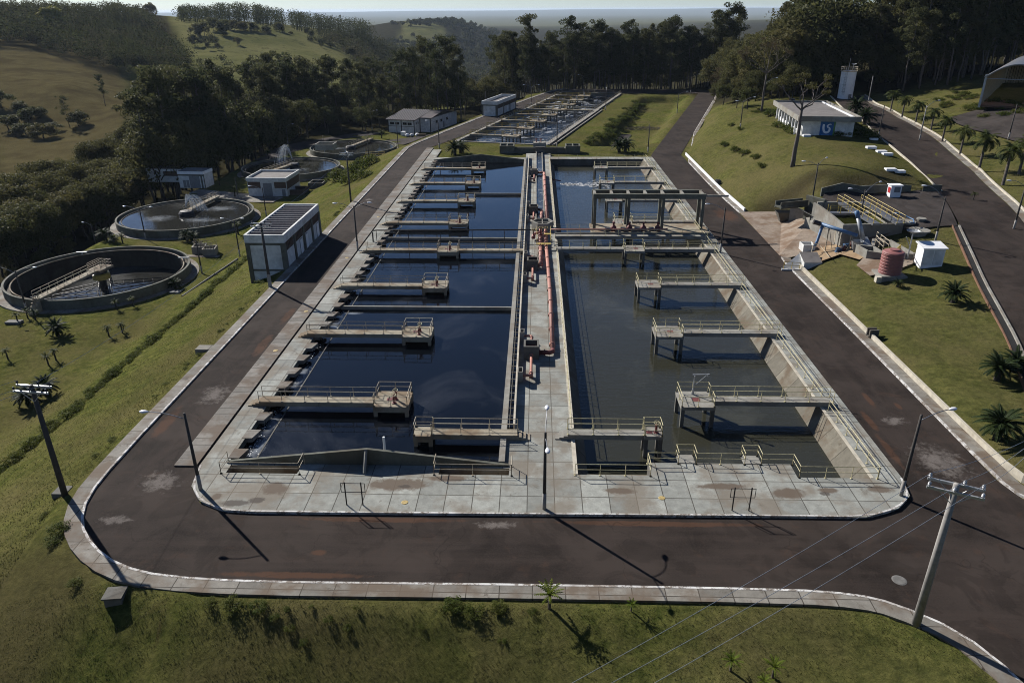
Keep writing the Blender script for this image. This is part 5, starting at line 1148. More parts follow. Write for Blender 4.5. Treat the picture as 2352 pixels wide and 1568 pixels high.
p = U(1817,244,8.1); z = hz(p.x,p.y); t = thing('parked_car', 'small red car half hidden behind the left end of the office', 'car', (p.x,p.y,z), 1.3)
b = MB(); b.prism([(-1.9,-.8),(1.8,-.8),(1.95,-.5),(1.95,.5),(1.8,.8),(-1.9,.8)], .35,.85); b.box(-1.9,1.9,-.78,.78,.30,.36); b.build('body', M['red'], t, False, False)
b = MB(); k = len(b.v); b.v += [(-1.5,-.7,.85),(1.0,-.7,.85),(1.0,.7,.85),(-1.5,.7,.85),(-1.1,-.6,1.42),(.4,-.6,1.42),(.4,.6,1.42),(-1.1,.6,1.42)]; b.f += [tuple(k+i for i in q) for q in ((4,5,6,7),(0,1,5,4),(1,2,6,5),(2,3,7,6),(3,0,4,7))]; b.build('cabin', M['glass'], t, False, False)
for x in (-1.2,1.2):
    for y in (-.72,.72): MB().tube((x,y-.1,.32),(x,y+.1,.32),.32,n=14).build('wheel', M['iron'], t, False, False)
# hangar
Mh = frame((92.4,162.7,11.9), (.824,-.567))
t = thing('hangar', 'arched metal roofed hangar with tan board side walls at the right edge', 'building', (95,168,11.4))
def archz(x, W=11, h0=5.6, rise=2.6): s = x/W*2-1; return h0+rise*(1-s*s)
b = MB(); n = 20
for k in range(n):
    x0, x1 = 11*k/n, 11*(k+1)/n
    P = [(x0-.3 if k == 0 else x0,-1,archz(x0)),(x1,-1,archz(x1)),(x1,45,archz(x1)),(x0,45,archz(x0))]; Q = [(p[0],p[1],p[2]-.15) for p in P]
    for F_ in (P, Q[::-1]): b.quad(*[Mh @ Vector(p) for p in F_])
    b.quad(*[Mh @ Vector(p) for p in (P[0],P[1],Q[1],Q[0])][::-1])
b.build('roof', M['steel'], t)
b = MB()
for k in range(40): b.box(-.05,.05,1.1*k,1.1*k+1.0,-.5,5.7,Mh)
b.build('side_wall', M['wood'], t)
b = MB()
for k in range(20):
    x0, x1 = 11*k/n, 11*(k+1)/n; P = [(x0+.05,44.5,-.5),(x1-.05,44.5,-.5),(x1-.05,44.5,archz(x1)-.2),(x0+.05,44.5,archz(x0)-.2)]; b.quad(*[Mh @ Vector(p) for p in P])
b.build('rear_wall', M['wood'], t)
b = MB()
for k in range(21): x = 11*k/20; b.tube(Mh @ Vector((x,.1,archz(x)-.2)), Mh @ Vector((min(11,x+1.1),.1,archz(min(11,x+1.1))-.2)), .1, n=5)
b.tube(Mh @ Vector((0,.1,5.2)), Mh @ Vector((11,.1,5.2)), .1, n=6); b.box(-.2,.2,-.2,.2,-.5,6,Mh); b.box(10.8,11.2,-.2,.2,-.5,6,Mh); b.build('front_truss', M['galv'], t)
mbox(Mh,.2,10.8,.4,44.3,-.4,.02).build('hangar_floor', M['soil'], t)
# ------------------------------------------------------------------ inlet works
ZI = 4.35
t = thing('grit_chamber', 'open concrete grit chamber with a curved side wall and green water at the inlet works', 'tank', (48,100,2))
P0 = U(1877,463,ZI+.5); P1 = U(1937,517,ZI+.2); P2 = U(2076,514,ZI+.2); P3 = U(1988,463,ZI+.5)
def wallq(b, a, c, z0, z1, z1b=None, th=.28):
    a = Vector((a[0],a[1],0)); c = Vector((c[0],c[1],0)); d = (c-a).normalized(); n_ = Vector((-d.y,d.x,0))*th; z1b = z1 if z1b is None else z1b
    P = [a, c, c+n_, a+n_]; k = len(b.v); b.v += [(p.x,p.y,z0) for p in P]+[(P[0].x,P[0].y,z1),(P[1].x,P[1].y,z1b),(P[2].x,P[2].y,z1b),(P[3].x,P[3].y,z1)]
    b.f += [tuple(k+i for i in q) for q in ((4,5,6,7),(0,1,5,4),(1,2,6,5),(2,3,7,6),(3,0,4,7))]
b = MB(); wallq(b,P1,P2,1.6,ZI+.25); wallq(b,P2,P3,2,ZI+.25,ZI+.5); wallq(b,P3,P0,2,ZI+.5); b.build('tank_wall', M['conc'], t)
# curved side wall of the chamber and the sloping shelf below it
arcp = []
for s_ in np.linspace(0, 1, 13):
    x = 1868+s_*(1937-1868); y = 468+(517-468)*s_**1.15; arcp.append(U(x, y, ZI+.8-.6*s_))
b = MB()
for i in range(12):
    za = ZI+.95-.75*i/12; zb_ = ZI+.95-.75*(i+1)/12; wallq(b, arcp[i], arcp[i+1], -.3, za, zb_, .3)
b.build('curved_wall', M['conc'], t)
SHO = [U(1849,500,2.7), U(1866,511,2.65), U(1895,526,2.6), U(1940,552,2.5)]; SHI = [arcp[1], arcp[4], arcp[8], U(1958,540,2.7)]
b = MB()
for i in range(3):
    o0, o1, i0, i1 = SHO[i], SHO[i+1], SHI[i], SHI[i+1]
    b.quad((o0.x,o0.y,2.7-.07*i),(o1.x,o1.y,2.63-.07*i),(i1.x,i1.y,3.0-.05*i),(i0.x,i0.y,3.0-.05*i)); b.quad((o0.x,o0.y,-.3),(o1.x,o1.y,-.3),(o1.x,o1.y,2.63-.07*i),(o0.x,o0.y,2.7-.07*i))
o0, i0 = SHO[0], SHI[0]; b.quad((i0.x-.3,i0.y+.6,-.3),(o0.x,o0.y,-.3),(o0.x,o0.y,2.7),(i0.x-.3,i0.y+.6,3.2)); b.quad((SHO[3].x,SHO[3].y,-.3),(SHI[3].x,SHI[3].y,-.3),(SHI[3].x,SHI[3].y,2.85),(SHO[3].x,SHO[3].y,2.5))
b.build('sloping_shelf', M['conc'], t)
b = MB(); c0_ = U(1840,487,2.2); b.quad((c0_.x-1.5,c0_.y+.6,-.2),(c0_.x+.4,c0_.y-1.2,-.2),(c0_.x+.4,c0_.y-1.2,2.6),(c0_.x-1.5,c0_.y+.6,3.3)); b.quad((c0_.x+.4,c0_.y-1.2,2.6),(SHI[0].x,SHI[0].y,3.4),(SHI[0].x-1.0,SHI[0].y+1.2,3.8),(c0_.x-1.5,c0_.y+.6,3.3)); b.build('splash_apron', M['conc'], t)
struct(MB().sheet([[p[:2] for p in [arcp[0], arcp[4], arcp[8], arcp[12]]]+[P2[:2],P3[:2],P0[:2]]] if False else [[tuple(p[:2]) for p in (P0, arcp[4], arcp[8], P1, P2, P3)]], ZI-1.3).build('chamber_water', M['w_green']))
def bridge2(b, a, c, w_, z, th=.3):
    a = Vector((a[0],a[1],0)); c = Vector((c[0],c[1],0)); d = (c-a).normalized(); n_ = Vector((-d.y,d.x,0))*w_/2
    b.prism([(q.x,q.y) for q in (a-n_,c-n_,c+n_,a+n_)], z-th, z); return n_
t2 = thing('inspection_walkway', 'concrete walkway with bright yellow railings stepping over the grit chamber', 'walkway', (54,104,4))
W0 = U(1930,463,ZI+.5); W1 = U(2014,513,ZI+.5); W2 = U(1984,463,ZI+.6); W3 = U(2068,512,ZI+.6)
b = MB(); bridge2(b, W0, W1, 1.0, ZI+.5); bridge2(b, W2, W3, 1.0, ZI+.6); V0 = U(1903,488,ZI+.3); V1 = U(2000,489,ZI+.3); bridge2(b, V0, V1, .9, ZI+.35); b.build('walkway_slab', M['steel'], t2)
b = MB()
for a, c, zz in ((W0,W1,ZI+.5),(W2,W3,ZI+.6),(V0,V1,ZI+.35)):
    d = Vector((c.x-a.x,c.y-a.y,0)).normalized(); n_ = Vector((-d.y,d.x,0))*.45
    for s in (-1,1): b.rail([Vector((a.x,a.y,zz))+n_*s, Vector((c.x,c.y,zz))+n_*s], 1.0, 1.6, .036)
b.build('railing', M['yrail'], t2)
t = thing('inlet_flume', 'raised concrete inlet flume reaching out above the hillside at the inlet works', 'flume', (43,111,4))
f0 = U(1788,468,4.3); f1 = U(1850,462,4.3); b = MB(); n_ = bridge2(b, f0, f1, 1.5, 4.0, .25); wallq(b, Vector(f0)+n_*.85, Vector(f1)+n_*.85, 3.6, 4.6, None, .15); wallq(b, Vector(f0)-n_*.85, Vector(f1)-n_*.85, 3.6, 4.6, None, .15); wallq(b, f1, U(1893,465,4.8), 1, 5.2, 5.2, .4); b.build('flume_wall', M['concg'], t)
o = MB(); p = U(1800,500,.9); 
o.v = [(p.x+dx*s,p.y+dy*s,z) for s, z in ((.55,.3),(1.25,1.9)) for dx, dy in ((-1,-.8),(1,-.8),(1,.8),(-1,.8))]; o.f = [(0,1,5,4),(1,2,6,5),(2,3,7,6),(3,0,4,7),(0,3,2,1)]; tag(o.build('skip', M['concd']), 'dark tapered waste skip below the inlet flume', 'skip')
# screenings tanks
t = thing('screen_tank', 'pair of open concrete screening tanks beside the red tank', 'tank', (45.5,89,2))
c0 = U(1963,558,3.2); cm = U(1992,576,3.1); c1 = U(2030,580,3.2); c2 = U(2103,582,3.4); c3 = U(2046,546,3.6); c4 = U(2004,546,3.5); d1 = U(2004,561,3.3)
b = MB(); wallq(b,c0,cm,.5,3.1,None,.25); wallq(b,cm,c1,.6,3.1); wallq(b,c1,c2,1.0,3.3); wallq(b,c2,c3,1.4,3.4); wallq(b,c3,c4,1.4,3.4); wallq(b,c4,d1,1.4,3.4,3.2); wallq(b,d1,c1,1.4,3.1); wallq(b,d1,c0,1.0,3.1); b.build('tank_wall', M['conc'], t)
b = MB(); b.sheet([[tuple(p[:2]) for p in (c0,cm,c1,c2,c3,c4,d1)]], 1.7); b.build('tank_floor', M['concd'], t)
b = MB(); b.rail([d1+Vector((.3,0,.1)),c1+Vector((0,.4,.1))], 1.0, 1.2, .045).rail([U(2012,550,3.5),U(2040,572,3.5)], 1, 1.2, .045); b.build('railing', M['railr'], t); MB().rail([U(2056,588,3.4),U(2066,578,3.4)], .9, .8, .06).build('guard_frame', M['yrail'], t)
b, _, _ = drape('', [U(x,y,1.4)[:2] for x,y in ((1853,576),(1893,598),(1932,588),(1972,606))], [U(x,y,1.6)[:2] for x,y in ((1885,556),(1925,556),(1955,572),(1990,598))], None, .09, 8); struct(b.build('sandy_slope', M['sand'], None, True))
b, _, _ = drape('', [U(x,y,2.0)[:2] for x,y in ((1968,604),(2000,625),(2060,622),(2110,613))], [U(x,y,2.0)[:2] for x,y in ((1985,592),(2010,600),(2060,602),(2105,600))], None, .10, 8); struct(b.build('concrete_pad', M['apron'], None, True))
b, _, _ = drape('', [U(x,y,3.4)[:2] for x,y in ((1960,540),(2000,545),(2040,536),(2078,525))], [U(x,y,3.4)[:2] for x,y in ((1945,522),(1990,522),(2030,521),(2078,519))], None, .10, 8); struct(b.build('concrete_pad', M['apron'], None, True))
rg = random.Random(31)
for i, (x, y, l) in enumerate(((1930,572,'small blue and red pump set with hoses on the sandy slope'),(1946,566,'small blue pump motor beside the conveyor foot'))):
    p = U(x, y, 2.0); z = hz(p.x,p.y)+.1; t_ = thing('pump_set', l, 'pump', (p.x,p.y,z)); MB().tube((p.x-.5,p.y,z+.35),(p.x+.2,p.y+.1,z+.35),.24,n=10).box(p.x-.6,p.x+.6,p.y-.3,p.y+.3,z,z+.12).build('motor', M['blue'], t_); MB().lathe([(0,0),(.25,.05),(.28,.4),(.12,.6),(.1,.8),(0,.82)], (p.x+.45,p.y,z+.1), 10).build('pump_body', M['pipedark'], t_)
    b = MB()
    for k in range(5): q = Vector((p.x,p.y,z)); b.path([q+Vector((rg.gauss(0,.6),rg.gauss(0,.4),.1+rg.random()*.6)) for _ in range(5)], .035, 5)
    b.build('hose', M['iron'], t_, True)
t = thing('screw_conveyor', 'long blue screw conveyor sloping down to a skip at the inlet works', 'conveyor', (40,94,3))
s0 = U(1884,514,4.6); s1 = U(1969,541,4.0); MB().tube(s0, s1, .24, n=10).build('screw_tube', M['blue'], t, True); MB().path([s0+Vector((.6,0,0)), s0+Vector((.2,-.2,-.5)), s0+Vector((-.3,-.7,-2.2)), s0+Vector((-.6,-1.0,-2.7))], .2, 8).build('chute', M['blue'], t, True); MB().tube(s0+Vector((-.9,.1,.25)), s0, .3, n=10).build('drive_motor', M['iron'], t)
b = MB()
for f in (.25,.55,.85): q = s0.lerp(s1, f); b.tube(q, (q.x,q.y,1.0), .07, n=6); b.tube(q, (q.x+.8,q.y-.4,1.2), .04, n=5)
b.build('support_frame', M['railr'], t)
t = thing('bar_screen', 'steeply inclined silver bar screen with a blue motor on top', 'screen', (43,91,3))
s0 = U(1971,500,6.0); s1 = U(1984,556,3.0); MB().tube(s0, s1, .26, .3, n=12).build('screen_tube', M['galv'], t, True); MB().tube(s0, s0+(s0-s1).normalized()*.9, .28, n=10).build('drive_motor', M['blue'], t, True)
b = MB(); q = s1; b.quad(q+Vector((-.5,.4,.6)),q+Vector((.5,.4,.6)),q+Vector((.7,-1.6,-.4)),q+Vector((-.4,-1.6,-.4))); b.lathe([(.75,.2),(.55,-.9),(.2,-1.2)], q+Vector((-1,-.4,.1)), 14); b.build('screen_trough', M['galv'], t)
o = MB(); p = U(1853,570,.9); o.box(p.x-.7,p.x+.7,p.y-.8,p.y+.7,.1,.3).box(p.x-.8,p.x-.7,p.y-.8,p.y+.7,.3,1.6).box(p.x+.7,p.x+.8,p.y-.8,p.y+.7,.3,1.6).box(p.x-.8,p.x+.8,p.y-.9,p.y-.8,.3,1.6).box(p.x-.8,p.x+.8,p.y+.7,p.y+.8,.3,1.6); tag(o.build('skip', M['white']), 'open pale skip under the end of the blue conveyor', 'skip')
t = thing('hatch_house', 'small white wedge shaped hatch house with a grey lid at the kerb', 'hatch house', (37,92,0))
h0 = U(1862,612,.3); x, y = h0.x, h0.y; b = MB(); k = len(b.v); b.v += [(x-1.1,y-.6,.0),(x+1.1,y-.6,0),(x+1.1,y+1.6,0),(x-1.1,y+1.6,0),(x-1.1,y-.6,1.0),(x+1.1,y-.6,1.0),(x+1.1,y+1.6,1.7),(x-1.1,y+1.6,1.7)]; b.f += [tuple(k+i for i in q) for q in ((0,1,5,4),(1,2,6,5),(2,3,7,6),(3,0,4,7))]; b.build('wall', M['white'], t)
b = MB(); b.quad((x-1.15,y-.65,1.02),(x+1.15,y-.65,1.02),(x+1.15,y+1.65,1.74),(x-1.15,y+1.65,1.74)); b.build('lid', M['roof'], t)
b = MB(); b.quad((x-1.12,y-.6,0),(x-1.12,y+1.5,1.6),(x-3.8,y-.2,.1),(x-3.8,y-.6,.1)); b.box(x-3.9,x-1.1,y-.8,y-.65,0,.2); b.build('ramp_wall', M['white'], t); MB().rail([(x-3.5,y-.3,.1),(x-1.6,y-.6,.1)], .9, .9, .04).build('railing', M['yrail'], t)
o = MB(); p = U(1822,500,.3); o = MB().box(39.0,39.9,101,101.8,.6,.75).tube((39,101,.1),(39,101,.7),.05).tube((39.9,101,.1),(39.9,101,.7),.05).tube((39.9,101.8,.1),(39.9,101.8,.7),.05); tag(o.build('step_stool', M['yrail']), 'small yellow metal step on the stained apron', 'step')
p = U(2043,626,2.0); z = hz(p.x,p.y); t = thing('storage_tank', 'ribbed red cylindrical storage tank on a pale plinth', 'tank', (p.x,p.y,z))
pr = []
for k in range(7): pr += [(1.22,.45+.36*k),(1.25,.48+.36*k),(1.25,.55+.36*k),(1.22,.58+.36*k)]
MB().lathe([(1.22,.3)]+pr+[(1.22,2.85),(1.1,2.95),(.55,3.1),(.55,3.2),(0,3.22)], (p.x,p.y,z), 36).build('tank_body', M['tank'], t); MB().box(p.x-1.5,p.x+1.5,p.y-1.4,p.y+1.4,z-.6,z+.3).build('plinth', M['conc'], t)
o = MB().box(p.x-2.1,p.x-1.5,p.y-1.6,p.y-1.0,z-.4,z+.25).build('step', M['cream']); tag(o, 'small cream step beside the red tank plinth', 'step')
p = U(2131,607,2.6); z = hz(p.x,p.y); t = thing('control_cabinet', 'white double door control cabinet with a sloping lid beside the red tank', 'cabinet', (p.x,p.y,z), .0)
MB().box(p.x-1.25,p.x+1.25,p.y-.8,p.y+.9,z-1.2,z+2.2).build('cabinet_body', M['whitep'], t); slab4((p.x-1.45,p.y-1.0,z+2.25),(p.x+1.45,p.y-1.0,z+2.25),(p.x+1.45,p.y+1.1,z+2.55),(p.x-1.45,p.y+1.1,z+2.55),.1,Matrix.Identity(4)).build('lid', M['whitep'], t)
for s in (-1.1,.06): MB().box(p.x+s,p.x+s+1.04,p.y-.84,p.y-.8,z+.2,z+1.95).build('door', M['white'], t)
for (x, y, r_, l) in ((2080,512,1.25,'raised round concrete manhole cover left of the flat one'),(2111,529,1.35,'flat round concrete manhole cover on the grass'),(2115,510,.6,'small concrete ring on the yard')):
    p = U(x, y, 4.0); z = hz(p.x,p.y); tag(MB().lathe([(0,.5),(r_,.5),(r_,.3),(r_*.7,.28),(r_*.7,-.6)], (p.x,p.y,z), 24).build('manhole_cover', M['conc']), l, 'manhole', 'round covers at the inlet yard')
p = U(1945,545,2.6); o = MB().box(44.2,46.2,96.2,98.2,1.5,3.9).box(44.5,45.9,96.5,97.9,3.9,3.95); tag(o.build('concrete_block', M['conc']), 'squat concrete valve block behind the screening tanks', 'block')
p = U(2086,585,3.2); z = hz(p.x,p.y); o = MB().tube((p.x,p.y,z),(p.x,p.y,z+3.4),.1,.07).tube((p.x-.7,p.y,z+2.9),(p.x,p.y,z+1.6),.05).lathe([(.1,.0),(.7,.3),(.75,.36)], (p.x,p.y,z+3.3), 14); tag(o.build('vent_post', M['galv']), 'grey vent post with a wide cap beside the screening tanks', 'post')
o = MB().path([U(2050,490,5),U(2062,490,5.4),U(2075,494,5.1),U(2098,504,4.9),U(2100,512,4.7),U(2088,510,4.7)], .09, 8); tag(o.build('hose', M['blue'], None, True), 'loop of blue hose lying at the end of the yellow railed walkway', 'hose')
o = MB().path([U(1863,584,1.5),U(1868,560,2.2),U(1916,562,2.3),U(1920,518,3.8)], .05, 6).path([U(1880,560,2.0),U(1905,590,1.8)], .04, 6); tag(o.build('pipe_rack', M['railr']), 'thin rusty pipe frame under the blue conveyor', 'pipe')
# ------------------------------------------------------------------ lamp posts and utility poles
def lamp_post(x, y, label, arms, h=6.0, z=None, base=True, dark=True):
    z = hz(x, y) if z is None else z
    t = thing('lamp_post', label, 'lamp post', (x,y,z), 0, 'lamp posts')
    MB().tube((0,0,-.4),(0,0,h),.135,.085,8).build('pole', M['pole'] if dark else M['polel'], t, True, False)
    if base: MB().tube((0,0,-.4),(0,0,1.25),.142,.132,8).build('pole_base', M['polel'], t, True, False)
    for (dx, dy, L, rise) in arms:
        d = Vector((dx,dy,0)).normalized()
        pts = [d*(L*s)+Vector((0,0,h-.45+rise*math.sin(min(1,s*1.15)*1.5))) for s in np.linspace(0,1,8)]
        a = MB().path(pts, .030, 6).build('arm', M['steel'], t, True, False)
        e = pts[-1]; n = Vector((-d.y,d.x,0)); m = MB(); seg = 10
        prof = [(-.14,.04,.04),(.0,.11,.08),(.18,.17,.10),(.38,.14,.085),(.5,.04,.03)]
        for px_, w_, hh in prof:
            for q in range(seg): th = 2*math.pi*q/seg; m.v.append(tuple(e+d*px_+n*(w_*math.cos(th))+Vector((0,0,hh*math.sin(th)))))
        for i in range(len(prof)-1):
            for q in range(seg): j = (q+1) % seg; m.f.append((i*seg+q,i*seg+j,(i+1)*seg+j,(i+1)*seg+q))
        m.f.append(tuple(range(seg))[::-1]); m.f.append(tuple((len(prof)-1)*seg+q for q in range(seg)))
        m.build('lamp_head', M['lamp'], a, True, False)
    return t
W_, E_, N_, S_ = (-1,.05), (1,.05), (.05,1), (.05,-1)
def arm(d, L=2.3, rise=.75): return (d[0], d[1], L, rise)
lamp_post(-23.17,41.7,'lamp post with one arm to the left at the left front corner of the plaza',[arm(W_,2.6,.45)],6.1,ZP)
lamp_post(.75,40.1,'lamp post with arms front and back in the middle of the plaza edge',[arm(N_,2.4,.8),arm(S_,2.0,.5)],5.9,ZP)
lamp_post(25.1,42.15,'lamp post with one arm to the right at the right front corner of the plaza',[arm((.95,.3),2.3,.5)],6.3,ZP)
lamp_post(-24.65,97.6,'lamp post with two arms between the slab strip and the left deck',[arm(W_,2.4,.8),arm(E_,2.0,.9)],6.2,ZP)
lamp_post(25.3,97.2,'lamp post at the right deck opposite the inlet works, arm to the left',[arm(W_,2.2,.9)],6.2,ZP)
def at(x, y, lab, arms, z0, h=6.0, **k):
    p = U(x, y, z0); return lamp_post(p.x, p.y, lab, arms, h, **k)
at(1488,350,'slim lamp post on the grass beside the bend of the far right road',[],0,6.4)
at(1555,259,'lamp post with one arm at the top of the field beside the far right road',[arm(E_,2.6,1.0)],0,6.0)
at(1586,215,'green topped lamp post where the far right road meets the trees',[arm(E_,2.6,1.2)],0,6.4)
at(1279,339,'lamp post at the near right corner of the far foaming basin',[],0,6.6)
at(1391,253,'lamp post half way along the right edge of the far foaming basin',[arm(N_,2,.8)],0,6.4)
at(1220,243,'lamp post with two arms on the left edge of the far foaming basin',[arm(W_,2.4,1.0),arm(E_,2.4,1.0)],0,6.4)
at(1340,213,'lamp post at the far end of the far foaming basin',[arm(W_,2,.8)],0,6.4)
at(1116,266,'slim lamp post in front of the far pump house',[],-1,6.4)
at(1009,341,'lamp post at the bend of the left road',[arm(W_,2.6,.8)],0,6.2)
at(915,347,'tall lamp post between the farthest clarifier and the bank',[],-5.5,7.0)
at(62,714,'double armed lamp post in front of the nearest clarifier',[arm(W_,2.6,.9),arm(E_,2.6,.9)],-8,6.0)
at(464,627,'slim lamp post on the lawn right of the nearest clarifier',[],-8,5.6)
at(552,594,'double armed lamp post at the foot of the bank near the pump house',[arm(W_,1.8,.7),arm(E_,1.2,.7)],-7,6.2)
at(335,549,'double armed lamp post in front of the second clarifier',[arm(W_,2.6,.8),arm(E_,2.0,.7)],-8,5.8)
at(612,497,'lamp post with one arm in front of the brown flat roofed building',[arm(W_,2.4,.8)],-8,5.9)
at(203,492,'lamp post at the wood edge beside the lower road',[arm(W_,1.5,.7)],-8,6.0)
at(462,388,'lamp post at the wood behind the garage',[arm(W_,2.0,.8)],-8,6.5)
at(548,460,'lamp post with a tufted top left of the brown building',[],-8,5.0)
at(746,356,'slim lamp post in front of the farthest clarifier',[],-8,5.5)
at(848,372,'slim lamp post beside the bank shrubs',[],-6,6.0)
at(662,333,'lamp post at the lower road behind the fountain clarifier',[arm(E_,2.0,.8)],-8,6.0)
at(855,300,'lamp post at the wood left of the white house',[arm(E_,2.0,.8)],-8,6.5)
at(1866,458,'lamp post with two arms in front of the yard wall',[arm(W_,2.0,.7),arm((.7,.7),2.4,.9)],3.6,6.2)
at(1974,508,'lamp post with two arms standing at the grit chamber',[arm(W_,1.8,.6),arm((.8,.6),3.2,1.1)],4.0,6.0)
at(2146,562,'lamp post behind the white double door cabinet, arm to the left',[arm((-.9,.5),2.4,1.6)],3.0,5.6)
at(2016,322,'leaning lamp post at the kerb of the upper road beside the office',[],6.6,6.2)
at(2324,288,'dark lamp post at the right edge before the hangar',[],11,6.2)
at(1994,237,'lamp post with a pale base at the top of the upper road',[],8.4,6.2,dark=False)
at(1701,287,'lamp post with an arm on the grass slope left of the office',[arm((.9,.4),2.8,1.0),arm(W_,1.2,.3)],6.5,6.2)
at(1750,257,'tall lamp post beside the path left of the office',[arm((.9,.4),3.0,1.3)],7.6,6.6)
at(2116,302,'lamp post with a white base among the palms, arm to the right',[arm((.9,.4),2.8,1.2)],8.6,6.6,dark=False)
at(2345,466,'lamp post at the right edge near the lower palms',[arm(W_,2,.8)],7.5,6.0)
def utility_pole(p, h, label, adir, mat='pole', arms=2, r=.19):
    t = thing('utility_pole', label, 'utility pole', p, math.atan2(adir[1], adir[0]), 'utility poles')
    MB().tube((0,0,-.6),(0,0,h),r,r*.62,12).build('pole', M[mat], t, True, False)
    pins = []
    for k in range(arms):
        z, yo = h-.15-(.0 if k == 0 else .25), (.20 if k == 0 else -.2)
        a = MB().box(-1.25,1.25,yo-.055,yo+.055,z-.07,z+.06).tube((-.7,yo,z-.05),(0,yo*.6,z-.75),.022).tube((.7,yo,z-.05),(0,yo*.6,z-.75),.022).build('crossarm', M['galv'], t, False, False)
        for x in (-1.15,-.05 if k else .35,1.15):
            MB().lathe([(0,.0),(.035,.0),(.035,.1),(.09,.12),(.05,.17),(.085,.2),(.04,.27),(0,.28)], (x,yo,z+.05), 8).build('insulator', M['galv'] if mat == 'polel' else M['iron'], a, False, False)
            if k == 0: pins.append(t.matrix_basis @ Vector((x, yo, z+.33)))
    return t, pins
bpy.context.view_layer.update()
p1 = U(2103,1435,0); p1.z = hz(p1.x,p1.y)
t1, pin1 = utility_pole(p1, 9.2, 'tall pale concrete utility pole with two galvanised crossarms at the lower right', (.93,-.42), 'polel', 2, .24)
p2 = U(152,1145,-.5); p2.z = hz(p2.x,p2.y)
t2_, pin2 = utility_pole(p2, 8.6, 'dark utility pole with crossarms on the left bank', (.98,-.1), 'pole', 2, .22)
p3 = U(621,660,0); p3.z = hz(p3.x,p3.y); t3, pin3 = utility_pole(p3, 8.0, 'dark utility pole with several crossarms in front of the ribbed pump house', (1,-.1), 'pole', 2, .2)
o = MB().tube((p3.x,p3.y,p3.z-.2),(p3.x,p3.y,p3.z+1.7),.225,.21,12).build('pole_base', M['polel'], t3)
p4 = U(806,462,0); p4.z = hz(p4.x,p4.y); t4, pin4 = utility_pole(p4, 8.4, 'dark utility pole on the bank beside the left road past the pump house', (1,-.1), 'pole', 2, .17)
def wire(a, b, sag, label, group):
    a = Vector(a); b = Vector(b); pts = [a.lerp(b, s)+Vector((0,0,-sag*4*s*(1-s))) for s in np.linspace(0,1,24)]
    o = MB().path(pts, .013, 4).build('power_line', M['galv']); tag(o, label, 'power line', group)
for i, (x, pn) in enumerate(zip((1255,1345,1448), pin1)):
    b = U(x, 1568, pn.z-.35); d = (b-pn); wire(pn, pn+d*1.9, .7, 'thin power line from the pale pole towards the lower left, %s' % ('highest of three','middle of three','lowest of three')[i], 'power lines of the pale pole')
for i, ((x, y), pn) in enumerate(zip(((2352,1000),(2352,1018),(2352,1040)), pin1)):
    b = U(x, y, pn.z-.9); d = b-pn; wire(pn, pn+d*1.5, .5, 'thin power line from the pale pole to the right edge, %s' % ('highest of three','middle of three','lowest of three')[i], 'power lines of the pale pole')
for i, pn in enumerate(pin2):
    wire(pn, pn+Vector((-26+i*2.0,-24,-.8)), .5, 'thin power line from the left bank pole to the left, %s' % ('left one','middle one','right one')[i], 'power lines of the left bank pole')
wire(pin3[1], pin4[1], .6, 'thin power line between the two dark poles beside the left road', 'power lines of the left road')
wire(pin2[1], pin3[1], .9, 'thin power line from the left bank pole to the pole at the pump house', 'power lines of the left road')
# ------------------------------------------------------------------ vegetation
def leafquads(mb, c, rad, n, size, rg, squash=(1,1,1), shell=.45, up=0.0):
    for _ in range(n):
        while True:
            v = Vector((rg.uniform(-1,1), rg.uniform(-1,1), rg.uniform(-1,1)))
            if .02 < v.length < 1: break
        r = rad*(shell+(1-shell)*rg.random()**.5)
        v = v.normalized(); p = Vector(c)+Vector((v.x*r*squash[0], v.y*r*squash[1], v.z*r*squash[2]))
        n_ = (v*.8+Vector((rg.gauss(0,.6), rg.gauss(0,.6), rg.gauss(0,.6)+up))).normalized()
        a = n_.cross(Vector((rg.gauss(0,1), rg.gauss(0,1), rg.gauss(0,1)))).normalized(); b = n_.cross(a)
        s = size*rg.uniform(.6,1.3); e = rg.uniform(.5,1.0)
        mb.v += [tuple(p-a*s), tuple(p-b*s*e*.6), tuple(p+a*s), tuple(p+b*s*e*.6)]
        k = len(mb.v)-4; mb.f.append((k,k+1,k+2,k+3))
def limb(mb, p0, p1, r0, r1, rg, seg=4, n=6, wob=.06):
    p0 = Vector(p0); p1 = Vector(p1); L = (p1-p0).length
    pts = [p0.lerp(p1, i/seg)+(Vector((rg.gauss(0,1),rg.gauss(0,1),0))*L*wob if 0 < i < seg else Vector()) for i in range(seg+1)]
    mb.path(pts, [r0+(r1-r0)*i/seg for i in range(seg+1)], n); return pts
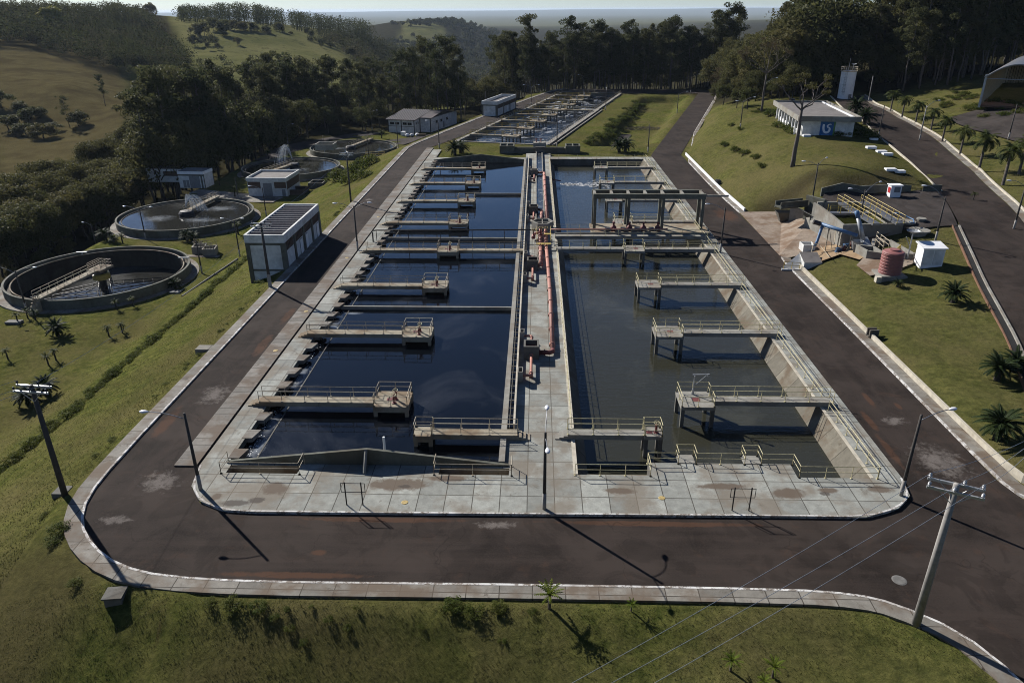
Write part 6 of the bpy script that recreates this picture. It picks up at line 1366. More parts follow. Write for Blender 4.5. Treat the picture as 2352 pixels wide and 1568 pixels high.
def eucalyptus(seed, h=28, thin=False):
    rg = random.Random(seed); tr = MB(); cr = MB(); lean = Vector((rg.gauss(0,.03)*h, rg.gauss(0,.03)*h, h*.93))
    pts = limb(tr, (0,0,-1), lean, .32, .07, rg, 7, 7, .008)
    def at_(f): f *= 7; i = min(6, int(f)); return pts[i].lerp(pts[i+1], f-i)
    nb = 15 if not thin else 9; f0 = .30 if not thin else .5
    for i in range(nb):
        f = f0+(1-f0)*((i+rg.random())/nb); p = at_(min(.99,f)); a = rg.uniform(0,6.28); L = h*(.13-.075*(f-f0)/(1-f0))*rg.uniform(.6,1.3)
        q = p+Vector((math.cos(a)*L, math.sin(a)*L, L*rg.uniform(.4,1.0))); limb(tr, p, q, .10, .03, rg, 3, 5, .05)
        rad = h*rg.uniform(.050,.078)*(1.0 if f < .8 else .85)
        for c, rr in ((q, rad), (q+Vector((rg.gauss(0,1),rg.gauss(0,1),rg.uniform(-.4,.9)))*rad, rad*.7)): leafquads(cr, c, rr, int(150 if rr == rad else 85), .34, rg, (1.1,1.1,.75), .35)
    top = at_(.99)
    for k in range(4): leafquads(cr, top+Vector((rg.gauss(0,1.3),rg.gauss(0,1.3),rg.uniform(-1.2,1.0))), h*.056, 130, .34, rg, (1.25,1.25,.7), .35)
    return tr, cr
def broadleaf(seed, h=9, w_=7, nc=16, q=150, size=.30, bare=False, low=False):
    rg = random.Random(seed); tr = MB(); cr = MB()
    limb(tr, (0,0,-.6), (rg.gauss(0,.3), rg.gauss(0,.3), h*.45), .26, .16, rg, 3, 7, .03)
    for i in range(nc):
        a = rg.uniform(0,6.28); el = rg.random()**.7; r = w_*.5*math.sqrt(max(0,1-(el*.85)**2))*rg.uniform(.55,1.0)
        c = Vector((math.cos(a)*r, math.sin(a)*r, h*((.14+.74*el) if low else (.42+.50*el)))); 
        if i < 9: limb(tr, (0,0,h*.38), c, .10, .03, rg, 3, 5, .07)
        rad = w_*rg.uniform(.14,.24); leafquads(cr, c, rad, int(q*(.35 if bare else 1)), size, rg, (1.1,1.1,.75), .4, .15)
    return tr, cr
def protos(fn, kind_mat, bark, n, seed, **kw):
    out = []
    for i in range(n):
        tr, cr = fn(seed+i*17, **kw); a = bpy.data.meshes.new('trunk'); a.from_pydata(tr.v, [], tr.f); a.materials.append(M[bark]); a.polygons.foreach_set('use_smooth', [True]*len(a.polygons))
        b = bpy.data.meshes.new('crown'); b.from_pydata(cr.v, [], cr.f); b.materials.append(M[kind_mat]); out.append((a, b))
    return out
def put(pr, name, x, y, s, label, cat, group, rz=None, z=None, sz=1.0, dz=0.0):
    z = (hz(x, y) if z is None else z)+dz; t = thing(name, label, cat, (x,y,z), rnd.uniform(0,6.28) if rz is None else rz, group); t.scale = (s, s, s*sz)
    for nm, me in zip(('trunk','crown'), pr):
        if me is None: continue
        o = bpy.data.objects.new(nm, me); col.objects.link(o); o.parent = t
    return t
EUC = protos(eucalyptus, 'euc', 'bark', 7, 11); EUCT = protos(eucalyptus, 'euc', 'bark', 4, 400, thin=True)
BRO = protos(broadleaf, 'broad', 'barkd', 6, 50); BRL = protos(broadleaf, 'broad', 'barkd', 5, 90, h=14, w_=11, nc=24, q=240, size=.30); DRY = protos(broadleaf, 'brown', 'bark', 3, 200, bare=True, h=14, w_=11, nc=22, q=160, size=.34); BUS = protos(broadleaf, 'broad', 'barkd', 3, 260, h=10, w_=9, nc=30, q=130, size=.40, low=True)
def mound(seed):
    rg = random.Random(seed); tr = MB(); cr = MB()
    for i in range(14):
        a = rg.uniform(0,6.28); r = 1.05*rg.random()**.6; c = Vector((math.cos(a)*r, math.sin(a)*r, (.95-.6*r)*rg.uniform(.35,1.0))); leafquads(cr, c, rg.uniform(.28,.5), 80, .085, rg, (1.1,1.1,.8), .3, .3)
        limb(tr, (c.x*.3,c.y*.3,-.1), c, .03, .012, rg, 3, 4, .06)
    return tr, cr
SHR = protos(mound, 'shrub', 'barkd', 5, 300)
MASS = []
def mass(pr, x, y, s, sz=1.0): MASS.append((pr, x, y, hz(x, y), s, sz, rnd.uniform(0, 6.28)))
def build_mass(name):
    for part, mat in ((0, 'barkd'), (1, 'broad')):
        V = []; Fi = []; n = 0
        for pr, x, y, z, s, sz, a in MASS:
            me = pr[part]; v = np.empty(len(me.vertices)*3, np.float32); me.vertices.foreach_get('co', v); v = v.reshape(-1,3)*(s, s, s*sz); c, q = math.cos(a), math.sin(a)
            V.append(np.c_[v[:,0]*c-v[:,1]*q+x, v[:,0]*q+v[:,1]*c+y, v[:,2]+z]); Fi += [tuple(i+n for i in p.vertices) for p in me.polygons]; n += len(v)
        me = bpy.data.meshes.new(name); me.from_pydata(np.concatenate(V).tolist(), [], Fi); me.materials.append(M[mat]); o = bpy.data.objects.new(name, me); col.objects.link(o); struct(o, 'stuff')
        if part == 0: root = o
        else: o.parent = root; o.name = 'crown_mass'
heights = {}
# wall of eucalyptus behind the far basin
rg = random.Random(21)
lab_e = 'tall straight eucalyptus in the wall of trees behind the far foaming basin'
tops = [(1215,30,27),(1297,36,28),(1325,48,27),(1372,42,27),(1405,62,26),(1447,45,26),(1490,58,25),(1530,40,27),(1552,33,27),(1590,55,25),(1685,2,31),(1660,22,30),(1702,16,30),(1672,34,30),(1180,66,24),(1160,80,23),(1262,70,24),(1640,45,26)]
def put_top(px, ytop, Y, pr, name, label, cat, group, href=28):
    lo, hi = U(px, 300, 0), None
    # horizontal position at depth Y on the ray of photo column px
    for z in np.arange(60, -20, -.25):
        p = U(px, ytop, z) if abs(z-H) > .3 else None
        if p is not None and p.y > 0 and abs(p.y-Y) < 12: break
    d = fw+rt*((px-CX)/F)-up*((ytop-CY)/F); tt = Y/d.y; X = d.x*tt; zt = H+d.z*tt; zg = hz(X, Y); s = (zt-zg)/href
    return put(pr, name, X, Y, s, label, cat, group)
for i, (px, yt, _) in enumerate(tops):
    put_top(px, yt, 330+rg.uniform(-3,10), EUCT[i % 4] if i % 3 and px < 1650 else EUC[i % 7], 'eucalyptus', 'tall slender eucalyptus standing out above the wall of trees behind the far basin', 'eucalyptus tree', 'eucalyptus rising above the wall of trees')
for i in range(112):
    px = 1140+(1668-1140)*((i*37 % 112)+rg.random())/112; Y = 326+rg.random()*30 if px > 1250 else 318+rg.random()*25
    yt = rg.uniform(58,110) if px > 1300 else rg.uniform(75,125)
    if px < 1200: Y = 335+rg.random()*20
    put_top(px, yt, Y, rg.choice(EUC+EUCT[:2]), 'eucalyptus', lab_e, 'eucalyptus tree', 'eucalyptus behind the far basin')
# tall group by the white house
for i, (px, yt) in enumerate(((893,140),(912,112),(935,104),(950,118),(972,84),(985,92),(1000,110),(1022,76),(1040,100),(1055,130),(1065,160),(880,170),(925,165),(960,160),(1010,165),(1040,170))):
    put_top(px, yt, 282+rg.uniform(0,24), rg.choice(EUC), 'eucalyptus', 'tall dark eucalyptus in the group behind the white house', 'eucalyptus tree', 'eucalyptus behind the white house')
# belt of trees along the lower road
for i in range(62):
    s = (i+rg.random())/62; px = 300+(868-300)*s; base = np.interp(px, [300,430,560,700,868], [150,140,128,140,175]); yt = base+rg.uniform(-6,60)
    Y = np.interp(px, [300,430,560,700,868], [180,205,235,262,285])+rg.uniform(0,26)
    put_top(px, yt, Y, rg.choice(EUC if rg.random() < .72 else BRL), 'tree', 'dense dark tree in the belt along the lower road behind the clarifiers', 'tree', 'trees along the lower road', 28 if True else 14)
for i in range(34):
    s = (i+rg.random())/34; px = 330+(1080-330)*s; Y = np.interp(px, [330,560,700,868,1080], [176,226,250,270,300])+rg.uniform(-2,10)
    yt = np.interp(px, [330,560,700,868,1080], [310,265,255,245,215])-rg.uniform(0,26)
    if i % 2: continue
    put_top(px, yt, Y, rg.choice(BRL), 'tree', 'round undergrowth tree at the foot of the belt along the lower road', 'tree', 'undergrowth trees along the lower road', 14)
# thicket on the far left
for i in range(74):
    px = rg.uniform(-30,345); f = rg.random(); yt = np.interp(px, [-30,120,345], [352,318,278])+f*np.interp(px, [-30,200,345], [190,110,55])
    Y = np.interp(f, [0,1], [np.interp(px,[-30,345],[168,205]), np.interp(px,[-30,345],[118,176])])
    d = fw+rt*((px-CX)/F)-up*((yt-CY)/F); tt = Y/d.y; X = d.x*tt
    if X > np.interp(Y, [100,176,215], [-101,-101,-96]): X = np.interp(Y, [100,176,215], [-102,-101,-96])-rg.uniform(0,6)
    zt = H+d.z*(Y/d.y); zg = hz(X, Y); hh = max(4.5, min(11.5, zt-zg))
    if f < .35: mass(rg.choice(BRL), X, Y, hh/14); continue
    put(rg.choice(BRL if rg.random() < .6 else BRO), 'tree', X, Y, hh/(14 if hh > 7 else 11), 'bushy dark green tree in the thicket at the left edge beyond the lower road', 'tree', 'thicket at the left edge')
for i in range(16):
    Y = rg.uniform(105,190); X = np.interp(Y, [100,176,215], [-97,-97,-92])-rg.uniform(0,2); put(rg.choice(BRO), 'tree', X, Y, rg.uniform(.28,.5), 'low bushy tree at the very edge of the lower road', 'tree', 'low trees at the edge of the lower road')
# bushes and trees on the brown field
FLD = [(48,258,7,'dark clump tree on the brown field, leftmost of three together'),(68,266,8,'dark clump tree on the brown field, middle of three together'),(92,268,6,'dark clump tree on the brown field, rightmost of three together'),(22,302,8,'dark bushy tree at the lower edge of the brown field, leftmost'),(60,315,7,'dark bushy tree at the lower edge of the brown field, second from the left'),(100,312,8,'dark bushy tree at the lower edge of the brown field, third from the left'),(125,300,6,'dark bushy tree at the lower edge of the brown field, fourth from the left'),(160,290,11,'thin tall tree at the lower edge of the brown field'),(182,292,8,'small dark tree at the lower edge of the brown field'),(243,246,12,'lone tall tree at the right end of the brown field'),(4,250,9,'dark tree at the left frame edge on the brown field')]
X_, Y_, T_, _ = hit([p[0] for p in FLD], [p[1] for p in FLD])
for (px, py, hgt, l), x, y in zip(FLD, X_, Y_):
    if hgt > 10: put(rg.choice(EUC), 'tree', float(x), float(y), hgt/28*1.15, l, 'tree', None)
    else: o = put(rg.choice(BUS), 'tree', float(x), float(y), hgt/10, l, 'tree', None, None, None, rg.uniform(.55,.85)); o.scale.x *= 1.35
for i in range(26):
    px = rg.uniform(560,875); Yq = np.interp(px, [560,700,868], [262,285,300])+rg.uniform(0,22)
    put_top(px, rg.uniform(128,172)-(6 if px > 700 else 12), Yq, rg.choice(EUC), 'eucalyptus', 'tall feathery eucalyptus at the far right of the belt along the lower road', 'eucalyptus tree', 'eucalyptus in the belt left of the white house')
for i in range(60):
    px = rg.uniform(1050,1160); Yq = rg.uniform(318,420); d = fw+rt*((px-CX)/F); X = d.x/d.y*Yq; mass(rg.choice(BRL), X, Yq, rg.uniform(.45,.95))
build_later = True
# single trees of the far hills
for (px, py, hpx, pr, l) in ((125,74,38,'L','large yellow green tree shining out of the wood on the left hill'),(392,33,12,0,'small round tree alone on the left skyline'),(345,40,26,0,'dark tree at the right end of the left skyline wood'),(450,84,24,0,'dark tree at the left end of the row across the pasture'),(470,82,26,0,'dark tree in the row across the pasture, second from the left'),(492,80,28,0,'dark tree in the row across the pasture, third from the left'),(515,82,30,0,'tallest dark tree in the row across the pasture'),(540,80,24,0,'dark tree right of the tallest in the row across the pasture'),(560,80,22,0,'dark tree in the right half of the row across the pasture'),(585,82,22,0,'dark tree near the right end of the row across the pasture'),(612,80,20,0,'dark tree at the right end of the row across the pasture'),(642,81,22,0,'dark tree before the gap in the row across the pasture'),(668,83,10,0,'round bush at the end of the row across the pasture'),(448,105,18,0,'dark tree on the left slope of the pasture'),(478,110,12,0,'small tree in the middle of the pasture slope'),(500,112,11,0,'small thin tree in the middle of the pasture slope'),(545,102,14,0,'lone leaning tree on the upper pasture'),(716,90,14,0,'broad bush on the right pasture'),(706,78,12,0,'round bare tree on the right pasture'),(805,135,20,0,'lone tall tree at the right edge of the pasture'),(948,82,9,0,'round tree on the middle hill pasture'),(965,42,12,1,'small tree on top of the middle hill, left one'),(982,42,13,1,'small tree on top of the middle hill, middle one'),(998,43,12,1,'small tree on top of the middle hill, right one'),(1040,45,9,1,'low tree on top of the middle hill far right')):
    X_, Y_, T_, _ = hit([px], [py]); p = Vector((float(X_[0]), float(Y_[0]))); dist_ = min(2400, float(T_[0])); hh = hpx*dist_/F
    if pr == 'L':
        LIME = protos(broadleaf, 'lime', 'bark', 1, 801, h=14, w_=13, nc=26, q=150, size=.7)[0]; put(LIME, 'tree', p.x, p.y, hh/13, l, 'tree', None)
    else: put(rg.choice(BUS), 'tree', p.x, p.y, hh/9.5, l, 'tree', None)
# wooded slope on the right
lab_r = 'dark dense tree on the wooded slope behind the office'
LINE = [(72,311),(66,283),(64,250),(62,222),(67,209),(80,216),(95,214),(102,209),(111,211),(122,217),(151,246),(200,290)]
def along(f):
    q = f*(len(LINE)-1); k = min(len(LINE)-2, int(q)); a, b = Vector(LINE[k]), Vector(LINE[k+1]); return a.lerp(b, q-k)
for i in range(190):
    row = i % 6; f = ((i//6)+rg.random())/32.0; c = along(min(.999,f)); dr = c.normalized(); c = c+dr*((0,5,13,22,34,48)[row]+rg.uniform(-3,3))
    right = f > .58
    if row == 0: pr, hh = (rg.choice(BRL+BRO[:2]), rg.uniform(5,9)) if not right else (rg.choice(EUC), rg.uniform(19,25))
    elif row == 1: pr, hh = (rg.choice(BRL+DRY[:1]), rg.uniform(9,14)) if not right else (rg.choice(EUC), rg.uniform(22,29))
    else: pr, hh = (rg.choice(BRL+EUC[:3]), rg.uniform(13,19)+row*1.2) if f < .36 else (rg.choice(EUC+BRL[:2]), rg.uniform(20,29))
    if f < .30: hh *= .82
    href = 28 if pr in EUC else (14 if pr in BRL or pr in DRY else 9)
    if row > 2: mass(pr, c.x, c.y, hh/href, .85 if pr in BRL and hh > 15 else 1); continue
    put(pr, 'tree', c.x, c.y, hh/href, lab_r if row > 1 else ('lower rounded tree at the front edge of the wooded slope behind the office' if not right else 'tall tree at the front edge of the wood beside the hangar'), 'tree', 'trees of the wooded slope' if row > 1 else ('front trees of the wooded slope' if not right else 'front trees of the hangar wood'), None, None, .85 if pr in BRL and hh > 15 else 1)
for i in range(70):
    px = 1130+(1660-1130)*(i+rg.random())/46; Yq = 331+rg.uniform(0,26); d = fw+rt*((px-CX)/F); X = d.x/d.y*Yq
    mass(rg.choice(BRL), X, Yq, rg.uniform(.35,.8))
for (px, py, h_, l) in ((1690,268,4.5,'low olive bush on the slope at the wood edge, left one'),(1715,262,5,'low olive bush on the slope at the wood edge, right one'),(1660,242,6,'brown green bush where the far right road meets the wood'),(1640,232,5,'rounded bush beside the top of the far right road')):
    z = 5.0
    for _ in range(5): p = U(px, py, z); z = hz(p.x, p.y)
    put(rg.choice(BRO), 'tree', p.x, p.y, h_/9, l, 'bush', None)
for i in range(40):
    f = .55+.45*(i+rg.random())/40; c = along(min(.999,f)); c = c+c.normalized()*rg.uniform(6,30); mass(rg.choice(BRL), c.x, c.y, rg.uniform(.35,.6))
for i in range(70):
    px = rg.uniform(300,1090); Yq = np.interp(px, [300,430,560,700,868,1090], [196,222,255,282,305,318])+rg.uniform(6,30); d = fw+rt*((px-CX)/F); X = d.x/d.y*Yq; mass(rg.choice(BRL), X, Yq, rg.uniform(.45,.85))
build_mass('rear_wood')
# bare branched tree before the office
p = U(1820,383,5.0)
for _ in range(4): p = U(1820,383,hz(p.x,p.y))
tr = MB(); cr = MB(); rg2 = random.Random(4)
limb(tr, (0,0,-.5), (.15,.1,9.6), .42, .22, rg2, 6, 9, .006)
def branch(p, d, L, r, lev):
    q = p+d*L; limb(tr, p, q, r, r*.55, rg2, 3, 6, .05)
    if lev == 0: leafquads(cr, q, .55, 26, .16, rg2, (1.3,1.3,.6), .2); return
    for k in range(2 if lev > 1 else 3): branch(q, (d+Vector((rg2.gauss(0,.45),rg2.gauss(0,.45),rg2.uniform(-.05,.35)))).normalized(), L*rg2.uniform(.5,.8), r*.55, lev-1)
for d in ((-.75,.1,.65),(-.3,-.3,.9),(.05,.2,1.0),(.7,-.1,.7),(.85,.3,.55)): branch(Vector((.15,.1,9.4)), Vector(d).normalized(), 2.6, .15, 3)
t = thing('tree', 'tall thin branched tree with sparse leaf tufts on the lawn before the office', 'tree', (p.x,p.y,hz(p.x,p.y)))
tr.build('trunk', M['bark'], t, True, False); cr.build('crown', M['broad'], t, False, False)
# bare pale tree in front of the wooded slope
p = U(1748,255,8); tr = MB(); cr = MB(); rg2 = random.Random(14); limb(tr, (0,0,-.5), (.2,0,9), .3, .16, rg2, 4, 7, .01)
for d in ((-.8,.1,.7),(-.4,-.3,1),(.1,.2,1),(.6,-.1,.8),(.9,.3,.6),(-.9,-.2,.45)): branch(Vector((.2,0,8.8)), Vector(d).normalized(), 3.2, .13, 3)
t = thing('tree', 'bare pale branched tree standing before the wood left of the office', 'tree', (p.x,p.y,hz(p.x,p.y))); tr.build('trunk', M['bark'], t, True, False); cr.build('crown', M['brown'], t, False, False)
# shrubs
def shrub(x, y, s, l, g, z=None, pr=None, sz=1): return put(pr or rnd.choice(SHR), 'shrub', x, y, s, l, 'shrub', g, None, z, sz)
Y = 50; i = 0
while Y < 112:
    X = -45.6+rg.gauss(0,.22); s = rg.uniform(.4,.7) if rg.random() < .85 else rg.uniform(.75,1.05)
    if rg.random() < .93: shrub(X, Y, s, 'weedy green shrub in the ragged line along the terrace of the left bank', 'shrub line on the left bank', None, None, .85)
    Y += rg.uniform(.5,1.0)
for i in range(34):
    Y = 36+rg.random()*92; X = -32.9-abs(rg.gauss(0,.5)); 
    if 88 < Y < 107: continue
    shrub(X, Y, rg.uniform(.18,.42), 'small weed tuft at the grass edge of the left footpath', 'weeds along the left footpath', None, None, .6)
for i in range(14):
    X = rg.uniform(-24,3); Y = 31.0-abs(rg.gauss(0,.9)); shrub(X, Y, rg.uniform(.15,.32), 'weedy tuft on the bank edge below the front footpath', 'weeds along the front footpath', None, None, .6)
for (px, py, s, l) in ((135,1215,.8,'dense green shrub beside the left bend of the footpath'),(120,1240,.65,'lower green shrub beside the left bend of the footpath'),(172,1340,.55,'small dark shrub near the stone box'),(535,1385,.75,'wide grass tussock overhanging the front bank'),(590,1392,.6,'dark grass tussock right of the wide one on the front bank'),(480,1385,.45,'small grass tussock on the front bank near the stone box'),(1040,1392,.75,'large weedy bush on the front bank below the footpath'),(1085,1400,.7,'large weedy bush on the front bank, right of the largest'),(1145,1395,.6,'weedy bush on the front bank next to the fan palm'),(605,648,1.1,'green shrub at the corner of the ribbed pump house'),(1740,262,1.5,'shrub beside the path left of the office')):
    z = 0
    for _ in range(4): p = U(px, py, z); z = hz(p.x, p.y)
    shrub(p.x, p.y, s*.85, l, None, None, None, .5)
for i, (px, py, s) in enumerate(((775,415,2.6),(800,405,2.8),(828,392,2.8),(850,378,2.6),(805,418,2.2),(835,408,2.0))):
    z = -5
    for _ in range(5): p = U(px, py, z); z = hz(p.x, p.y)
    put(SHR[i % 5], 'shrub', p.x, p.y, s, 'big dense dark bush of the clump on the bank beside the fountain clarifier', 'shrub', 'bush clump on the bank')
for i in range(44):
    s = (i+rg.random())/44; a = Vector((11.2,186)); b = Vector((37.0,285)); c = a.lerp(b, s); shrub(c.x+rg.gauss(1.8,.8), c.y, rg.uniform(.8,1.5), 'dark bushy shrub of the hedge bank between the far basin and the green field', 'hedge bank of the far basin', None, None, .8)
for (px, py, s, l) in ((1790,290,1.3,'round clipped bush at the left wall of the office, farthest'),(1806,300,1.5,'round clipped bush at the left wall of the office, middle'),(1822,306,1.4,'round clipped bush at the left front corner of the office'),(1775,268,1.8,'loose brown bush left of the office'),(1925,312,1.1,'clipped low hedge in front of the office wall'),(1948,312,1.2,'clipped low hedge at the right end of the office wall'),(1985,310,1.8,'dark bush right of the office'),(2000,318,1.6,'dark bush between the office and the upper road'),(1665,328,1.0,'weedy bush on the grass slope, upper one of the line'),(1690,338,1.1,'weedy bush on the grass slope, second of the line'),(1712,350,1.2,'weedy bush on the grass slope, third of the line'),(1735,362,1.1,'weedy bush on the grass slope, fourth of the line'),(1750,372,.9,'weedy bush on the grass slope, lowest of the line'),(1700,298,.8,'weedy bush beside the drain line on the grass slope'),(1680,285,.9,'dark cut bush on the upper grass slope')):
    z = 6
    for _ in range(5): p = U(px, py, z); z = hz(p.x, p.y)
    shrub(p.x, p.y, s, l, 'bushes round the office')
for i in range(30):
    s = (i+rg.random())/30; px = 2150+s*215; py = 243+s*70; z = 11
    for _ in range(4): p = U(px, py+rg.uniform(-3,8), z); z = hz(p.x, p.y)
    shrub(p.x, p.y, rg.uniform(.9,1.5), 'dark green shrub of the hedge below the hangar yard', 'hedge below the hangar yard', None, None, .8)
# palms
def frond(mb, L, el, rg, n=7, wd=.30, droop=1.0, pairs=9):
    pts = []; d = Vector((math.cos(el), 0, math.sin(el))); p = Vector(); a = el
    for i in range(n+1):
        pts.append(p.copy()); p = p+Vector((math.cos(a), 0, math.sin(a)))*(L/n); a -= droop/n*1.6
    mb_pts = []
    for i in range(pairs):
        f = .12+.86*i/(pairs-1)*.98; q = f*n; k = min(n-1, int(q)); c = pts[k].lerp(pts[k+1], q-k); t = (pts[k+1]-pts[k]).normalized(); w_ = wd*L*math.sin(math.pi*(.15+.8*f))**.7
        for s in (-1, 1):
            e = c+Vector((t.x*.45*w_, s*w_, t.z*.45*w_-.12*w_)); g = t*(.035*L+.02)
            mb_pts.append((c-g, c+g, e))
    return pts, mb_pts
def palm_crown(seed, n, L, e0, e1, droop, wd=.25, pairs=9, z=0):
    rg = random.Random(seed); m = MB()
    for i in range(n):
        az = 6.283*i*.382+rg.uniform(-.15,.15); el = e0+(e1-e0)*(i/n)+rg.uniform(-.08,.08); pts, tri = frond(m, L*rg.uniform(.85,1.1), el, rg, 7, wd, droop*rg.uniform(.7,1.2), pairs)
        Rm = Matrix.Rotation(az, 3, 'Z'); o = Vector((0,0,z))
        for a, b in zip(pts[:-1], pts[1:]): m.tube(Rm @ a+o, Rm @ b+o, .022*L/1.5, .018*L/1.5, 4, False)
        for t3 in tri: m.quad(*[Rm @ q+o for q in t3])
    return m
def palm_mesh(nm, cr, th, tr0, tr1, mat, bark):
    tr = MB(); tr.path([(0,0,-.4),(0,0,th*.5),(.02,0,th)], [tr0*1.15,tr0,tr1], 9); a = bpy.data.meshes.new('trunk'); a.from_pydata(tr.v, [], tr.f); a.materials.append(M[bark]); b = bpy.data.meshes.new('crown'); b.from_pydata(cr.v, [], cr.f); b.materials.append(M[mat]); return (a, b)
CYC = [palm_mesh('c', palm_crown(61+i, 46, 1.75, 1.25, .0, .75, .16, 15, 1.0), 1.05, .24, .22, 'cyc', 'barkd') for i in range(2)]
YNG = [palm_mesh('y', palm_crown(71+i, 16, .85, 1.2, .1, 1.0, .22, 9, 1.15), 1.15, .10, .07, 'palm', 'barkd') for i in range(2)]
TAL = [palm_mesh('t', palm_crown(81+i, 22, 2.15, 1.25, -.3, 1.2, .26, 12, 3.9), 3.9, .16, .11, 'palm', 'bark') for i in range(3)]
FAN = palm_mesh('f', palm_crown(91, 17, .8, 1.4, .2, .55, .16, 8, .75), .75, .08, .06, 'palml', 'bark')
def palm(pr, name, px, py, s, label, z0=0, group=None, cat='palm'):
    z = z0
    for _ in range(6): p = U(px, py, z); z = .4*z+.6*hz(p.x, p.y)
    return put(pr, name, p.x, p.y, s, label, cat, group)
gl = 'cycads of the left lawn'; gy = 'young palms of the left lawn'
for i, (px, py, s, l) in enumerate(((133,770,1.0,'big dark cycad alone on the left lawn'),(66,928,.95,'bright topped cycad behind the left bank pole'),(108,905,.95,'dark cycad right behind the left bank pole'),(403,662,.75,'cycad beside the nearest clarifier at the lawn corner'),(217,548,.75,'cycad in the row between the two near clarifiers, leftmost'),(243,550,1.0,'largest cycad in the row between the two near clarifiers'),(262,557,.7,'cycad in the row between the two near clarifiers, third'),(430,552,.9,'cycad before the second clarifier, left one of the pair'),(445,556,.9,'cycad before the second clarifier, right one of the pair'),(363,468,.9,'cycad beside the lower yard, left one'),(390,466,.9,'cycad beside the lower yard, right one'))): palm(CYC[i % 2], 'cycad', px, py, s, l, -8, gl, 'cycad')
for i, (px, py, s, l) in enumerate(((41,740,.9,'young palm near the pale inspection lid, left one'),(64,730,.9,'young palm near the pale inspection lid, middle one'),(82,735,1.0,'young palm near the pale inspection lid, right one'),(268,710,.9,'young palm below the nearest clarifier, left one'),(305,702,.9,'young palm below the nearest clarifier, right one'),(250,770,.9,'young palm in the middle of the left lawn, left one'),(281,762,.9,'young palm in the middle of the left lawn, right one'),(284,758,.5,'tiny palm sapling beside the right one of the mid lawn'),(18,823,.9,'young palm at the left frame edge of the lawn'),(111,836,.9,'young palm of the lower pair on the left lawn, left one'),(128,824,.9,'young palm of the lower pair on the left lawn, right one'),(282,559,1.2,'young palm at the right end of the cycad row'),(126,555,1.5,'young palm at the lower road, left one'),(160,555,1.4,'young palm at the lower road, right one'),(547,537,1.5,'young palm beside the second clarifier under the bank'),(505,425,1.2,'young palm right of the garage'),(540,452,1.6,'young palm in front of the lower yard'),(617,366,1.8,'young palm behind the fountain clarifier, left one'),(660,355,1.8,'young palm behind the fountain clarifier, right one'),(877,318,1.8,'young palm left of the white house'),(840,300,1.8,'young palm at the yard of the white house'))): palm(YNG[i % 2], 'young_palm', px, py, s, l, -8, gy)
for i, (px, py, s, l) in enumerate(((2187,694,1.0,'cycad alone in the middle of the grass triangle'),(2062,658,.4,'tiny cycad on the grass triangle near the red tank'),(2290,868,1.0,'large cycad at the right edge, left one of the upper pair'),(2328,852,.9,'cycad at the right edge, right one of the upper pair'),(2290,1005,1.15,'largest cycad, at the lower right by the low cream wall'))): palm(CYC[i % 2], 'cycad', px, py, s, l, 2, 'cycads of the grass triangle', 'cycad')
for i, (px, py, s, l) in enumerate(((1045,356,1.5,'dark cycad clump on the grass left of the distribution box, left one'),(1058,352,1.4,'dark cycad clump on the grass left of the distribution box, right one'),(1422,350,1.4,'dark cycad on the grass right of the distribution box, left one'),(1436,348,1.5,'dark cycad on the grass right of the distribution box, right one'),(1965,262,1.7,'dark cycad at the right rear corner of the office'),(1985,285,1.6,'dark cycad at the right wall of the office'))): palm(CYC[i % 2], 'cycad', px, py, s, l, 0 if px < 1500 else 8, 'cycads near the buildings', 'cycad')
for i, (px, py, s, l) in enumerate(((2045,257,1.0,'palm with a slim trunk beyond the upper road, farthest'),(2071,271,1.0,'palm with a slim trunk beyond the upper road, second from the far end'),(2102,285,1.0,'palm with a slim trunk beyond the upper road, third from the far end'),(2137,303,1.0,'dark crowned palm beside the white based lamp post'),(2118,295,.55,'small yellow green palm between the slim palms'),(2163,328,1.05,'bright palm alone beyond the upper road'),(2204,357,1.05,'broad palm beyond the upper road, above the lower group'),(2248,390,1.25,'thick trunked palm of the lower group, left one'),(2303,425,1.35,'large dark palm of the lower group, middle one'),(2340,398,1.2,'large palm at the right frame edge'))): palm(TAL[i % 3], 'palm', px, py, s, l, 8, 'palms beyond the upper road')
palm(YNG[0], 'young_palm', 2235,460, .8, 'small yellow green sapling at the kerb of the upper road', 6)
palm(FAN, 'fan_palm', 1262,1394, 1.15, 'bright green fan palm at the front footpath', -.5, 'palms on the front bank'); palm(FAN, 'fan_palm', 1450,1400, .5, 'tiny pale palm sapling at the front footpath', -.3, 'palms on the front bank')
palm(FAN, 'fan_palm', 1678,1536, .75, 'small palm on the front bank, left one of the low pair', -.8, 'palms on the front bank'); palm(FAN, 'fan_palm', 1775,1552, .8, 'small palm on the front bank, right one of the low pair', -.8, 'palms on the front bank'); palm(FAN, 'fan_palm', 1753,1580, .6, 'small palm at the bottom frame edge', -.8, 'palms on the front bank')
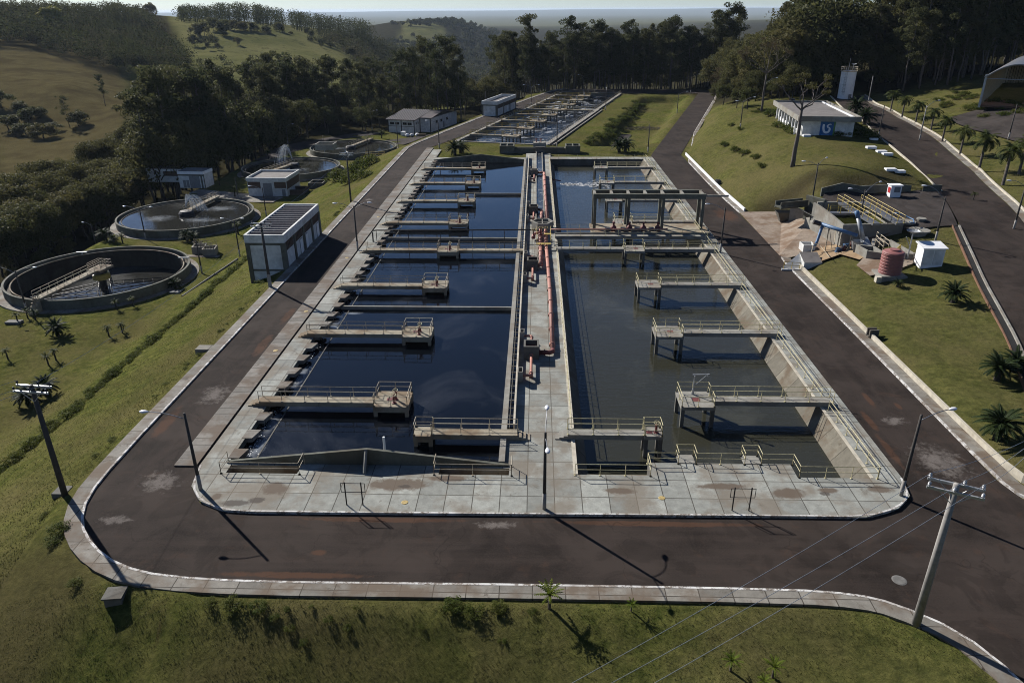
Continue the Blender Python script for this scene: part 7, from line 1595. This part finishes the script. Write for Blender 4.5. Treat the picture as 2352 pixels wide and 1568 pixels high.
# grass tufts of the banks
def tufts(name, n, fx_, hgt, seed, mat='tuft'):
    rg = random.Random(seed); m = MB(); P = np.array([fx_(rg) for _ in range(n)]); P = P[(~inside(P[:,0], P[:,1], PLAT)) & (dist(P[:,0], P[:,1], PLAT) > .15)].tolist(); Z = height(np.array([p[0] for p in P]), np.array([p[1] for p in P]))
    for (x, y), z in zip(P, Z):
        k = rg.uniform(.5,1.4)*hgt
        for q in range(3):
            a = rg.uniform(0,6.28); w_ = .35*k*rg.uniform(.5,1.1); b = rg.uniform(-.8,.8)*k; c = rg.uniform(-.8,.8)*k
            m.quad((x-math.cos(a)*w_, y-math.sin(a)*w_, z-.03), (x+math.cos(a)*w_, y+math.sin(a)*w_, z-.03), (x+b, y+c, z+k))
    return struct(m.build(name, M[mat]), 'stuff')
tufts('grass_tufts', 42000, lambda r: (r.uniform(-40,26), 32.5-11.5*r.random()), .042, 1)
def leftbank(r):
    y = 30+90*r.random()**1.5; return (-32.6-r.random()**1.3*20, y)
tufts('grass_tufts', 30000, leftbank, .06, 2)
# far woods
def woods(name, polys, dens, h0, h1, per, seed, mat='far'):
    rg = random.Random(seed); m = MB()
    for poly, n in polys:
        xs = [p[0] for p in poly]; ys = [p[1] for p in poly]; pts = []
        while len(pts) < n:
            x = rg.uniform(min(xs), max(xs)); y = rg.uniform(min(ys), max(ys))
            if inside(np.array([x]), np.array([y]), poly)[0]: pts.append((x, y))
        X_, Y_, T_, _ = hit([p[0] for p in pts], [max(31, p[1]) for p in pts]); Zg = height(X_, Y_)
        W3 = [(a, b, c) for a, b, c, t in zip(X_, Y_, Zg, T_) if t < 2600]
        for x, y, z in W3:
            h = rg.uniform(h0, h1); d = math.hypot(x, y); s = max(.5, d/1100); nb = 3
            for b in range(nb): leafquads(m, (x+rg.gauss(0,h*.18), y+rg.gauss(0,h*.18), z+h*rg.uniform(.45,.75)), h*rg.uniform(.26,.38), per//nb, s*1.25, rg, (1,1,.85), .55, .2)
    return struct(m.build(name, M[mat]), 'stuff')
woods('hill_wood', [([(-40,102),(0,104),(60,108),(150,135),(290,175),(420,170),(450,160),(430,140),(400,112),(380,82),(348,52),(340,36),(-40,34)], 620)], 1, 8, 15, 84, 5)
woods('hill_wood', [([(-40,102),(0,104),(60,108),(150,135),(290,175),(420,170),(450,160),(430,140),(400,112),(380,82),(348,52),(340,36),(-40,34)], 330), ([(760,92),(850,100),(900,98),(1040,92),(1140,100),(1110,190),(1000,190),(860,170),(740,100)], 160)], 1, 7, 13, 84, 55, 'fardry')
def skyline(name, prof, n, r0, r1, seed):
    rg = random.Random(seed); m = MB(); xs = [p[0] for p in prof]
    PX_ = np.array([rg.uniform(xs[0], xs[-1]) for _ in range(n)]); YT = np.interp(PX_, xs, [p[1] for p in prof])+np.array([abs(rg.gauss(0, 5))+rg.uniform(0,3) for _ in range(n)]); RR = np.array([rg.uniform(r0, r1) for _ in range(n)])
    D = np.array(fw)[None]+np.array(rt)[None]*((PX_-CX)/F)[:,None]-np.array(up)[None]*((YT-CY)/F)[:,None]; D /= np.hypot(D[:,0], D[:,1])[:,None]
    ZG = height(D[:,0]*RR, D[:,1]*RR)
    for i in range(n):
        r = float(RR[i]); x, y, z = float(D[i,0]*r), float(D[i,1]*r), float(ZG[i]); h = H+float(D[i,2])*r-z
        if h < 4: continue
        h = min(h, 30); k = 4; s = r/1250
        for b in range(k): leafquads(m, (x+rg.gauss(0,2.0), y+rg.gauss(0,2), z+h*(.30+.60*b/(k-1))), h*.17+1.2-.7*(b==k-1), 17, s*1.1, rg, (1,1,1.0), .4, .2)
        m.tube((x,y,z-1),(x,y,z+h*.8),.25,.1,4,False)
    return struct(m.build(name, M['far']), 'stuff')
skyline('skyline_wood', [(-40,4),(0,2),(27,2),(30,0),(90,0),(150,3),(215,10),(222,4),(262,4),(310,12),(335,26)], 330, 690, 800, 6)
skyline('skyline_wood', [(408,16),(420,9),(470,12),(500,7),(545,5),(590,9),(620,14),(660,20),(700,26),(740,33),(790,38),(850,46)], 420, 800, 940, 16)
woods('valley_wood', [([(760,92),(850,100),(900,98),(960,100),(1040,92),(1085,80),(1140,70),(1150,140),(1110,190),(1000,190),(860,170),(830,140),(740,100)], 620), ([(880,62),(930,58),(1000,50),(1060,48),(1130,66),(1085,78),(1010,64),(930,62)], 160), ([(1130,80),(1660,60),(1660,140),(1130,150)], 200)], 1, 8, 15, 60, 7)
woods('pasture_scrub', [([(420,150),(640,140),(840,165),(840,185),(420,185)], 60), ([(430,90),(520,100),(430,112)], 16), ([(700,95),(800,115),(740,110)], 20)], 1, 4, 8, 45, 8)
# fallen cuttings and bare patches on the field
p = U(1478,297,-2.4); o = MB(); rgc = random.Random(2)
for i in range(420): 
    a = rgc.uniform(0,6.28); r_ = rgc.random()**.5; x = p.x+6.5*r_*math.cos(a); y = p.y+3*r_*math.sin(a); z = -2.35+rgc.uniform(0,1.0)*(1-r_)
    b = rgc.uniform(0,3.14); o.tube((x,y,z),(x+.9*math.cos(b),y+.9*math.sin(b),z+rgc.uniform(-.1,.25)),.03,.02,3,False)
tag(o.build('brush_pile', M['bark']), 'low heap of grey cut brush on the green field', 'brush pile')
g = [U(x, y, -2.4) for x, y in ((1385,336),(1392,318),(1412,310),(1455,308),(1440,322),(1420,336))]
struct(MB().sheet([[q[:2] for q in smooth_line([tuple(q[:2]) for q in g]+[tuple(g[0][:2])],2)[:-1]]], -2.3).build('gravel_patch', M['asphalt2']))
# ------------------------------------------------------------------ air
b = MB().box(-32000, 32000, -300, 33000, -110, 64); hzo = b.build('haze', bpy.data.materials.new('haze'))
hm = hzo.data.materials[0]; hm.use_nodes = True; hn = hm.node_tree
for q in list(hn.nodes): 
    if q.type != 'OUTPUT_MATERIAL': hn.nodes.remove(q)
pv = hn.nodes.new('ShaderNodeVolumePrincipled'); pv.inputs['Color'].default_value = (.66,.80,1,1); pv.inputs['Density'].default_value = 3.6e-5; pv.inputs['Anisotropy'].default_value = .2
hn.links.new(pv.outputs[0], hn.nodes['Material Output'].inputs['Volume']); hzo['kind'] = 'stuff'
